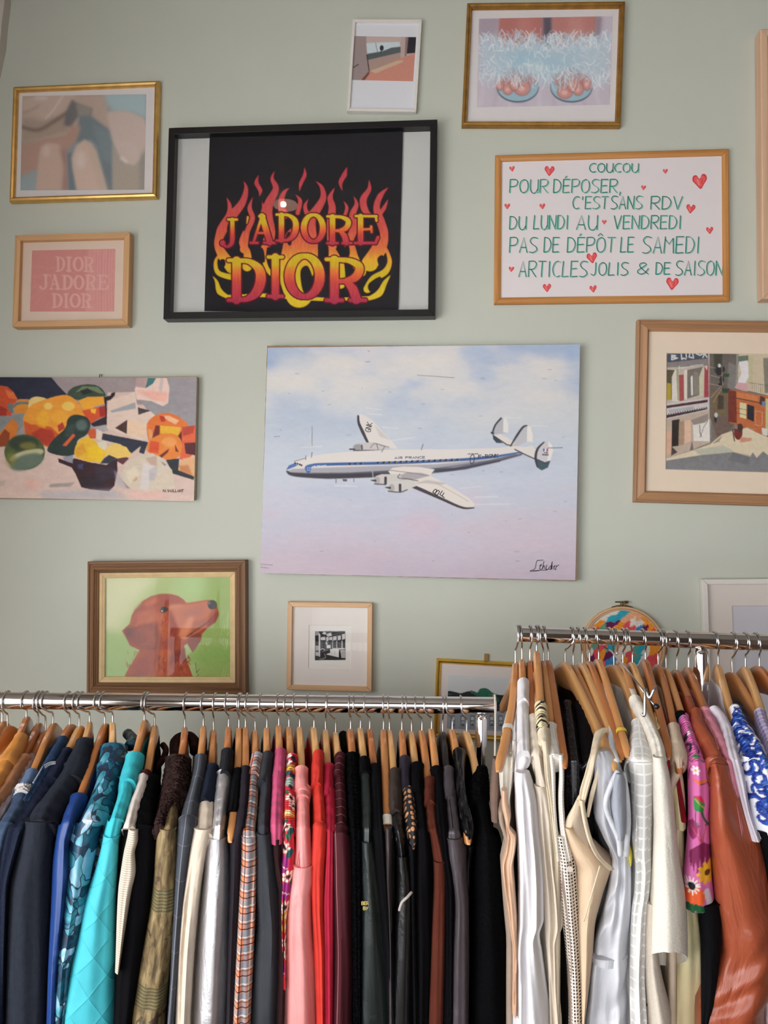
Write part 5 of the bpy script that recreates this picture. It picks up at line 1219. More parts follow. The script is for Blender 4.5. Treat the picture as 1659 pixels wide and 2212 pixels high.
f = [(i * n_t + j, (i + 1) * n_t + j, (i + 1) * n_t + (j + 1) % n_t, i * n_t + (j + 1) % n_t) for i in range(n_r) for j in range(n_t)]
mk('stitched_cloth', va, f, painted('embroidery_thread', .7, .5, 700), p.e, cols=cl_)
m = MB()
m.tube([(-.026, Rm - .002, .008), (-.012, Rm + .0015, .008), (0, Rm + .002, .008), (.012, Rm + .0015, .008), (.026, Rm - .002, .008)], .0013, 6)
m.box(-.004, Rm, .004, -.002, Rm + .013, .012); m.box(.003, Rm, .004, .005, Rm + .013, .012)
m.tube([(-.017, Rm + .011, .008), (.010, Rm + .011, .008)], .0016, 8); m.tube([(.006, Rm + .011, .008), (.015, Rm + .011, .008)], .0032, 10)
m.build('screw_clasp', BRASS, p.e)

# ------------------------------------------------------------------ 14 / 15. white frame lower right, tall pale frame upper right
p = Picture('framed_print', 'white frame with wide pale mount, partly behind right rail at right edge', 'framed picture',
            [(1516, 1252.5), (1800, 1248), (1806, 1600), (1529, 1600)], 0.022)
p.frame([(0, .002), (0, .0205), (.001, .0218), (.012, .022), (.013, .021), (.013, .006)], WHITE_FRAME, gap=.0005)
K = (1240, 1240, 3.96)
L = [p.loc(1240 + x / 3.96, 1240 + y / 3.96, .012) for x, y in ((1351, 271), (2020, 266), (2040, 1240), (1385, 1240))]
p.window_mat('mount', (-p.w / 2 + .01, -p.h / 2 + .01, p.w / 2 - .01, p.h / 2 - .01), L, .012, .002, plain('warm_white_mount', (224, 214, 206), .85, var=.01))
p.slab('print', -p.w / 2 + .02, -p.h / 2 + .02, p.w / 2 - .02, p.h / 2 - .02, .008, .0098, plain('pale_lilac_paper', (206, 204, 212), .8, var=.02))
p.glass(.011, .0145)
p = Picture('framed_picture', 'tall pale pinkish wood frame, only its left side in view at upper right', 'framed picture',
            [(1640, 63), (2010, 48), (2012, 640), (1650, 646)], 0.036)
p.frame([(0, .002), (0, .034), (.003, .036), (.017, .036), (.019, .034), (.020, .03), (.020, .01)], PINKISH_WOOD)
p.slab('mount', -p.w / 2 + .012, -p.h / 2 + .012, p.w / 2 - .012, p.h / 2 - .012, .006, .012, PAPER_W)
p.glass(.018, .02)
# ------------------------------------------------------------------ garment rails
C1, C2, C3 = (0, 1450, 2.902), (380, 1450, 2.902), (720, 1450, 2.902)
C4, C5, C6, C7 = (1040, 1280, 3.8125), (1330, 1280, 3.815), (1040, 1700, 4.32), (1349, 1700, 4.32)
def ph(cr, x, y): return (cr[0] + x / cr[2], cr[1] + y / cr[2])
DL, DR = 1.46, 1.38
UP = Vector((0, 0, 1))
BEECH = [wood('beech_hanger_honey', (176, 112, 62), (216, 154, 96), .26, .35, .5, .6), wood('beech_hanger_amber', (150, 86, 44), (194, 124, 72), .24, .4, .5, .6), wood('beech_hanger_pale', (196, 142, 86), (226, 178, 120), .28, .3, .5, .6)]
BLACK_HANGER = plain('black_hanger_lacquer', (30, 29, 32), .3)
TAG_PAPER = plain('white_elastic_tag', (214, 206, 194), .8, bumpy=.4)

la, lb = at(-120, 1511.8, DL), at(1066, 1524.2, DL)
rk = empty('clothes_rail', (0, 0, 0), 'polished chrome clothes rail along the bottom left, hung with coloured jackets', 'clothes rail', 'chrome clothes rails')
def chrome_rail(root, a, b, r, name='rail'):
    m = MB(); m.tube([a, b], r, 48); return m.build(name, CHROME, root, True)
def smooth_auto(o):
    md = o.modifiers.new('edge', 'EDGE_SPLIT'); md.split_angle = math.radians(40); return o
def post_at(root, px, ytop, ymid, d, r1, r2, lean=0):
    t = at(px, ytop, d); b = at(px, ymid, d)
    m = MB(); zs = [(t.z, r1 * .3), (t.z - .002, r1 * .7), (t.z - .007, r1 * .95), (t.z - .012, r1), (b.z, r1)]
    m.tube([Vector((t.x, t.y, z)) for z, r in zs], [r for z, r in zs], 32)
    smooth_auto(m.build('sleeve', CHROME, root, True))
    m = MB(); m.tube([Vector((t.x, t.y, b.z + .002)), Vector((t.x, t.y, .07))], r2, 28)
    smooth_auto(m.build('post', CHROME, root, True))
    m = MB(); m.tube([Vector((t.x, t.y, .075)) + FWD * .27, Vector((t.x, t.y, .075)) - FWD * .27], .014, 16)
    smooth_auto(m.build('foot_bar', CHROME, root, True))
    for sg in (-1, 1):
        m = MB(); c_ = Vector((t.x, t.y, .03)) + FWD * .25 * sg
        m.tube([c_ - RGT * .011, c_ + RGT * .011], .03, 20); m.tube([c_, c_ + UP * .04], .006, 8)
        m.build('caster', BLACK_LACQUER, root)
smooth_auto(chrome_rail(rk, la, lb, .0158))
m = MB(); m.tube([lb, lb + RGT * .003], [.0215, .0205], 40); smooth_auto(m.build('end_cap', CHROME, rk, True))
post_at(rk, 1040, 1543, 1612, DL, .0112, .0085)
post_at(rk, -95, 1530, 1600, DL, .0112, .0085)
ra, rm_, rb = at(1118, 1369.8, DR), at(1441, 1380.8, DR), at(1760, 1391.6, DR)
rk2 = empty('clothes_rail', (0, 0, 0), 'higher chrome clothes rail at lower right, hung with white and pink garments', 'clothes rail', 'chrome clothes rails')
smooth_auto(chrome_rail(rk2, ra, rm_ + RGT * .03, .0132)); smooth_auto(chrome_rail(rk2, rm_, rb, .0148, 'outer_rail'))
m = MB(); m.tube([ra - RGT * .003, ra], [.0178, .0185], 40); smooth_auto(m.build('end_cap', CHROME, rk2, True))
post_at(rk2, 1514, 1399, 1477, DR, .0132, .0095)
post_at(rk2, 1740, 1408, 1487, DR, .0132, .0095)


def rail_point(px, left):
    """point on the rail axis seen at photo column px"""
    a, b = (la, lb) if left else (ra, rb)
    xa, xb = proj(a)[0], proj(b)[0]
    return a + (b - a) * ((px - xa) / (xb - xa))


def arm_z(s): return -.58 * (math.hypot(s, .022) - .022)


HANGERS = []


class Hanger:
    """curved wooden coat hanger on its wire hook; s = distance along the arm towards the viewer"""
    def __init__(h, short, cr, hook, top, end, left=True, mat=0, tip=.204, strip=None):
        h.left, h.d = left, (DL if left else DR)
        hx, _ = ph(cr, hook, 0)
        tx, ty = ph(cr, *top); ex, ey = ph(cr, *end)
        h.rp = rail_point(hx, left)
        h.top = at(tx, ty, h.d)
        best = None
        for i in range(3, 60):
            s = i * .004
            q = h.top - FWD * s + UP * (arm_z(s) - .012)
            e = abs(proj(q)[1] - ey)
            if best is None or e < best[0]: best = (e, s, q)
        s = best[1]
        lat = (at(ex, ey, h.d - s) - best[2]).dot(RGT)
        h.se, h.late = max(s, .03), lat
        h.a, h.c = max(-.5, min(.5, lat / h.se)), 0.0
        h.data = []
        h.args = (mat, tip, strip, hx, tx)
        HANGERS.append(h)
        black = mat == 'black'
        h.e = empty('coat_hanger', h.top, ('black' if black else 'wooden') + ' coat hanger ' + short, 'coat hanger', 'coat hangers on the ' + ('left' if left else 'right') + ' rail')

    def lat(h, s): return h.a * s + h.c * s * s

    def fit(h):
        """contoured arms: a gentle sweep through the visible arm end and under the garment's shoulder"""
        pts = [(h.se, h.late, 2.0)] + [(s, l, 1.0) for s, l in h.data if s > .06]
        A = np.array([[s * w, s * s * w, ] for s, l, w in pts] + [[0, .006]]); b = np.array([l * w for s, l, w in pts] + [0])
        if len(pts) > 1:
            x = np.linalg.lstsq(A, b, rcond=None)[0]
            h.a, h.c = float(np.clip(x[0], -.6, .6)), float(np.clip(x[1], -2, 2))

    def build(h):
        mat, tip, strip, hx, tx = h.args
        black = mat == 'black'
        # wooden bar: lofted rounded section
        N = 44
        v, f, uv = [], [], []
        k = 12
        for i in range(N + 1):
            s = -tip + 2 * tip * i / N
            zt = arm_z(s); hh = .023 + .024 * math.exp(-(s / .04) ** 2)
            sc = 1.0
            ed = (tip - abs(s)) / .016
            if ed < 1: sc = max(.15, math.sqrt(max(0, 1 - (1 - ed) ** 2)))
            zc, a, b = zt - hh / 2, hh / 2 * sc, .0068 * (sc ** .5)
            for j in range(k):
                t = 2 * math.pi * (j + .5) / k
                cx_, cz_ = math.cos(t), math.sin(t)
                cx_ = math.copysign(abs(cx_) ** .55, cx_); cz_ = math.copysign(abs(cz_) ** .55, cz_)
                v.append(-FWD * s + RGT * (h.lat(s) + b * cx_) + UP * (zc + a * cz_)); uv.append((s + hx * .37, j * .004 + tx * .11))
        for i in range(N):
            for j in range(k): f.append((i * k + j, i * k + (j + 1) % k, (i + 1) * k + (j + 1) % k, (i + 1) * k + j))
        f += [tuple(range(k - 1, -1, -1)), tuple(N * k + j for j in range(k))]
        smooth_auto(mk('wooden_bar' if not black else 'bar', v, f, BLACK_HANGER if black else BEECH[mat], h.e, True, uv))
        # wire hook over the rail
        R0 = .0158 if h.left else .0148
        Rl = R0 + .0030
        cz = -.0012
        rel = h.rp - h.top
        pts = []
        for t in range(-40, 215, 17):
            a = math.radians(t)
            pts.append(rel - FWD * (math.cos(math.pi - a) * Rl) + UP * (cz + math.sin(a) * Rl))
        a0 = pts[-1]
        st = Vector((0, 0, .022))
        st.z = min(.024, rel.z * .42)
        pts += [a0 * .72 + st * .28 - FWD * .003, a0 * .3 + st * .7 - FWD * .001, st, Vector((0, 0, -.012))]
        P3 = spline([tuple(x) for x in pts], False, 4)
        m = MB(); m.tube([Vector(x) for x in P3], .0016, 8); m.build('hook', STEEL, h.e, True)
        if strip:
            (s0, s1, mt, nm) = strip
            v, f, uv = [], [], []
            for i in range(9):
                s = s0 + (s1 - s0) * i / 8; hh = .0255
                for j in range(12):
                    t = 2 * math.pi * j / 12
                    v.append(-FWD * s + RGT * (h.lat(s) + .0088 * math.copysign(abs(math.cos(t)) ** .55, math.cos(t))) + UP * (arm_z(s) - .0115 + hh / 2 * 1.08 * math.copysign(abs(math.sin(t)) ** .55, math.sin(t)))); uv.append((s, j * .004))
            f = [(i * 12 + j, i * 12 + (j + 1) % 12, (i + 1) * 12 + (j + 1) % 12, (i + 1) * 12 + j) for i in range(8) for j in range(12)]
            mk(nm, v, f, mt, h.e, True, uv)

    def s_at(h, py, drop=-.009):
        """how far along the arm a garment point seen at photo row py lies"""
        lo = 0.0
        best = (1e9, 0)
        for i in range(0, 56):
            s = i * .004
            y = proj(h.top - FWD * s + UP * (arm_z(s) - drop))[1]
            if abs(y - py) < best[0]: best = (abs(y - py), s)
        return best[1]


def sweep(rows, n, dn, sharp=1.0, fold=0.0, seed=0, fk=(3, 5), close_top=True, close_bot=True, fuzz=0.0, wrinkle=0.0):
    """rows: (centre point, half width, N outward) -> rounded strip facing the viewer. Returns verts, faces, uv"""
    rs = np.random.RandomState(seed)
    ph1, ph2, ph3 = rs.rand(3) * 6.28
    v, uv, f = [], [], []
    L = 0
    for i, (c, w, N) in enumerate(rows):
        if i: L += (c - rows[i - 1][0]).length
        d = dn[i] if isinstance(dn, (list, np.ndarray)) else dn
        lean = .9 * (c - CAM).dot(RGT) / (c - CAM).dot(FWD)
        for j in range(n):
            t = 2 * math.pi * j / n
            ct, st = math.cos(t), math.sin(t)
            cx = math.copysign(abs(ct) ** sharp, ct); sx = math.copysign(abs(st) ** sharp, st)
            a = 0.0
            if fold:
                fa = min(1.0, L / .12)
                a = .7 * fold * fa * (math.sin(cx * fk[0] + ph1 + L * 5) + .6 * math.sin(cx * fk[1] + ph2 - L * 9)) * (1 if st > 0 else .3)
            if wrinkle: a += wrinkle * math.sin(L * 70 + 3 * math.sin(cx * 2 + ph3 + L * 20) + ph2) * (.5 + .5 * math.sin(L * 13 + ph1)) * (st > 0)
            if fuzz: a += fuzz * (rs.rand() - .3)
            off = N * (d * (sx - 1) + a)
            v.append(c + off + RGT * (w * cx + (fuzz * (rs.rand() - .5) if fuzz else 0) + lean * off.dot(FWD)))
            uv.append((w * cx, L))
    m = len(rows)
    f = [(i * n + j, (i + 1) * n + j, (i + 1) * n + (j + 1) % n, i * n + (j + 1) % n) for i in range(m - 1) for j in range(n)]
    if close_top: f.append(tuple(range(n)))
    if close_bot: f.append(tuple((m - 1) * n + j for j in range(n - 1, -1, -1)))
    return v, f, uv


def resample(rows, step=6.0):
    """smooth the measured (y, xl, xr) rows into many"""
    R_ = np.array(rows, float)
    out = []
    y0, y1 = R_[0, 0], R_[-1, 0]
    n = max(4, int((y1 - y0) / step))
    Y = np.linspace(y0, y1, n)
    # monotone cubic (pchip-like) through the rows
    def pch(x, yv, X):
        h = np.diff(x); d = np.diff(yv) / h
        mm = np.zeros(len(x)); mm[0], mm[-1] = d[0], d[-1]
        for i in range(1, len(x) - 1):
            mm[i] = 0 if d[i - 1] * d[i] <= 0 else 2 * d[i - 1] * d[i] / (d[i - 1] + d[i])
        k = np.clip(np.searchsorted(x, X) - 1, 0, len(h) - 1)
        t = (X - x[k]) / h[k]
        return yv[k] * (1 + 2 * t) * (1 - t) ** 2 + mm[k] * h[k] * t * (1 - t) ** 2 + yv[k + 1] * t * t * (3 - 2 * t) + mm[k + 1] * h[k] * t * t * (t - 1)
    return np.stack([Y, pch(R_[:, 0], R_[:, 1], Y), pch(R_[:, 0], R_[:, 2], Y)], 1)


GARMENTS = []


class Garment:
    def __init__(g, name, label, cat, hanger, ds=0.0, smax=.229):
        g.h, g.ds, g.smax = hanger, ds, smax
        g.o = hanger.top.copy() - UP * .02
        g.e = empty(name, g.o, label, cat, 'garments on the ' + ('left' if hanger.left else 'right') + ' rail')
        GARMENTS.append(g)
        g.trace = []
        g.cover = True

    def place(g, rows_px, ds=0.0):
        """measured photo rows -> (centre, half width, outward) in space, along the hanger then straight down"""
        h = g.h
        out = []
        for y, xl, xr in rows_px:
            s = min(h.s_at(y), g.smax)
            ztip = (h.top + UP * arm_z(g.smax)).z
            c = at((xl + xr) / 2, y, h.d - s + (min(0, g.ds + ds) if g.cover else g.ds + ds))
            if s >= g.smax - .001:
                below = ztip - c.z
                bulge = .020 * (1 - math.exp(-max(0, below) / .05)) - .03 * max(0, below - .1)
                c = at((xl + xr) / 2, y, h.d - s + min(g.ds + ds, max(0, below) * .25 if g.ds + ds > 0 and g.cover else 9) - bulge)
                s2 = 1.0
            w = (xr - xl) / 2 / FPX * (h.d - s + .02)
            if s < g.smax - .01 and g.cover:
                w = max(w, .0104)
                g.h.data.append((s, (c - g.h.top).dot(RGT)))
            out.append([c, w])
        res = []
        for i, (c, w) in enumerate(out):
            a, b = out[max(0, i - 2)][0], out[min(len(out) - 1, i + 2)][0]
            t = b - a
            ft = t.dot(FWD); zt = t.z
            N = (-FWD * abs(zt) + UP * max(0, -ft)).normalized() if abs(zt) + abs(ft) > 1e-6 else -FWD
            res.append((c, w, N))
        return res

    def strip(g, name, cr, rows, mat, dn=.03, ds=0.0, fold=0.002, fk=(4, 9), n=40, grow=0.0, extend=0.0, step=6.0, paint=None, parent=None, sharp=1.0, fuzz=0.0, wrinkle=0.0, tilt=0.0):
        rp = resample([(*[ph(cr, 0, r[0])[1]], ph(cr, r[1], 0)[0], ph(cr, r[2], 0)[0]) for r in rows], step)
        if grow: rp[:, 1] -= grow; rp[:, 2] += grow
        R_ = g.place(rp, ds)
        if extend:
            c, w, N = R_[-1]
            for k in range(1, 7): R_.append((c - UP * extend * k / 6 + (RGT * ((R_[-1][0] - R_[-8][0]).dot(RGT) * .15)), w, -FWD))
        d = np.array([min(dn, .012 + .05 * i) if i < 2 else dn for i in range(len(R_))])
        wmax = np.array([r[1] for r in R_])
        d = np.minimum(d, wmax * 1.3 + .006)
        v, f, uv = sweep(R_, n, d, sharp, fold, hash_(g.e.name + name), fk, True, not tilt, fuzz, wrinkle)
        g.trace += [(r[0], r[1]) for r in R_]
        if tilt:
            m_ = len(R_)
            for i in range(max(0, m_ - 14), m_):
                kk = (i - (m_ - 15)) / 14
                for j in range(n): v[i * n + j] = v[i * n + j] - UP * (tilt * kk * max(0, (v[i * n + j] - R_[i][0]).dot(FWD)))
        vo = [x - g.o for x in v]
        cols = None
        if paint is not None:
            Ls = np.concatenate([[0], np.cumsum([(R_[i][0] - R_[i - 1][0]).length for i in range(1, len(R_))])])
            V = lambda y: float(np.interp(ph(cr, 0, y)[1], rp[:, 0], Ls[:len(rp)])) * 1000
            U = np.array(uv); cols = paint(V).sample(U[:, 0] * 1000, U[:, 1] * 1000)
        o = mk(name, vo, f, mat, parent or g.e, True, uv, cols)
        if tilt: so = o.modifiers.new('cloth_thickness', 'SOLIDIFY'); so.thickness = .003; so.offset = 0
        md = o.modifiers.new('edge', 'EDGE_SPLIT'); md.split_angle = math.radians(60)
        return o

    def body(g, mat, length=.62, thick=.011, top=None, neck=.075, name='body', back=None, fold=.0025):
        """the garment's slab behind its front edge: follows the hanger's slope and drifts sideways as the front edge does"""
        h = g.h
        h.fit()
        back = (.19 if h.left else .15) if back is None else back
        tr = sorted(g.trace, key=lambda q: -q[0].z)
        zs = np.array([q[0].z for q in tr]); la_ = np.array([(q[0] - h.top).dot(RGT) for q in tr])
        ztop = h.top.z + arm_z(neck) if top is None else top
        rs = np.random.RandomState(hash_(g.e.name) % 9999)
        p1, p2 = rs.rand(2) * 6.28
        v, f, uv = [], [], []
        n, M = 36, 34
        ztip = h.top.z + arm_z(g.smax)
        for i in range(M + 1):
            q = i / M
            z = ztop - length * q ** 1.35
            dz = h.top.z - z + .002
            s = min(g.smax, math.sqrt(max(0, (max(dz, .002) / .58 + .022) ** 2 - .022 ** 2)))
            b = s - (.012 if z > ztip else .012 + .03 * min(1, (ztip - z) / .05)) - g.ds; a = min(back, s)
            lat_f = float(np.interp(-z, -zs, la_))
            sh = min(1.0, max(0.0, (h.top.z - z) / .16)) ** 2
            t = max(.0078, thick * (.45 + .55 * min(1, q * 5)))
            for j in range(n):
                th = 2 * math.pi * j / n
                c_, s_ = math.cos(th), math.sin(th)
                ss = (b - a) / 2 + (b + a) / 2 * math.copysign(abs(c_) ** .7, c_)
                w = t * math.copysign(abs(s_) ** .55, s_) + fold * min(1, q * 3) * math.sin(ss * 60 + p1 + z * 6) + fold * .7 * min(1, q * 3) * math.sin(ss * 110 + p2)
                k = (ss + a) / (a + b + 1e-6)
                lat = h.lat(max(-.2, min(.2, ss))) + (lat_f - h.lat(max(b, .02))) * (.45 + .55 * k) * sh
                p_ = h.top - FWD * ss + RGT * (lat + w)
                v.append(Vector((p_.x, p_.y, z)) - g.o); uv.append((ss, z))
        f = [(i * n + j, i * n + (j + 1) % n, (i + 1) * n + (j + 1) % n, (i + 1) * n + j) for i in range(M) for j in range(n)]
        f += [tuple(range(n - 1, -1, -1)), tuple(M * n + j for j in range(n))]
        return mk(name, v, f, mat, g.e, True, uv)

    def tube(g, name, pts, r, mat, parent=None, flat=1.0):
        """pts: (photo x, photo y, depth offset towards viewer) -> cord or strap"""
        P3 = [Vector(x) for x in spline([tuple(at(x, y, g.h.d - s) - g.o) for x, y, s in pts], False, 5)]
        m = MB(); m.tube(P3, r, 10); return m.build(name, mat, parent or g.e, True)


def hash_(s):
    x = 7
    for ch in s: x = (x * 131 + ord(ch)) % 1000003
    return x
# ------------------------------------------------------------------ cloth
def fabric(name, rgb, rough=.85, weave=.25, scale=700, var=.08, sheen=.0, spec=.14, coat=0, metal=0, mot=30, wrk=.35):
    k = NT(name)
    c = lin(rgb)
    v = k.coord('UV')
    n = k.noise(v, mot, 4, .6)
    k.l(k.ramp(n, [(.3, tuple(x * (1 - var) for x in c)), (.7, tuple(min(1, x * (1 + var)) for x in c))]), k.b.inputs['Base Color'])
    k.set(Roughness=rough, Metallic=metal)
    k.b.inputs['Specular IOR Level'].default_value = spec
    k.b.inputs['Sheen Weight'].default_value = sheen
    if coat: k.b.inputs['Coat Weight'].default_value = coat; k.b.inputs['Coat Roughness'].default_value = .25
    wr = k.noise(k.coord('UV', (34, 9, 1)), 1, 3, .5, 1.2)
    b2 = k.n('Bump', i_Strength=wrk, i_Distance=.012); k.l(wr, b2.inputs['Height'])
    if weave:
        b = k.n('Bump', i_Strength=weave, i_Distance=.0012); k.l(k.noise(v, scale, 2, .6), b.inputs['Height']); k.l(b2.outputs[0], b.inputs['Normal']); b2 = b
    k.l(b2.outputs[0], k.b.inputs['Normal'])
    return k.m


def leather(name, rgb, rough=.38, var=.1, bump=.18, wrk=.35): return fabric(name, rgb, rough, bump, 260, var, 0, .5, 0, 0, 18, wrk)
def satin(name, rgb, rough=.3): return fabric(name, rgb, rough, .06, 900, .05, .03, .5)
def lines(k, sock, period, width, off=0.0):
    a = k.n('Math', operation='MULTIPLY_ADD'); a.inputs[1].default_value = 1 / period; a.inputs[2].default_value = off + 50; k.l(sock, a.inputs[0])
    b = k.n('Math', operation='FRACT'); k.l(a.outputs[0], b.inputs[0])
    c = k.n('Math', operation='LESS_THAN'); c.inputs[1].default_value = width; k.l(b.outputs[0], c.inputs[0])
    return c.outputs[0]
def uvw(k, name='UV'):
    c = k.n('TexCoord'); s = k.n('SeparateXYZ'); k.l(c.outputs[name], s.inputs[0]); return s.outputs
def over(k, base, mask, rgb, a=1.0):
    m = k.n('Mix', data_type='RGBA')
    if a < 1:
        q = k.n('Math', operation='MULTIPLY'); q.inputs[1].default_value = a; k.l(mask, q.inputs[0]); mask = q.outputs[0]
    k.l(mask, m.inputs[0])
    if isinstance(base, tuple): m.inputs[6].default_value = (*base, 1)
    else: k.l(base, m.inputs[6])
    m.inputs[7].default_value = (*lin(rgb), 1)
    return m.outputs[2]
def striped(name, rgb, spec_, rough=.8, diag=False, weave=.25, axis=0):
    """spec_: list of (axis 0 across / 1 along, period, width, offset, colour, alpha)"""
    k = NT(name); o = uvw(k)
    col = lin(rgb)
    for ax, pe, wd, of, c, a in spec_: col = over(k, col, lines(k, o[ax], pe, wd, of), c, a)
    if not isinstance(col, tuple): k.l(col, k.b.inputs['Base Color'])
    k.set(Roughness=rough)
    k.b.inputs['Specular IOR Level'].default_value = .25
    if weave: k.bump(k.noise(k.coord('UV'), 700, 2), weave, .0012)
    return k.m


def fur(name, rgb, light):
    k = NT(name)
    n = k.noise(k.coord('UV'), 240, 5, .75)
    k.l(k.ramp(n, [(.35, lin(rgb)), (.75, lin(light))]), k.b.inputs['Base Color'])
    k.set(Roughness=.95); k.b.inputs['Specular IOR Level'].default_value = .1
    k.b.inputs['Specular IOR Level'].default_value = .05
    k.bump(n, .8, .004)
    return k.m


def marble_print(name):
    k = NT(name)
    v = k.coord('UV', (1.0, .7, 1))
    w = k.noise(v, 26, 3, .5)
    vm = k.n('VectorMath', operation='MULTIPLY_ADD'); vm.inputs[1].default_value = (1, 1, 1)
    nx = k.n('TexNoise'); nx.inputs['Scale'].default_value = 22; nx.inputs['Detail'].default_value = 2; k.l(v, nx.inputs['Vector'])
    sc = k.n('VectorMath', operation='SCALE'); sc.inputs['Scale'].default_value = .075; k.l(nx.outputs['Color'], sc.inputs[0])
    ad = k.n('VectorMath', operation='ADD'); k.l(v, ad.inputs[0]); k.l(sc.outputs[0], ad.inputs[1])
    vo = k.n('TexVoronoi', feature='DISTANCE_TO_EDGE'); vo.inputs['Scale'].default_value = 56; k.l(ad.outputs[0], vo.inputs['Vector'])
    v2 = k.n('TexVoronoi'); v2.inputs['Scale'].default_value = 56; k.l(ad.outputs[0], v2.inputs['Vector'])
    sp = k.n('SeparateColor'); k.l(v2.outputs['Color'], sp.inputs[0])
    big = k.noise(v, 13, 4, .6, .8)
    mx = k.n('Math', operation='MULTIPLY_ADD'); mx.inputs[1].default_value = .35; k.l(sp.outputs[0], mx.inputs[0]); k.l(big, mx.inputs[2])
    c1 = k.ramp(mx.outputs[0], [(.42, lin((5, 18, 36))), (.54, lin((10, 48, 76))), (.66, lin((24, 98, 122))), (.76, lin((64, 146, 162))), (.85, lin((140, 178, 208))), (.93, lin((224, 224, 230)))])
    lt = k.n('Math', operation='LESS_THAN'); lt.inputs[1].default_value = .045; k.l(vo.outputs['Distance'], lt.inputs[0])
    k.l(over(k, c1, lt.outputs[0], (8, 26, 50), .9), k.b.inputs['Base Color'])
    k.set(Roughness=.5)
    return k.m


def quilted(name, rgb):
    k = NT(name); o = uvw(k)
    col = lin(rgb)
    def diag(sx):
        a = k.n('Math', operation='MULTIPLY_ADD'); a.inputs[1].default_value = sx; k.l(o[0], a.inputs[0]); k.l(o[1], a.inputs[2]); return a.outputs[0]
    h = None
    for sx in (1.25, -1.25):
        m_ = k.n('Math', operation='MULTIPLY'); m_.inputs[1].default_value = math.pi / .062; k.l(diag(sx), m_.inputs[0])
        s_ = k.n('Math', operation='SINE'); k.l(m_.outputs[0], s_.inputs[0])
        a_ = k.n('Math', operation='ABSOLUTE'); k.l(s_.outputs[0], a_.inputs[0])
        p_ = k.n('Math', operation='POWER'); p_.inputs[1].default_value = .28; k.l(a_.outputs[0], p_.inputs[0])
        if h is None: h = p_.outputs[0]
        else:
            q = k.n('Math', operation='MULTIPLY'); k.l(h, q.inputs[0]); k.l(p_.outputs[0], q.inputs[1]); h = q.outputs[0]
    k.l(k.ramp(k.noise(k.coord('UV'), 25, 4), [(.3, tuple(x * .93 for x in col)), (.7, tuple(min(1, x * 1.06) for x in col))]), k.b.inputs['Base Color'])
    k.set(Roughness=.7)
    k.bump(h, .55, .004)
    return k.m


def embroidered(name):
    k = NT(name); o = uvw(k)
    n1 = k.noise(k.coord('UV', (120, 26, 1)), 1, 4, .6, .5); n2 = k.noise(k.coord('UV', (22, 14, 1)), 1, 3, .6, 1.5)
    c = k.ramp(n1, [(.34, lin((62, 46, 26))), (.52, lin((118, 98, 62))), (.72, lin((164, 144, 104)))])
    g = k.n('Math', operation='GREATER_THAN'); g.inputs[1].default_value = .60; k.l(n2, g.inputs[0])
    c = over(k, c, g.outputs[0], (50, 38, 22), .8)
    band = lines(k, o[1], .150, .24, .38)
    thr = k.n('Math', operation='MULTIPLY'); k.l(band, thr.inputs[0]); k.l(lines(k, o[1], .0052, .5), thr.inputs[1])
    c = over(k, c, band, (112, 98, 62), .8); c = over(k, c, thr.outputs[0], (64, 62, 36), .8)
    k.l(c, k.b.inputs['Base Color']); k.set(Roughness=.75)
    k.bump(n1, .5, .0025)
    return k.m


def grid_cloth(name, rgb, light, period, wd, cut=False, rough=.6):
    """open checks: light bars in two directions; cut=True leaves real holes between the bars"""
    k = NT(name); o = uvw(k)
    mu = k.n('Math', operation='MAXIMUM'); k.l(lines(k, o[0], period, wd), mu.inputs[0]); k.l(lines(k, o[1], period * 1.15, wd), mu.inputs[1])
    k.l(over(k, lin(rgb), mu.outputs[0], light), k.b.inputs['Base Color'])
    k.set(Roughness=rough)
    k.bump(mu.outputs[0], .35, .0015)
    if cut: k.l(mu.outputs[0], k.b.inputs['Alpha'])
    return k.m


M_BLACK = fabric('black_wool', (9, 8, 11), .95, .3, spec=.08)
M_BLACK2 = fabric('black_cotton', (10, 10, 13), .9, .2, spec=.1)
M_BLACK_L = leather('black_leather', (8, 8, 10), .36)
M_BLACK_FUR = fur('black_fur', (3, 3, 4), (16, 16, 19))

HL, GL = {}, {}
def H(key, *a, **k): HL[key] = Hanger(*a, **k); return HL[key]
def G(key, name, label, cat, **k):
    g = Garment(name, label, cat, HL[key], **k); GL[key] = g; return g

# ---- left rail -------------------------------------------------------------------------------------------------
H(0, 'cut by the left edge of the photo, without a garment in view', C1, -25, (12, 314), (-60, 500))
H(1, 'bare at the left edge, in front of the mustard leather jacket', C1, 42, (45, 342), (-30, 480))
H(2, 'holding the mustard leather jacket', C1, 160, (165, 283), (98, 390), mat=1)
H(3, 'holding the brown suede jacket', C1, 235, (237, 325), (150, 510), mat=1)
H(4, 'holding the lilac grey jacket', C1, 258, (283, 370), (210, 515), mat=1)
H(5, 'holding the light blue frayed denim vest', C1, 285, (330, 325), (218, 605))
H(6, 'holding the speckled blue denim shirt', C1, 425, (435, 333), (372, 420), mat=1)
H(7, 'holding the dark indigo denim jacket', C1, 478, (495, 343), (420, 470), mat=2)
H(8, 'holding the charcoal blazer', C1, 508, (560, 316), (500, 425), mat=2)
H(9, 'holding the royal blue dress, arm long and bare', C1, 610, (655, 328), (520, 760), mat=1)
H(10, 'holding the teal marbled shirt', C1, 645, (705, 316), (660, 440), mat=2)
H(11, 'holding the turquoise quilted jacket', C1, 905, (905, 305), (860, 505))
H(12, 'holding the black jacket with white shoulder patch', C1, 925, (968, 338), (915, 610))
H(13, 'holding the olive jacket with brown fur collar', C1, 1165, (1158, 350), (1132, 510), mat=1)
H(14, 'holding the blue grey pinstripe jacket', C2, 170, (172, 340), (152, 525))
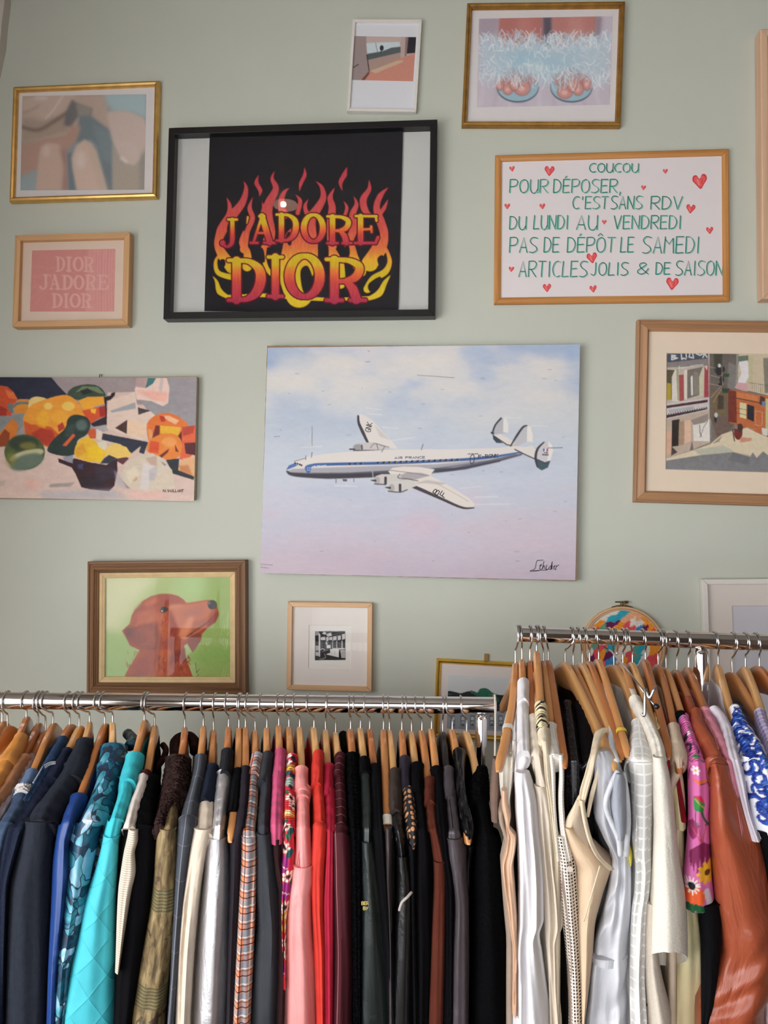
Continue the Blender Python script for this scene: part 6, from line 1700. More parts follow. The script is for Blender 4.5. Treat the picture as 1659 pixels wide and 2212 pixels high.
H(15, 'holding the cream trench coat', C2, 245, (235, 368), (224, 575))
H(16, 'holding the silver metallic jacket', C2, 318, (330, 345), (318, 480), mat=1)
H(17, 'holding the narrow black tank, its tip bare', C2, 395, (395, 350), (342, 1065), tip=.222)
H(18, 'holding the plum grey dress', C2, 405, (435, 348), (436, 590))
H(19, 'holding the orange plaid shirt', C2, 445, (495, 368), (494, 515))
H(20, 'holding the dark grey cotton jacket', C2, 530, (570, 350), (572, 500))
H(21, 'holding the magenta pink top', C2, 638, (645, 335), (646, 490))
H(22, 'holding the red floral blouse', C2, 685, (708, 345), (714, 515))
H(23, 'holding the light pink leather jacket', C2, 740, (775, 348), (786, 590), mat=2)
H(24, 'holding the vermilion coat', C2, 825, (865, 350), (874, 505), mat=2)
H(25, 'holding the crimson jacket', C2, 945, (938, 365), (948, 590), mat=2)
H(26, 'holding the maroon pinstripe jacket', C2, 950, (1000, 382), (1012, 540), mat=2)
H(27, 'holding the black fur jacket beside the dark green leather', C3, 100, (108, 358), (114, 505), mat=1)
H(28, 'holding the dark green leather coat', C3, 128, (170, 355), (184, 530), mat=2)
H(29, 'holding the plain black coat beside the dark green leather', C3, 195, (228, 358), (242, 580), mat=1)
H(30, 'holding the dark brown slip, with white elastic on its arm', C3, 312, (315, 360), (338, 990), tip=.21, strip=(.186, .203, TAG_PAPER, 'elastic_grip'))
H(31, 'holding the black leather coat with taupe collar', C3, 343, (352, 368), (374, 640), mat=2)
H(32, 'holding the purple grey lace blouse', C3, 432, (430, 365), (442, 540), mat=1)
H(33, 'holding the black suede blazer', C3, 455, (490, 375), (508, 570), mat=2)
H(34, 'holding the rust brown coat', C3, 512, (555, 368), (588, 665))
H(35, 'holding the black knit next to the rust coat', C3, 568, (615, 358), (628, 595))
H(36, 'holding the mauve grey leather coat', C3, 686, (685, 375), (702, 600), mat='black')
H(37, 'holding the glossy black leather top, its tip bare', C3, 705, (745, 362), (856, 1150), tip=.222)
H(38, 'last at the right rail end, holding the long black plush coat', C3, 798, (835, 375), (880, 640), mat=2)

CO, JK, SH, DR_, TP = 'coat', 'jacket', 'shirt', 'dress', 'top'
g = G(2, 'leather_jacket', 'mustard yellow leather jacket with folded collar, leftmost on the rail', JK); ml = leather('mustard_leather', (190, 126, 58), .42)
g.strip('sleeve', C1, [(500, 10, 112), (600, -70, 70), (700, -130, 10), (850, -230, -80)], ml, extend=.3); g.strip('collar', C1, [(382, 92, 172), (440, 42, 152), (500, -10, 130), (552, -60, 108)], ml, .035, -.004, grow=1); g.body(ml)
g = G(3, 'suede_jacket', 'brown suede jacket with narrow shoulder, beside the mustard leather one', JK); ml = fabric('brown_suede', (150, 104, 74), .9, .4, 420, .16)
g.strip('shoulder', C1, [(514, 118, 196), (560, 68, 172), (620, 28, 142), (700, -22, 92), (800, -92, 22), (1000, -220, -80)], ml, extend=.3); g.body(ml)
g = G(4, 'tailored_jacket', 'lilac grey smooth jacket squeezed behind the frayed denim vest', JK); ml = fabric('lilac_grey_cloth', (146, 134, 140), .7, .1)
g.strip('shoulder', C1, [(512, 163, 232), (570, 128, 212), (650, 78, 166), (720, 38, 124), (800, -12, 74), (890, -52, 24), (1000, -130, -40)], ml, extend=.3, ds=.01); g.body(ml)
g = G(5, 'denim_vest', 'light blue denim vest with white frayed armhole edge', 'vest'); ml = fabric('washed_blue_denim', (92, 110, 140), .9, .5, 900, .22, mot=120)
g.strip('shoulder', C1, [(606, 158, 244), (660, 122, 226), (738, 84, 196)], ml, .028); g.strip('side_panel', C1, [(735, 78, 190), (800, 60, 178), (900, 0, 120), (1000, -50, 70), (1150, -90, 30)], fabric('mid_blue_denim', (56, 70, 92), .9, .5, 900, .3, mot=70), .03, .012, extend=.3)
g.strip('frayed_edge', C1, [(700, 96, 204), (722, 88, 200), (745, 80, 192)], fur('white_frayed_cotton', (196, 192, 192), (238, 232, 228)), .03, -.005, fuzz=.003, n=60, step=2); g.body(ml)
g = G(6, 'denim_shirt', 'speckled dark blue denim shirt with white seam, behind the indigo jacket', SH); ml = fabric('speckled_denim', (38, 58, 86), .9, .5, 500, .5, mot=420)
g.strip('shoulder', C1, [(402, 362, 426), (480, 306, 392), (560, 256, 352), (640, 214, 300), (700, 190, 262), (800, 120, 200)], ml, extend=.2); g.tube('piped_seam', [(ph(C1, 268, 600)[0], ph(C1, 268, 600)[1], .115), (ph(C1, 238, 650)[0], ph(C1, 0, 650)[1], .14), (ph(C1, 208, 700)[0], ph(C1, 0, 700)[1], .158)], .0012, fabric('pale_seam', (176, 190, 210)), None); g.body(ml)
g = G(7, 'denim_jacket', 'dark indigo denim jacket with white topstitched collar', JK); ml = fabric('dark_indigo_denim', (24, 30, 48), .88, .5, 800, .25, mot=200)
g.strip('sleeve', C1, [(660, 210, 384), (750, 140, 330), (850, 70, 260), (950, 10, 195), (1100, -30, 140), (1400, -60, 60), (2212, -80, 30)], ml, .04, extend=.2, fold=.004)
cl_ = g.strip('collar', C1, [(474, 394, 450), (540, 334, 440), (600, 280, 418), (660, 235, 390)], ml, .034, -.003)
for i, dx in enumerate((0, 9, 17)):
    g.tube('topstitch', [(ph(C1, 276 + dx * .4, 0)[0], ph(C1, 0, 598 + dx - 8)[1], .119), (ph(C1, 310, 0)[0], ph(C1, 0, 575 + dx - 4)[1], .113), (ph(C1, 350, 0)[0], ph(C1, 0, 566 + dx * .8)[1], .109)], .0006, fabric('white_thread', (190, 190, 196)), cl_)
g.body(ml)
g = G(8, 'wool_blazer', 'charcoal navy wool blazer with broad notched collar, near the left edge', JK); ml = fabric('charcoal_wool', (34, 38, 47), .95, .45, 600, .12, mot=90)
g.strip('shoulder', C1, [(560, 398, 520), (640, 345, 500), (740, 268, 440), (860, 170, 380), (950, 130, 345)], ml, .03); g.strip('sleeve', C1, [(948, 126, 345), (990, 124, 345), (1100, 108, 340), (1250, 70, 330), (1400, 35, 325), (1700, 20, 312), (2212, 10, 292)], ml, .05, -.004, extend=.3, fold=.003)
g.strip('collar', C1, [(412, 480, 584), (500, 422, 576), (560, 392, 562), (645, 362, 520)], ml, .03, -.003, grow=1); g.body(ml)
g = G(9, 'satin_dress', 'royal blue sleeveless dress between charcoal blazer and teal marbled shirt', DR_); ml = satin('royal_blue_satin', (4, 52, 118), .45)
g.strip('shoulder', C1, [(758, 440, 550), (850, 402, 500), (950, 372, 470), (1100, 344, 430), (1250, 326, 432), (1500, 316, 412), (1900, 298, 366), (2212, 288, 350)], ml, .028, .008, extend=.3); g.body(ml)
g = G(10, 'printed_shirt', 'teal shirt printed with navy and white marbled swirls', SH); ml = marble_print('teal_marbled_print')
g.strip('sleeve', C1, [(560, 604, 762), (640, 596, 752), (700, 575, 735), (800, 530, 705), (930, 465, 660), (1080, 428, 620), (1300, 415, 570), (1500, 392, 535), (1700, 368, 495), (1900, 350, 440), (2212, 338, 410)], ml, .045, extend=.3, fold=.003)
g.strip('collar', C1, [(445, 628, 800), (500, 614, 790), (560, 606, 772)], ml, .034, -.005); g.tube('collar_back', [(ph(C1, 812, 0)[0], ph(C1, 0, 470)[1], .03), (ph(C1, 832, 0)[0], ph(C1, 0, 430)[1], .0), (ph(C1, 818, 0)[0], ph(C1, 0, 410)[1], -.03), (ph(C1, 800, 0)[0], ph(C1, 0, 392)[1], -.05)], .010, ml); g.body(ml)
g = G(11, 'quilted_jacket', 'bright turquoise diamond-quilted jacket', JK); ml = fabric('turquoise_cotton', (58, 174, 186), .7, .2); mq = quilted('turquoise_quilting', (58, 176, 190))
g.strip('shoulder', C1, [(640, 750, 835), (740, 736, 830), (850, 704, 792), (950, 674, 768), (1050, 648, 748)], ml, .03); g.strip('sleeve', C1, [(1046, 645, 746), (1090, 640, 742), (1150, 628, 740), (1300, 590, 732), (1500, 520, 722), (1750, 460, 722), (2000, 400, 718), (2212, 342, 718)], mq, .05, -.004, extend=.3, fold=.003)
g.strip('collar', C1, [(502, 788, 906), (560, 764, 892), (620, 750, 872), (668, 742, 856)], ml, .034, -.006); g.body(ml)
g = G(12, 'panelled_jacket', 'black jacket with white shoulder patch and pleated cream side stripe', JK); ml = M_BLACK
g.strip('sleeve', C1, [(640, 870, 1000), (800, 815, 988), (985, 765, 985), (1200, 735, 975), (1500, 725, 945), (1900, 718, 880), (2212, 712, 832)], ml, .035, .006, extend=.3)
g.strip('shoulder_patch', C1, [(636, 872, 930), (700, 850, 924), (800, 810, 892), (900, 784, 866), (984, 760, 850)], leather('off_white_leather', (206, 194, 186), .5), .02, -.008); g.strip('pleated_panel', C1, [(1000, 806, 866), (1060, 796, 866), (1150, 776, 846), (1250, 760, 852), (1400, 740, 822), (1600, 730, 790), (1800, 724, 760), (1900, 720, 745)], striped('cream_pleats', (202, 190, 174), [(1, .0035, .4, 0, (150, 138, 124), .7)], .7), .014, -.008)
g.strip('knit_collar', C1, [(612, 878, 955), (640, 872, 948)], fabric('maroon_rib', (70, 26, 30), .9, .4), .03, -.006, step=2); g.tube('collar_back', [(ph(C1, 960, 0)[0], ph(C1, 0, 612)[1], .05), (ph(C1, 1010, 0)[0], ph(C1, 0, 570)[1], .0), (ph(C1, 1040, 0)[0], ph(C1, 0, 500)[1], -.05), (ph(C1, 1022, 0)[0], ph(C1, 0, 462)[1], -.08)], .006, fabric('maroon_rib_back', (64, 26, 30), .9, .4)); g.body(ml)
g = G(13, 'fur_collar_jacket', 'olive embroidered jacket with shaggy dark brown fur collar', JK); ml = embroidered('olive_embroidery')
g.strip('shoulder', C1, [(800, 1046, 1118), (900, 1020, 1114), (1000, 1000, 1102)], ml, .03); g.strip('sleeve', C1, [(998, 990, 1104), (1040, 980, 1106), (1120, 972, 1112), (1300, 962, 1102), (1500, 942, 1100), (1700, 905, 1087), (2000, 850, 1057), (2212, 810, 1032)], ml, .05, -.003, extend=.3, fold=.003, wrinkle=.0012)
mf = fur('brown_shaggy_fur', (26, 18, 18), (84, 62, 58)); g.strip('fur_collar', C1, [(518, 1040, 1196), (620, 1018, 1198), (720, 1002, 1186), (810, 992, 1120), (900, 980, 1042), (965, 980, 1012)], mf, .045, -.006, fuzz=.004, n=72, step=2.5); g.tube('fur_collar_back', [(ph(C1, 1100, 0)[0], ph(C1, 0, 520)[1], .02), (ph(C1, 1104, 0)[0], ph(C1, 0, 440)[1], -.03), (ph(C1, 1170, 0)[0], ph(C1, 0, 410)[1], -.06), (ph(C1, 1215, 0)[0], ph(C1, 0, 440)[1], -.03), (ph(C1, 1225, 0)[0], ph(C1, 0, 500)[1], .0)], .011, mf); g.body(ml)
g = G(14, 'pinstripe_jacket', 'blue grey pinstripe jacket left of the cream trench coat', JK); ml = striped('grey_blue_pinstripe', (66, 69, 77), [(0, .016, .06, .2, (140, 142, 150), .7), (1, .055, .014, 0, (140, 142, 150), .5)])
g.strip('shoulder', C2, [(513, 118, 196), (600, 104, 190), (700, 80, 166), (800, 45, 152), (900, 20, 138)], ml, .03); g.strip('sleeve', C2, [(897, 16, 136), (1000, 8, 120), (1100, 2, 102), (1300, -8, 72), (1600, -22, 42), (2000, -40, 4), (2212, -55, -16)], ml, .045, -.002, extend=.3); g.body(ml)
g = G(15, 'trench_coat', 'cream trench coat with dark navy collar', CO); ml = fabric('cream_gabardine', (212, 196, 178), .75, .15)
g.strip('shoulder', C2, [(715, 160, 246), (800, 135, 241), (900, 127, 239), (1000, 115, 236)], ml, .03); g.strip('sleeve', C2, [(996, 106, 237), (1040, 100, 225), (1100, 90, 204), (1300, 62, 168), (1500, 33, 142), (1800, 8, 114), (2212, -4, 88)], ml, .05, -.003, extend=.3, fold=.005, fk=(5, 9)); g.strip('collar', C2, [(573, 190, 270), (650, 163, 264), (720, 148, 256), (795, 138, 222)], fabric('navy_collar_cloth', (28, 34, 48), .9, .3), .034, -.007); g.body(ml)
g = G(16, 'metallic_jacket', 'shiny silver metallic jacket with ribbed black collar', JK); ml = fabric('silver_foil_leather', (206, 204, 208), .46, .25, 300, .08, 0, .5, .1, .85)
g.strip('shoulder', C2, [(612, 252, 350), (720, 242, 336), (850, 238, 316), (1000, 222, 302), (1060, 206, 306)], ml, .032); g.strip('sleeve', C2, [(1058, 202, 310), (1100, 196, 322), (1150, 188, 328), (1350, 170, 336), (1600, 148, 334), (1900, 123, 330), (2212, 103, 315)], ml, .06, -.004, extend=.3, fold=.003); g.strip('collar', C2, [(477, 284, 362), (550, 274, 360), (624, 266, 350)], striped('black_rib_knit', (20, 20, 24), [(0, .004, .4, 0, (34, 34, 40), 1)], .9), .034, -.006); g.body(ml)
g = G(17, 'tank_shirt', 'narrow black tank top beside the silver jacket', TP); g.strip('shoulder', C2, [(600, 368, 412), (700, 348, 405), (800, 336, 395), (866, 330, 380)], M_BLACK2, .03); g.body(M_BLACK2, back=.15)
g = G(18, 'knit_dress', 'plum grey dress almost hidden left of the plaid shirt', DR_, ds=.012); ml = fabric('plum_grey_jersey', (38, 33, 40), .9, .3)
g.strip('shoulder', C2, [(588, 410, 462), (700, 406, 454), (820, 398, 446), (940, 385, 432), (1090, 335, 418), (1300, 335, 408), (1600, 328, 388), (2212, 314, 356)], ml, .03, extend=.3); g.body(ml)
g = G(19, 'plaid_shirt', 'orange, grey and white plaid shirt', SH)
ml = striped('orange_grey_plaid', (226, 132, 98), [(0, .021, .38, .1, (128, 140, 150), .75), (1, .024, .36, .0, (132, 146, 156), .72), (0, .021, .10, .62, (238, 214, 198), .8), (1, .024, .08, .66, (240, 220, 206), .8), (0, .021, .07, .3, (40, 36, 44), .9), (1, .024, .07, .18, (36, 34, 42), .95), (1, .024, .05, .5, (60, 44, 48), .8)])
g.strip('shoulder', C2, [(590, 450, 524), (700, 445, 516), (800, 438, 511), (900, 428, 501), (960, 412, 500), (1050, 410, 501)], ml, .03); g.strip('sleeve', C2, [(1048, 408, 502), (1200, 405, 506), (1400, 390, 502), (1700, 373, 492), (2000, 356, 480), (2212, 346, 472)], ml, .04, -.003, extend=.3, fold=.004, fk=(5, 8)); g.strip('collar', C2, [(502, 474, 546), (560, 454, 541), (625, 446, 526)], ml, .034, -.006); g.body(ml)
g = G(20, 'cotton_jacket', 'dark grey cotton jacket with folded collar, right of the plaid shirt', JK); ml = fabric('dark_grey_cotton', (50, 52, 57), .7, .2)
g.strip('shoulder', C2, [(610, 528, 606), (720, 530, 601), (820, 522, 592), (920, 515, 587), (1030, 508, 589)], ml, .03); g.strip('sleeve', C2, [(1028, 505, 592), (1070, 502, 602), (1150, 502, 614), (1400, 498, 648), (1600, 508, 668), (1900, 480, 678), (2212, 465, 664)], ml, .05, -.004, extend=.3, fold=.004, fk=(5, 9)); g.strip('collar', C2, [(496, 544, 612), (560, 528, 609), (620, 520, 604), (682, 520, 556)], ml, .034, -.006); g.body(ml)
g = G(21, 'pink_shirt', 'magenta pink short sleeved top between grey jacket and red floral blouse', TP, ds=.004); ml = fabric('magenta_pink_wool', (190, 80, 116), .9, .3)
g.strip('sleeve', C2, [(620, 604, 684), (760, 598, 682), (900, 590, 678), (1000, 588, 674), (1092, 592, 668)], ml, .032); g.strip('collar', C2, [(476, 620, 692), (560, 610, 690), (642, 602, 680)], ml, .034, -.005); g.strip('lining', C2, [(1060, 600, 660), (1200, 610, 660), (1400, 640, 690)], fabric('dark_brown_lining', (46, 24, 26), .8), .02, .03, extend=.3); g.body(ml)  # the brown lining strip is painted shade below the short sleeve


def red_print(V):
    c = Canvas(-40, 0, 40, 760, (206, 44, 60), 2.0)
    r = random.Random(8)
    y0 = V(560)
    for x, y, a, b, cc in ((-6, 6, 7, 5, (226, 220, 214)), (4, 14, 5, 8, (30, 30, 40)), (-6, 24, 8, 6, (236, 232, 226)), (0, 40, 12, 9, (226, 176, 60)), (-6, 55, 7, 7, (36, 90, 110)), (5, 60, 6, 8, (40, 36, 50)), (0, 78, 8, 14, (150, 176, 166)), (2, 92, 4, 5, (40, 40, 50))): c.ell(x, y, a, b, cc)
    for i in range(7): c.stroke([(-10, 10 + i * 6), (0, 12 + i * 6 + (i % 2) * 3), (9, 9 + i * 6)], 1.2, (120, 40, 110) if i % 2 else (24, 24, 30), .9, 0, True)
    y = 105
    while y < 740:
        x = r.uniform(-9, 9); q = r.random()
        if q < .4:
            for k in range(7): c.ell(x + 7 * math.cos(k * .9), y + 7 * math.sin(k * .9), 3.4, 2.6, (236, 222, 206), 1, 0, k * .9)
            c.ell(x, y, 3.4, 3.4, (50, 30, 40)); c.ell(x + 9, y + 8, 5, 8, (26, 84, 88), 1, 0, .5)
        elif q < .6: c.ell(x, y, 11, 9, (226, 160, 52)); c.ell(x, y, 6, 5, (240, 222, 200))
        elif q < .8: c.ell(x, y, 10, 14, (150, 40, 120)); c.stroke([(x - 8, y), (x + 8, y + 6)], 1.5, (236, 200, 190))
        else: c.ell(x, y, 6, 4, (60, 110, 80), 1, 0, .8); c.stroke([(x - 6, y - 8), (x + 4, y + 10)], 1.4, (30, 60, 50))
        y += r.uniform(14, 26)
    return c


g = G(22, 'floral_blouse', 'red blouse with white, yellow and teal flowers', 'blouse', ds=.006); ml = painted('red_floral_print', .75)
g.strip('shoulder', C2, [(511, 690, 764), (600, 684, 756), (700, 682, 744), (800, 680, 740), (1000, 680, 738), (1150, 668, 744), (1300, 652, 732), (1450, 648, 712), (1600, 655, 690), (2000, 665, 690)], ml, .032, paint=red_print, n=64, step=2.5); g.body(fabric('red_blouse_cloth', (190, 40, 56), .8))
g = G(23, 'pink_leather_jacket', 'pale pink leather jacket with double collar and stitched shoulder', JK); ml = leather('pale_pink_leather', (226, 144, 142), .36, .05, .1)
g.strip('shoulder', C2, [(720, 745, 836), (800, 755, 839), (900, 752, 841), (1000, 750, 843), (1120, 748, 848), (1240, 735, 860)], ml, .03); g.strip('sleeve', C2, [(1236, 732, 862), (1290, 722, 864), (1350, 714, 863), (1420, 704, 850), (1600, 690, 852), (1900, 675, 877), (2212, 663, 887)], ml, .055, -.005, extend=.3, fold=.004); g.strip('collar', C2, [(588, 745, 830), (640, 741, 831), (722, 738, 846)], ml, .035, -.007); g.strip('under_collar', C2, [(700, 742, 846), (780, 752, 840)], ml, .034, -.004, step=3)
for off in (0, 10): g.tube('stitching', [(ph(C2, 802 - off, 0)[0], ph(C2, 0, 1000)[1], .217), (ph(C2, 785 - off, 0)[0], ph(C2, 0, 1120)[1], .216), (ph(C2, 768 - off, 0)[0], ph(C2, 0, 1232)[1], .222)], .0006, fabric('rose_thread', (170, 84, 90)))
g.body(ml)
g = G(24, 'red_coat', 'vermilion orange red coat with pointed collar', CO); ml = fabric('vermilion_wool', (200, 56, 46), .75, .2)
g.strip('shoulder', C2, [(640, 855, 922), (760, 860, 932), (860, 862, 944), (942, 862, 948)], ml, .03); g.strip('sleeve', C2, [(940, 858, 950), (1100, 853, 944), (1300, 846, 930), (1500, 852, 925), (1800, 865, 938), (2212, 880, 934)], ml, .042, -.002, extend=.3); g.strip('collar', C2, [(488, 864, 926), (560, 849, 926), (640, 847, 926), (694, 849, 912)], ml, .036, -.007); g.body(ml)
g = G(25, 'crimson_jacket', 'crimson jacket tucked between vermilion coat and maroon pinstripe', JK, ds=.004); ml = fabric('crimson_cloth', (168, 34, 58), .8, .2)
g.strip('sleeve', C2, [(720, 938, 988), (900, 946, 990), (1100, 943, 990), (1300, 932, 990), (1500, 922, 990), (1800, 926, 988), (2212, 926, 985)], ml, .032, extend=.3); g.strip('collar', C2, [(571, 934, 988), (650, 924, 987), (722, 928, 978), (770, 930, 968)], ml, .034, -.005); g.body(ml)
g = G(26, 'pinstripe_blazer', 'maroon blazer with thin white pinstripes', JK); ml = striped('maroon_pinstripe', (68, 20, 29), [(1, .017, .05, .3, (176, 120, 122), .8)]); mv = striped('maroon_sleeve_pinstripe', (68, 20, 29), [(0, .026, .03, .3, (176, 120, 122), .75)])
g.strip('shoulder', C2, [(620, 985, 1061), (720, 985, 1067), (850, 980, 1074), (962, 974, 1080)], ml, .032); g.strip('sleeve', C2, [(958, 973, 1081), (1100, 966, 1097), (1300, 963, 1110), (1500, 970, 1110), (1800, 983, 1112), (2212, 976, 1102)], mv, .05, -.003, extend=.3, fold=.004); g.strip('collar', C2, [(503, 1000, 1063), (580, 984, 1061), (645, 977, 1050)], ml, .035, -.006); g.body(ml)
g = G(27, 'fur_jacket', 'short black fur jacket between maroon blazer and dark green leather coat', JK); g.strip('sleeve', C3, [(503, 78, 166), (600, 82, 172), (750, 92, 178), (900, 100, 184), (1100, 108, 184), (1500, 116, 180), (2212, 125, 176)], M_BLACK_FUR, .04, .0, fuzz=.0022, n=60, step=3, extend=.2); g.body(M_BLACK_FUR)
g.tube('fur_collar_back', [(ph(C3, 84, 0)[0], ph(C3, 0, 500)[1], .02), (ph(C3, 66, 0)[0], ph(C3, 0, 440)[1], -.03), (ph(C3, 62, 0)[0], ph(C3, 0, 400)[1], -.07)], .009, M_BLACK_FUR)
g = G(28, 'leather_coat', 'dark green leather coat with black collar and small gold lettering', CO); ml = leather('dark_green_leather', (20, 29, 28), .42)
g.strip('shoulder', C3, [(610, 164, 236), (720, 171, 241), (850, 178, 244), (980, 177, 247), (1082, 174, 248)], ml, .03); g.strip('sleeve', C3, [(1078, 173, 250), (1150, 172, 262), (1250, 170, 276), (1450, 168, 305), (1650, 156, 334), (1900, 146, 360), (2212, 136, 375)], ml, .05, -.004, extend=.3, fold=.004, fk=(5, 8)); g.strip('collar', C3, [(528, 160, 230), (620, 163, 228)], M_BLACK, .034, -.005); g.body(ml)
gold = fabric('gold_foil_lettering', (206, 186, 110), .5)
def sewn(g, name, cr, txt, x0, x1, y0, y1, s, mat, r=.0006):
    for st, sm in text_lines(txt, x0, x1, y0, y1, .3):
        if sm: st = [tuple(q) for q in spline(st, False, 3)]
        m = MB(); m.tube([at(*ph(cr, *q), g.h.d - s) - g.o for q in st], r, 6)
        yield m
mm = MB()
for txt, x0, x1, y0, y1 in (('BER', 178, 222, 1444, 1464), ('BY', 188, 218, 1476, 1496)):
    for q in sewn(g, 'lettering', C3, txt, x0, x1, y0, y1, .2235, gold): mm.add(q.v, q.f, q.uv)
mm.build('lettering', gold, g.e)
g = G(29, 'black_coat', 'plain black coat right of the dark green leather, hanging back', CO, ds=.008); g.strip('sleeve', C3, [(573, 226, 298), (700, 232, 306), (900, 238, 316), (1100, 248, 328), (1400, 268, 350), (1700, 300, 384), (2212, 336, 410)], M_BLACK2, .035, extend=.3); g.body(M_BLACK2)
g = G(30, 'slip_dress', 'dark brown slip below the hanger arm with white elastic', DR_, ds=.012); ml = satin('dark_brown_satin', (46, 36, 36), .5); g.strip('shoulder', C3, [(990, 322, 368), (1150, 328, 366), (1300, 332, 362), (1700, 340, 372), (2212, 344, 380)], ml, .03, extend=.3); g.body(ml, back=.16)
g = G(31, 'leather_overcoat', 'black leather coat with taupe collar and pale piping', CO); ml = M_BLACK_L
g.strip('shoulder', C3, [(800, 356, 434), (950, 370, 438), (1080, 393, 452), (1172, 402, 462)], ml, .03); g.strip('sleeve', C3, [(1168, 398, 468), (1250, 398, 482), (1400, 396, 502), (1600, 380, 514), (1900, 362, 520), (2212, 342, 520)], ml, .045, -.003, extend=.3); g.strip('collar', C3, [(600, 360, 416), (680, 343, 434), (780, 340, 436), (862, 354, 430)], fabric('taupe_wool', (58, 49, 44), .95, .3), .036, -.006)
g.tube('piping', [(ph(C3, 414, 0)[0], ph(C3, 0, 1500)[1], .235), (ph(C3, 430, 0)[0], ph(C3, 0, 1450)[1], .238), (ph(C3, 462, 0)[0], ph(C3, 0, 1418)[1], .239), (ph(C3, 492, 0)[0], ph(C3, 0, 1385)[1], .232)], .0022, fabric('pale_grey_piping', (176, 168, 162), .6)); g.body(ml)
g = G(32, 'lace_blouse', 'purple grey blouse with openwork lace sleeve', 'blouse', ds=.004); ml = fabric('purple_grey_cloth', (46, 42, 52), .8, .2)
k = NT('black_open_lace'); v_ = k.coord('UV', (1, .8, 1)); vo = k.n('TexVoronoi'); vo.inputs['Scale'].default_value = 110; vo.inputs['Randomness'].default_value = .35; k.l(v_, vo.inputs['Vector']); gt = k.n('Math', operation='GREATER_THAN'); gt.inputs[1].default_value = .38; k.l(vo.outputs['Distance'], gt.inputs[0]); k.l(over(k, lin((196, 140, 96)), gt.outputs[0], (24, 22, 28)), k.b.inputs['Base Color']); k.set(Roughness=.8)
g.strip('collar', C3, [(523, 418, 482), (620, 410, 484), (722, 424, 484)], ml, .034, -.004); g.strip('lace_sleeve', C3, [(715, 445, 494), (850, 460, 502), (950, 468, 520), (1050, 476, 526), (1115, 482, 518)], k.m, .03); g.strip('hem', C3, [(1100, 470, 520), (1400, 480, 520), (2212, 500, 540)], M_BLACK2, .02, .02, extend=.2); g.body(ml)
g = G(33, 'suede_blazer', 'matte black suede blazer with folded collar, left of the rust coat', JK); ml = fabric('black_suede', (9, 8, 11), .97, .4, 400, spec=.08)
g.strip('sleeve', C3, [(720, 494, 574), (850, 504, 590), (1000, 508, 612), (1150, 508, 628), (1400, 500, 634), (1800, 508, 632), (2212, 514, 612)], ml, .045, extend=.3, fold=.003); g.strip('collar', C3, [(563, 484, 570), (660, 480, 568), (742, 490, 556)], ml, .036, -.006); g.body(ml)
g = G(34, 'rust_coat', 'rust brown wool coat among the black garments', CO); ml = fabric('rust_wool', (82, 38, 27), .9, .3)
g.strip('shoulder', C3, [(770, 580, 640), (900, 588, 646), (1000, 599, 661), (1100, 613, 687), (1205, 627, 706)], ml, .03); g.strip('sleeve', C3, [(1202, 626, 709), (1350, 630, 710), (1550, 622, 708), (1800, 612, 704), (2212, 594, 694)], ml, .042, -.003, extend=.3); g.strip('collar', C3, [(653, 572, 643), (720, 567, 641), (805, 577, 634)], ml, .035, -.006); g.body(ml)
g = G(35, 'black_knit', 'black knit between the rust coat and the mauve grey leather', 'sweater', ds=.008); g.strip('sleeve', C3, [(588, 606, 692), (700, 622, 704), (900, 638, 716), (1100, 660, 726), (1400, 692, 760), (2212, 690, 756)], M_BLACK, .034, extend=.3); g.body(M_BLACK)
g = G(36, 'mauve_leather_coat', 'mauve grey leather coat on the black hanger', CO); ml = leather('mauve_grey_leather', (68, 61, 66), .36)
g.strip('shoulder', C3, [(730, 700, 770), (850, 705, 783), (950, 715, 796), (1062, 710, 802)], ml, .03); g.strip('sleeve', C3, [(1058, 706, 808), (1150, 708, 836), (1280, 736, 836), (1500, 762, 850), (1800, 748, 852), (2212, 740, 848)], ml, .045, -.004, extend=.3); g.strip('collar', C3, [(588, 694, 750), (650, 680, 762), (720, 683, 767), (778, 700, 760)], ml, .036, -.006); g.tube('seam', [(ph(C3, 728, 0)[0], ph(C3, 0, 800)[1], .172), (ph(C3, 745, 0)[0], ph(C3, 0, 930)[1], .207), (ph(C3, 758, 0)[0], ph(C3, 0, 1055)[1], .214)], .0007, M_BLACK2); g.body(ml)
g = G(37, 'leather_blouse', 'glossy black leather top with creased cap sleeve', TP); ml = leather('glossy_black_leather', (15, 16, 19), .22); g.strip('sleeve', C3, [(476, 750, 832), (600, 760, 832), (720, 773, 838), (820, 788, 852), (900, 793, 884), (965, 808, 894), (1055, 830, 882)], ml, .034, wrinkle=.003, fold=.003); g.body(ml)
g = G(38, 'plush_coat', 'long black plush coat with fur collar, last garment at the right rail end', CO); ml = fur('black_plush', (3, 3, 4), (17, 17, 20))
g.strip('sleeve', C3, [(750, 868, 972), (850, 888, 987), (955, 902, 1006), (1100, 898, 1052), (1300, 882, 1080), (1600, 876, 1110), (1900, 866, 1134), (2212, 856, 1146)], ml, .06, extend=.3, fold=.004); g.strip('fur_collar', C3, [(588, 900, 968), (650, 856, 977), (720, 846, 977), (795, 852, 968)], M_BLACK_FUR, .045, -.006, fuzz=.003, n=60, step=2.5); g.body(ml, thick=.02)
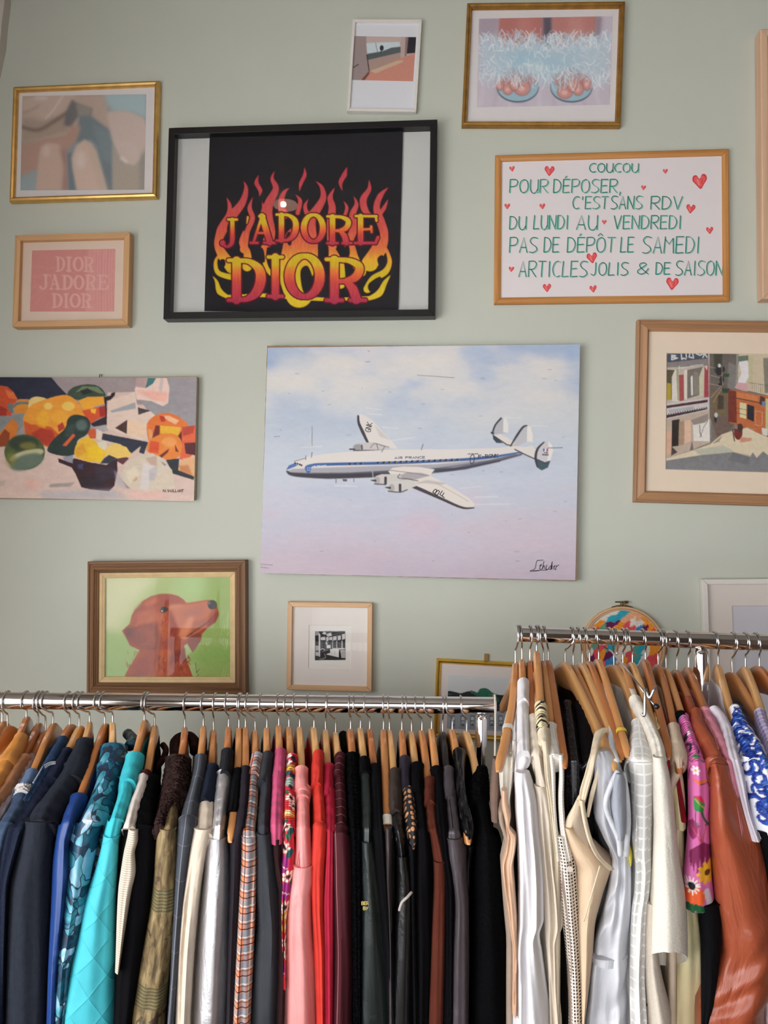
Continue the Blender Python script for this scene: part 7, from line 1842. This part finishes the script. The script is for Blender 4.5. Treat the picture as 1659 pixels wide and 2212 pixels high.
# ---- right rail ------------------------------------------------------------------------------------------------
R = dict(left=False)
K5 = 1105.6      # x offset of crop C5 in crop C4
PALE_STRAP = fabric('cream_elastic', (218, 200, 174), .7, .15)
H('r0', 'leftmost on the right rail, with a clear elastic loop on its arm', C4, 292, (280, 578), (240, 1365), tip=.222, strip=(.150, .158, TAG_PAPER, 'elastic_loop'), **R)
H('r1', 'holding the white shirt', C4, 318, (333, 545), (346, 700), **R)
H('r2', 'holding the ivory blouse, arm bare above it', C4, 402, (400, 556), (425, 1000), mat=1, **R)
H('r3', 'holding the zebra print top, top of the hanger raised', C4, 455, (455, 476), (486, 890), **R)
H('r4', 'holding the white crochet dress', C4, 470, (510, 560), (578, 1065), **R)
H('r5', 'bare to its tip, right of the crochet dress', C4, 515, (550, 552), (690, 1470), tip=.222, mat=1, **R)
H('r6', 'turned outwards, carrying the cream corset by its strap', C4, 742, (690, 568), (1040, 1320), tip=.222, mat=2, **R)
H('r7', 'holding the black sequinned dress', C4, 745, (755, 595), (880, 900), **R)
H('r8', 'bare, long arm behind the cream corset hanger', C4, 795, (830, 577), (1040, 1130), mat=2, **R)
H('r9', 'holding the black velvet dress', C4, 850, (890, 562), (1000, 900), mat=1, **R)
H('r10', 'with a yellow band, holding the silver grey satin overall', C4, 935, (965, 546), (1148, 1180), strip=(.166, .172, plain('yellow_band', (232, 206, 64), .5), 'yellow_band'), **R)
H('r11', 'holding the white checked dress', C4, 1055, (1090, 592), (1285, 1050), mat=2, **R)
H('r12', 'holding the white tweed jacket', C5, 60, (60, 578), (160, 850), **R)
H('r13', 'holding the small dark red shirt, behind the metal clip hanger', C5, 92, (138, 573), (265, 990), mat=2, **R)
H('r14', 'holding the pale yellow blouse', C5, 222, (245, 548), (322, 870), mat=1, **R)
H('r15', 'holding the beige sleeveless top, its tip poking out', C5, 362, (350, 590), (470, 1070), tip=.222, mat=1, **R)
H('r16', 'holding the pink floral dress', C5, 390, (415, 618), (535, 975), **R)
H('r17', 'holding the tan brown leather jacket', C5, 490, (505, 633), (650, 965), mat=1, **R)
H('r18', 'holding the pink sweater', C5, 590, (600, 612), (735, 940), mat=1, **R)
H('r19', 'pale and turned, holding the blue and white swirl blouse', C5, 815, (845, 588), (985, 920), mat=2, **R)
H('r20', 'bare, right of the blue and white blouse', C5, 968, (960, 655), (1240, 1180), **R)
H('r21', 'holding the lilac blouse at right edge of photo', C5, 1068, (1070, 608), (1225, 960), mat=2, **R)
H('r22', 'cut by the right edge of photo', C5, 1155, (1185, 603), (1300, 800), mat=1, **R)

g = G('r0', 'satin_corset', 'peach satin corset with thin straps, leftmost on the right rail', TP, ds=.0); g.cover = False; ml = satin('peach_satin', (202, 164, 136), .32); mw = fabric('sheer_ivory_net', (206, 198, 184), .6, .2)
g.strip('cup', C6, [(40, 188, 240), (120, 186, 245), (200, 190, 254), (300, 212, 276), (380, 228, 262), (430, 232, 300), (480, 240, 330), (600, 226, 322), (760, 188, 300), (900, 200, 310), (1200, 240, 330), (1500, 290, 340)], ml, .035, .005, wrinkle=.002, fold=.004, extend=.1)
g.strip('net_panel', C4, [(960, 205, 255), (1150, 160, 250), (1350, 140, 270), (1600, 150, 250), (1750, 170, 230)], mw, .012, .05, wrinkle=.002, fold=.004)
g.strip('beige_panel', C4, [(1370, 95, 125), (1500, 80, 170), (1700, 70, 160), (1900, 80, 150)], fabric('dusty_beige', (112, 90, 80), .8), .02, .09)
for pts in ([(1104, 1625, .16), (1093, 1660, .13), (1086, 1700, .12), (1088, 1715, .14)], [(1110, 1600, .2), (1106, 1650, .17), (1100, 1720, .15), (1102, 1760, .15)], [(1069, 1500, .0), (1070, 1560, .02), (1069, 1640, .05)]): g.tube('strap', pts, .0016, mw)
g.body(fabric('pale_satin_lining', (150, 132, 118), .6), back=.08, thick=.008, top=at(1110, 1760, DR - .2).z)
g = G('r1', 'white_shirt', 'crisp white shirt with stand collar at left of the right rail', SH); ml = fabric('white_cotton', (216, 213, 216), .8, .12, var=.02)
g.strip('shoulder', C4, [(840, 298, 390), (1000, 298, 391), (1150, 299, 393), (1295, 300, 397)], ml, .03); g.strip('sleeve', C6, [(-127, 322, 445), (0, 316, 486), (220, 316, 530), (460, 330, 545), (700, 338, 570), (1000, 345, 585), (1300, 340, 586), (1440, 330, 545), (1600, 318, 566), (1900, 312, 606), (2212, 296, 655)], ml, .06, -.003, extend=.3, fold=.007, fk=(7, 11), n=64)
g.strip('collar', C4, [(698, 300, 393), (720, 298, 394), (780, 298, 393), (868, 298, 392)], ml, .034, -.006); g.body(ml)
g = G('r2', 'ivory_blouse', 'ivory blouse with soft folds, right of the white shirt', 'blouse', ds=.006); ml = fabric('ivory_crepe', (206, 193, 177), .8, .15, var=.03)
g.strip('shoulder', C4, [(992, 396, 468), (1150, 400, 482), (1300, 420, 496), (1450, 440, 514), (1600, 450, 560)], ml, .03); g.strip('sleeve', C6, [(0, 490, 610), (100, 510, 645), (400, 530, 692), (700, 560, 705), (1000, 580, 745), (1300, 590, 768), (1480, 600, 720), (1800, 625, 720), (2212, 640, 750)], ml, .05, -.002, extend=.3, fold=.006, fk=(7, 10), n=56); g.body(ml)


def zebra_print(V):
    c = Canvas(-40, 0, 40, 760, (222, 206, 168), 2.0); r = random.Random(2)
    y = 6
    while y < 240:
        c.stroke([(-14, y + r.uniform(-3, 3)), (-3, y + r.uniform(-4, 4)), (6, y + r.uniform(-5, 5)), (14, y + r.uniform(-3, 3))], [r.uniform(.5, 2), 5, 4, r.uniform(.5, 2)], (26, 22, 22), 1, 0, True); y += r.uniform(11, 17)
    return c


g = G('r3', 'zebra_blouse', 'cream and black zebra striped top on the raised hanger', TP, ds=.006); g.strip('shoulder', C4, [(886, 456, 526), (950, 457, 531), (1030, 465, 541), (1112, 470, 547)], painted('zebra_print', .8), .03, paint=zebra_print, n=60, step=2); ml = fabric('cream_jersey', (214, 200, 176), .85); g.strip('side', C4, [(1105, 488, 545), (1300, 500, 560), (1500, 512, 570), (1700, 540, 590), (2200, 590, 650)], ml, .03, .02, extend=.3); g.body(ml)
mesh_m = grid_cloth('white_crochet_mesh', (226, 218, 208), (228, 220, 210), .0042, .42, True, .8); crochet = grid_cloth('white_crochet_solid', (206, 196, 186), (230, 224, 216), .0040, .55, False, .8)
g = G('r4', 'crochet_dress', 'white open crochet dress with wide armhole', DR_); g.strip('shoulder', C4, [(1062, 490, 630), (1150, 495, 646), (1250, 530, 656), (1352, 550, 672)], crochet, .03); g.strip('front_edge', C4, [(1340, 552, 600), (1500, 568, 610), (1700, 580, 612), (1900, 590, 624), (2212, 600, 668)], crochet, .012, .004); g.strip('back_edge', C4, [(1340, 632, 678), (1500, 640, 682), (1700, 632, 680), (1900, 640, 692), (2050, 658, 716), (2212, 680, 752)], crochet, .012, .004)
g.strip('mesh_panel', C6, [(470, 690, 800), (560, 690, 828), (640, 692, 858), (740, 695, 882), (900, 708, 896), (1200, 738, 912), (1500, 780, 918), (1800, 803, 932), (2150, 815, 946), (2212, 815, 950)], mesh_m, .03, -.002, extend=.3, n=48); g.strip('inner_slip', C6, [(560, 700, 800), (900, 715, 870), (1500, 790, 900), (2212, 820, 930)], fabric('taupe_slip', (150, 132, 120), .8), .016, .022, extend=.25)
bt = MB(); bp = at(*ph(C6, 825, 762), DR - .232) - g.o; bt.tube([bp, bp - FWD * .003], .0042, 16); bt.build('button', plain('shell_button', (214, 202, 190), .3), g.e)
g = G('r6', 'bustier_corset', 'cream bustier corset with scalloped edges, hung by one strap', TP, ds=.0); g.cover = False; ml = fabric('cream_corset_cloth', (208, 182, 154), .7, .12, var=.04)
g.strip('cup_and_waist', C6, [(395, 778, 850), (440, 780, 900), (500, 785, 965), (600, 800, 1070), (700, 830, 1155), (800, 862, 1242), (880, 878, 1212), (1000, 888, 1165), (1100, 893, 1132), (1350, 903, 1064), (1600, 913, 1042), (1900, 928, 1008), (2212, 938, 968)], ml, .05, -.006, extend=.25, fold=.003)
g.strip('strap', C4, [(1112, 975, 1050), (1135, 935, 1010), (1200, 918, 985), (1350, 890, 950), (1500, 852, 920), (1650, 810, 880), (1760, 800, 850)], PALE_STRAP, .005, -.012, n=20); g.strip('strap', C4, [(1330, 985, 1012), (1500, 940, 975), (1700, 885, 925), (1850, 862, 890)], PALE_STRAP, .004, .012, n=20)
g.strip('side_band', C4, [(1680, 800, 850), (1780, 750, 830), (1880, 700, 790), (1960, 685, 740)], PALE_STRAP, .006, .0, n=20); g.strip('lace_edge', C6, [(130, 915, 960), (300, 940, 985), (500, 990, 1035), (650, 1060, 1110), (780, 1180, 1240)], PALE_STRAP, .006, -.016, n=20)
net = NT('sheer_skin_net'); net.set(Roughness=.7, Alpha=.45); net.b.inputs['Base Color'].default_value = (*lin((206, 188, 168)), 1); g.strip('sheer_panel', C6, [(130, 890, 930), (300, 850, 960), (420, 850, 1000), (600, 930, 1020)], net.m, .006, -.002, n=20)
g.tube('boning_seam', [(ph(C6, 1108, 0)[0], ph(C6, 0, 730)[1], .243), (ph(C6, 1040, 0)[0], ph(C6, 0, 960)[1], .243), (ph(C6, 985, 0)[0], ph(C6, 0, 1150)[1], .238), (ph(C6, 955, 0)[0], ph(C6, 0, 1250)[1], .232)], .0011, PALE_STRAP)
k = NT('black_sequins'); vo = k.n('TexVoronoi'); vo.inputs['Scale'].default_value = 260; k.l(k.coord('UV'), vo.inputs['Vector']); k.l(k.ramp(vo.outputs['Distance'], [(.2, lin((40, 36, 46))), (.6, lin((8, 7, 9)))]), k.b.inputs['Base Color']); k.set(Roughness=.25); k.bump(vo.outputs['Color'], .6, .002); SEQ = k.m
g = G('r7', 'sequin_dress', 'black sequinned dress hanging back behind the cream corset', DR_, ds=.025); g.cover = False; g.strip('shoulder', C4, [(880, 650, 760), (1100, 665, 800), (1400, 680, 840), (1800, 690, 850), (2200, 700, 840)], SEQ, .03, extend=.3); g.body(SEQ, back=.2)
g = G('r9', 'velvet_dress', 'black velvet dress just left of the satin overall', DR_, ds=.03); g.cover = False; ml = fabric('black_velvet', (16, 12, 14), .95, .2); g.strip('shoulder', C4, [(880, 770, 890), (1100, 800, 940), (1400, 820, 960), (1800, 800, 940), (2200, 800, 900)], ml, .03, extend=.3); g.body(ml, back=.2)
g = G('r10', 'satin_overall', 'silver grey crumpled satin overall with deep armhole', 'overall'); ml = satin('silver_grey_satin', (200, 201, 208), .32)
g.strip('front', C6, [(-330, 1085, 1180), (-250, 1070, 1262), (-100, 1062, 1320), (100, 1052, 1362), (300, 1052, 1372), (500, 1130, 1366), (700, 1225, 1392), (900, 1205, 1400), (1200, 1145, 1398), (1500, 1070, 1385), (1800, 1022, 1368), (2000, 1000, 1362), (2212, 960, 1380)], ml, .055, .0, extend=.3, fold=.006, wrinkle=.006, n=72, step=4)
g.strip('armhole_lining', C4, [(1500, 1110, 1165), (1600, 1065, 1190), (1750, 1060, 1195), (1900, 1080, 1195), (2050, 1115, 1180)], fabric('grey_satin_lining', (150, 154, 164), .7), .022, -.028, n=36)
for pts in ([(1335, 1665, .235), (1318, 1700, .24), (1308, 1740, .24), (1322, 1780, .24), (1336, 1812, .24), (1340, 1848, .236)], [(1346, 1668, .22), (1354, 1720, .22), (1357, 1780, .22), (1352, 1850, .225)]): g.tube('stitched_edge', pts, .004, ml)
g.strip('waistband', C6, [(1620, 1020, 1364), (1660, 1018, 1366), (1700, 1014, 1364)], ml, .055, -.0015, step=3, fold=.006)
g.body(ml)
g = G('r11', 'checked_dress', 'white dress with sheer window-pane checks', DR_); ml = grid_cloth('white_window_check', (214, 212, 209), (240, 239, 237), .0135, .2, False, .45)
g.strip('shoulder', C5, [(1034, 145, 212), (1100, 120, 250), (1200, 92, 295), (1310, 72, 350), (1420, 95, 342)], ml, .035); g.strip('front', C5, [(1405, 98, 344), (1600, 128, 332), (1800, 138, 312), (2000, 148, 302), (2212, 150, 290)], ml, .04, -.002, fold=.004); g.strip('skirt', C7, [(-100, 110, 262), (0, 112, 262), (300, 90, 265), (600, 72, 262), (800, 100, 260), (1000, 96, 242), (1200, 70, 216), (1500, 58, 200), (1800, 50, 192), (2212, 55, 212)], ml, .035, .004, extend=.3, fold=.006, fk=(6, 9)); g.body(fabric('white_lining', (214, 210, 204), .8))
g.strip('yellow_lining', C7, [(560, 10, 50), (610, 14, 66), (650, 24, 76), (690, 40, 72), (740, 50, 66)], fabric('yellow_lining', (206, 192, 76), .8), .012, .02, n=20)
g = G('r12', 'tweed_jacket', 'white bouclé tweed jacket with open ended sleeve', JK, ds=-.012); ml = fabric('white_boucle', (220, 213, 201), .95, .7, 330, .05, mot=260)
g.strip('shoulder', C5, [(840, 122, 198), (950, 182, 262), (1100, 250, 345), (1250, 305, 405), (1400, 318, 432)], ml, .03); g.strip('sleeve', C7, [(-265, 275, 370), (-100, 285, 410), (0, 282, 425), (200, 284, 452), (400, 290, 472), (800, 278, 515), (1100, 258, 562), (1400, 242, 584), (1535, 237, 585)], ml, .042, -.006, fold=.002, n=56, tilt=.75)
g.strip('front_panel', C7, [(1100, 210, 300), (1400, 190, 300), (1700, 190, 330), (2212, 215, 440)], fabric('oatmeal_boucle', (210, 198, 184), .95, .6, 330, .05, mot=260), .03, .1, extend=.25)
g.tube('black_trim', [(ph(C7, 268, 0)[0], ph(C7, 0, 1830)[1], .203), (ph(C7, 250, 0)[0], ph(C7, 0, 1900)[1], .204), (ph(C7, 238, 0)[0], ph(C7, 0, 1960)[1], .204), (ph(C7, 215, 0)[0], ph(C7, 0, 2040)[1], .203)], .0022, M_BLACK2); g.body(ml, back=.15)
HL['r0'].data = [(.215, -.060), (.2, -.055), (.12, -.025)] * 3
# metal clip hanger with two black-tipped clips
t0 = at(*ph(C4, 990, 650), DR - .0)
ck = empty('clip_hanger', t0, 'thin metal clip hanger with black tipped clips among the right rail hangers', 'clip hanger')
m = MB(); pa = [at(1305, 1398, DR - .02), at(1322, 1408, DR - .05), at(1357, 1450, DR - .12), at(1393, 1497, DR - .2)]; m.tube([x - t0 for x in pa], .0018, 8); m.build('rod', STEEL, ck, True)
m = MB(); a_ = at(1322, 1412, DR); hp = rail_point(1328, False)
m.tube([Vector(x) for x in spline([tuple(q - t0) for q in (hp + FWD * .017, hp + UP * .0175, hp - FWD * .019, hp - FWD * .01 - UP * .03, at(1320, 1406, DR - .045))], False, 6)], .0017, 8); m.build('hook', STEEL, ck, True)
for cxp, cyp, dd in ((1398, 1500, .2),):
    m = MB(); P0 = at(cxp, cyp, DR - dd)
    for sg, ex in ((-1, (1392, 1545)), (1, (1412, 1490))):
        m.tube([Vector(x) for x in spline([tuple(q - t0) for q in (at(cxp - 4, cyp - 12, DR - dd), at(cxp + sg * 5, cyp + 8, DR - dd - .004), at(ex[0], ex[1], DR - dd - .006), at(ex[0] + 6 * sg, ex[1] - 4, DR - dd - .004))], False, 5)], .0024, 8)
    m.build('clip', STEEL, ck, True)
    m = MB(); b0, b1 = at(1405, 1513, DR - dd - .004), at(1418, 1528, DR - dd - .008); m.tube([b0 - t0, b1 - t0], .0016, 8); m.build('clip_spring', STEEL, ck, True)
    m = MB(); q0, q1 = at(1413, 1522, DR - dd - .009), at(1423, 1530, DR - dd - .012); m.tube([q0 - t0, q0 * .5 + q1 * .5 - t0, q1 - t0], [.003, .0046, .003], 12); m.build('rubber_tip', BLACK_LACQUER, ck, True)
g = G('r14', 'yellow_blouse', 'pale butter yellow blouse behind the white tweed sleeve', 'blouse', ds=.02); g.cover = False; ml = fabric('butter_yellow_cotton', (224, 212, 168), .8, .12, var=.03)
g.strip('collar', C5, [(893, 320, 366), (1000, 312, 392), (1110, 318, 408)], ml, .03, -.004); g.strip('sleeve', C5, [(1090, 318, 410), (1200, 345, 432), (1400, 420, 524), (1600, 470, 566), (1800, 488, 580), (1965, 500, 584)], ml, .035, .006); g.strip('front', C7, [(380, 470, 560), (700, 440, 570), (1000, 480, 600), (1200, 520, 700), (1500, 500, 740), (1800, 450, 760), (2212, 430, 715)], ml, .04, .03, extend=.3, fold=.005, fk=(5, 8)); g.body(ml)
g = G('r13', 'red_shirt', 'small strip of dark red top behind the beige sleeveless one', TP, ds=.02); g.cover = False; ml = fabric('dark_red_jersey', (140, 28, 38), .85); g.strip('shoulder', C5, [(945, 366, 402), (1100, 375, 446), (1300, 432, 500), (1460, 478, 520), (1900, 540, 590)], ml, .024); g.body(ml, back=.14, length=.3)
g = G('r15', 'beige_sleeveless_shirt', 'beige sleeveless top, hanger tip poking out of its armhole', TP); ml = fabric('beige_jersey', (206, 186, 164), .85, .15)
g.strip('shoulder', C5, [(1066, 432, 522), (1100, 428, 540), (1200, 432, 575), (1290, 448, 600), (1370, 480, 560), (1500, 510, 548)], ml, .032); g.body(ml, back=.16)


def pink_print(V):
    c = Canvas(-45, 0, 45, 800, (214, 110, 172), 2.0)
    st, el, po = c.stroke, c.ell, c.poly
    GRN, DG, PLUM = (40, 140, 66), (20, 84, 46), (128, 34, 84)
    y = V(1010); st([(-9, y), (-2, y + 4), (6, y + 2)], 3, (90, 140, 190), 1, 0, True); st([(-8, y + 10), (2, y + 8), (8, y + 16)], 1.4, (40, 30, 50), 1, 0, True)
    y = V(1120); el(4, y, 6, 3, GRN, 1, 0, .5); el(-6, y + 16, 4, 7, (40, 34, 44), 1, 0, .3); el(-2, y + 14, 3, 5, (236, 220, 226))
    y = V(1250); st([(-9, y - 10), (-4, y), (-7, y + 12)], 4, (44, 34, 46), 1, 0, True); st([(0, y), (6, y + 10), (4, y + 22)], 2, (50, 40, 50), 1, 0, True)
    y = V(1340); [el(x, y + d, 4, 2.4, GRN, 1, 0, a) for x, d, a in ((-4, 0, .6), (3, 3, -.6), (-2, 8, 1.2), (6, 10, .2))]
    y = V(1470); [el(-5 + 4.5 * math.cos(i * 1.05), y + 4.5 * math.sin(i * 1.05), 3, 2, (238, 222, 232), 1, 0, i * 1.05) for i in range(6)]; el(-5, y, 2, 2, (222, 170, 60))
    y = V(1540); st([(-10, y), (0, y + 5), (12, y + 3)], [1, 6, 2], (226, 116, 62), 1, 0, True); st([(2, y + 8), (14, y + 7)], 1.2, (60, 30, 50))
    y = V(1740); po([(-9, y - 10), (8, y + 2), (6, y + 14), (-8, y + 10)], GRN); po([(-9, y - 10), (2, y - 12), (8, y + 2)], (206, 44, 84)); st([(-7, y - 6), (7, y + 8)], 1.5, (226, 170, 80)); st([(-6, y + 10), (-5, y + 30)], 1.2, DG); el(-6, y + 31, 5, 4, GRN)
    st([(4, y + 14), (8, y + 24), (14, y + 34)], 3, DG, 1, 0, True)
    y = V(1960); el(-9, y, 7, 14, (150, 46, 104)); st([(-9, y - 16), (-9, y + 14)], 1.2, PLUM)
    y0 = V(2070)
    for a in (-1.2, -.8, -.4, 0, .4, .8): st([(6, y0), (6 + 16 * math.sin(a), y0 + 14), (6 + 18 * math.sin(a), y0 + 40 + 8 * math.cos(a * 2))], [2, 8, 1], PLUM, 1, 0, True)
    for a in (-.6, -.2, .2): st([(5, y0), (5 + 30 * math.sin(a), y0 - 24)], 1.6, (196, 76, 96)); el(5 + 30 * math.sin(a), y0 - 25, 2.4, 1.6, (150, 60, 90))
    y = V(2325)
    [el(14 + 10 * math.cos(i * .62), y + 11 * math.sin(i * .62), 6.5, 3.2, (240, 178, 46), 1, 0, i * .62) for i in range(10)]; el(14, y, 4.5, 4.5, (96, 56, 30))
    y = V(2460)
    el(-6, y + 10, 15, 16, (232, 96, 48)); [st([(-10, y - 6), (-10 + 12 * math.cos(i * .5), y - 6 + 12 * math.sin(i * .5))], 2.4, (240, 230, 220)) for i in range(13)]; el(-10, y - 6, 5.5, 6, (20, 20, 24))
    [el(x, y + 28, 4, 9, DG, 1, 0, a) for x, a in ((-18, .5), (-10, 0), (-2, -.4), (6, -.9), (14, -1.2))]; st([(12, y + 4), (18, y + 30)], 9, (206, 196, 204)); st([(-10, y + 26), (-8, y + 44)], 3, DG)
    return c


g = G('r16', 'floral_dress', 'pink dress with bold flowers, left of the tan leather jacket', DR_); mp = painted('pink_floral_print', .6)
conv = lambda y7: (1700 + y7 / 4.32 - 1280) * 3.815
rows = [(985, 512, 600), (1100, 545, 645), (1250, 578, 705), (1400, 600, 762), (1550, 600, 785), (1750, 602, 785)] + [(conv(y), (a / 4.32 + 19) * 3.815, (b / 4.32 + 19) * 3.815) for y, a, b in ((300, 600, 795), (500, 592, 800), (700, 576, 810), (880, 558, 820), (1000, 562, 830), (1180, 556, 850))]
g.strip('sleeve', C5, rows, mp, .04, .0, paint=pink_print, n=72, step=2.0, fold=.002); g.strip('neckband', C5, [(968, 500, 572), (990, 505, 590)], M_BLACK2, .03, -.004, step=2); g.ds = .06; g.body(fabric('pink_crepe', (196, 96, 156), .7), back=.16, length=.27)
g.strip('black_underskirt', C7, [(1120, 690, 900), (1300, 700, 920), (1600, 720, 900), (2000, 720, 860), (2212, 720, 800)], M_BLACK2, .03, .05, extend=.3)
g = G('r17', 'tan_leather_jacket', 'large tan brown leather jacket with creased sleeve at right edge', JK, ds=-.01); ml = leather('tan_leather', (154, 74, 48), .34, .05, .08, .45)
g.strip('shoulder', C5, [(944, 620, 712), (1000, 610, 740), (1080, 622, 778), (1150, 655, 822), (1250, 712, 884), (1350, 745, 932)], ml, .034); g.strip('sleeve', C5, [(1345, 742, 930), (1420, 765, 935), (1500, 780, 950), (1700, 782, 1022), (1950, 775, 1108)] + [(conv(y), (a / 4.32 + 19) * 3.815, (b / 4.32 + 19) * 3.815) for y, a, b in ((600, 800, 1280), (900, 828, 1370), (1200, 850, 1440), (1420, 892, 1470), (1640, 912, 1490), (1730, 885, 1490), (1900, 818, 1470), (2050, 750, 1430), (2212, 680, 1340))], ml, .08, -.004, fold=.008, fk=(3, 5), n=96, step=3, wrinkle=.0022, extend=.1)
g.tube('shoulder_seam', [(ph(C5, 652, 0)[0], ph(C5, 0, 965)[1], .108), (ph(C5, 740, 0)[0], ph(C5, 0, 1060)[1], .147), (ph(C5, 810, 0)[0], ph(C5, 0, 1180)[1], .19), (ph(C5, 850, 0)[0], ph(C5, 0, 1290)[1], .224)], .0008, ml); g.body(ml, thick=.016)
g = G('r18', 'pink_sweater', 'dusty pink sweater with ribbed neck, right of the tan leather jacket', 'sweater', ds=.0); ml = fabric('dusty_pink_knit', (204, 132, 150), .9, .3); g.strip('sleeve', C5, [(1010, 745, 812), (1080, 775, 850), (1200, 838, 905), (1350, 895, 965), (1500, 930, 990), (1700, 975, 1022), (1950, 1020, 1060), (2212, 1060, 1110)], ml, .03, .012, extend=.2); g.strip('collar', C5, [(936, 715, 768), (1020, 745, 806)], ml, .03, .0, step=3); g.body(ml, back=.16)


def swirl_print(V):
    c = Canvas(-70, 0, 70, 560, (234, 234, 242), 2.0); r = random.Random(12)
    N1, N2, N3 = (22, 40, 120), (44, 84, 176), (120, 160, 220)
    def curl(x, y, s, a, w):
        pts = [(x + s * (1 - t) * math.cos(a + t * 5.2), y + s * (1 - t) * math.sin(a + t * 5.2)) for t in np.linspace(0, .85, 9)]
        c.stroke(pts, [w * 1.6, w * 1.5, w, w * .8], N1, 1, 0, True); c.stroke([(p_ + w * .2, q_ + w * .2) for p_, q_ in pts], w * .5, N2, 1, 0, True)
    y = 8
    while y < 250:
        for k in range(2):
            x = r.uniform(-26, 26); s = r.uniform(11, 19); curl(x, y, s, r.uniform(0, 6.28), r.uniform(3.5, 5.5))
        if r.random() < .6:
            x = r.uniform(-16, 16); c.ell(x, y + 6, 9, 6, N2, 1, 0, r.uniform(0, 3)); c.ell(x, y + 6, 5, 3, N3); c.stroke([(x - 9, y + 8), (x + 8, y + 2)], 1.4, N1)
        y += r.uniform(11, 17)
    while y < 540:
        x = r.uniform(-35, 25); c.stroke([(x, y), (x + r.uniform(8, 20), y + 20), (x + r.uniform(10, 30), y + 52), (x + r.uniform(30, 50), y + 64)], [3, 6, 8, 2], N1, 1, 0, True); c.stroke([(x + 2, y + 6), (x + r.uniform(10, 18), y + 26)], 3, N2, 1, 0, True)
        if r.random() < .7: curl(r.uniform(-30, 30), y + 30, r.uniform(10, 20), r.uniform(0, 6), 4)
        y += r.uniform(26, 40)
    return c


g = G('r19', 'porcelain_print_blouse', 'white blouse printed with cobalt blue swirls at right edge', 'blouse', ds=-.004); g.strip('sleeve', C5, [(917, 952, 1022), (1000, 948, 1080), (1100, 955, 1150), (1200, 988, 1225), (1350, 1038, 1292), (1500, 1055, 1340), (1700, 1085, 1410), (1900, 1115, 1440), (2060, 1165, 1470)], painted('cobalt_swirl_print', .45), .05, .0, paint=swirl_print, n=72, step=2.0, fold=.004)
g.strip('lining', C5, [(930, 780, 850), (1000, 830, 930), (1100, 880, 960), (1300, 920, 1010), (1500, 970, 1060), (1800, 1050, 1110), (2060, 1120, 1200)], fabric('lilac_white_lining', (206, 198, 208), .8), .02, .05); g.strip('dark_underlayer', C5, [(1980, 1170, 1300), (2100, 1190, 1400), (2400, 1220, 1500), (3000, 1240, 1500)], M_BLACK2, .04, .02); g.body(fabric('white_crepe', (220, 218, 226), .7))
g = G('r21', 'lilac_blouse', 'lilac patterned blouse at far right behind the cobalt print', 'blouse', ds=.02); ml = striped('lilac_check', (168, 156, 190), [(0, .008, .2, 0, (90, 80, 130), .6), (1, .009, .2, 0, (220, 210, 226), .6)]); g.strip('sleeve', C5, [(950, 1140, 1240), (1050, 1160, 1280), (1150, 1200, 1330), (1400, 1280, 1420)], ml, .03, extend=.3); g.body(ml, back=.15)

HL['r0'].a, HL['r0'].c = -.166, -.55
for h in HANGERS:
    if h.data and h is not HL['r0']: h.fit()
    h.build()
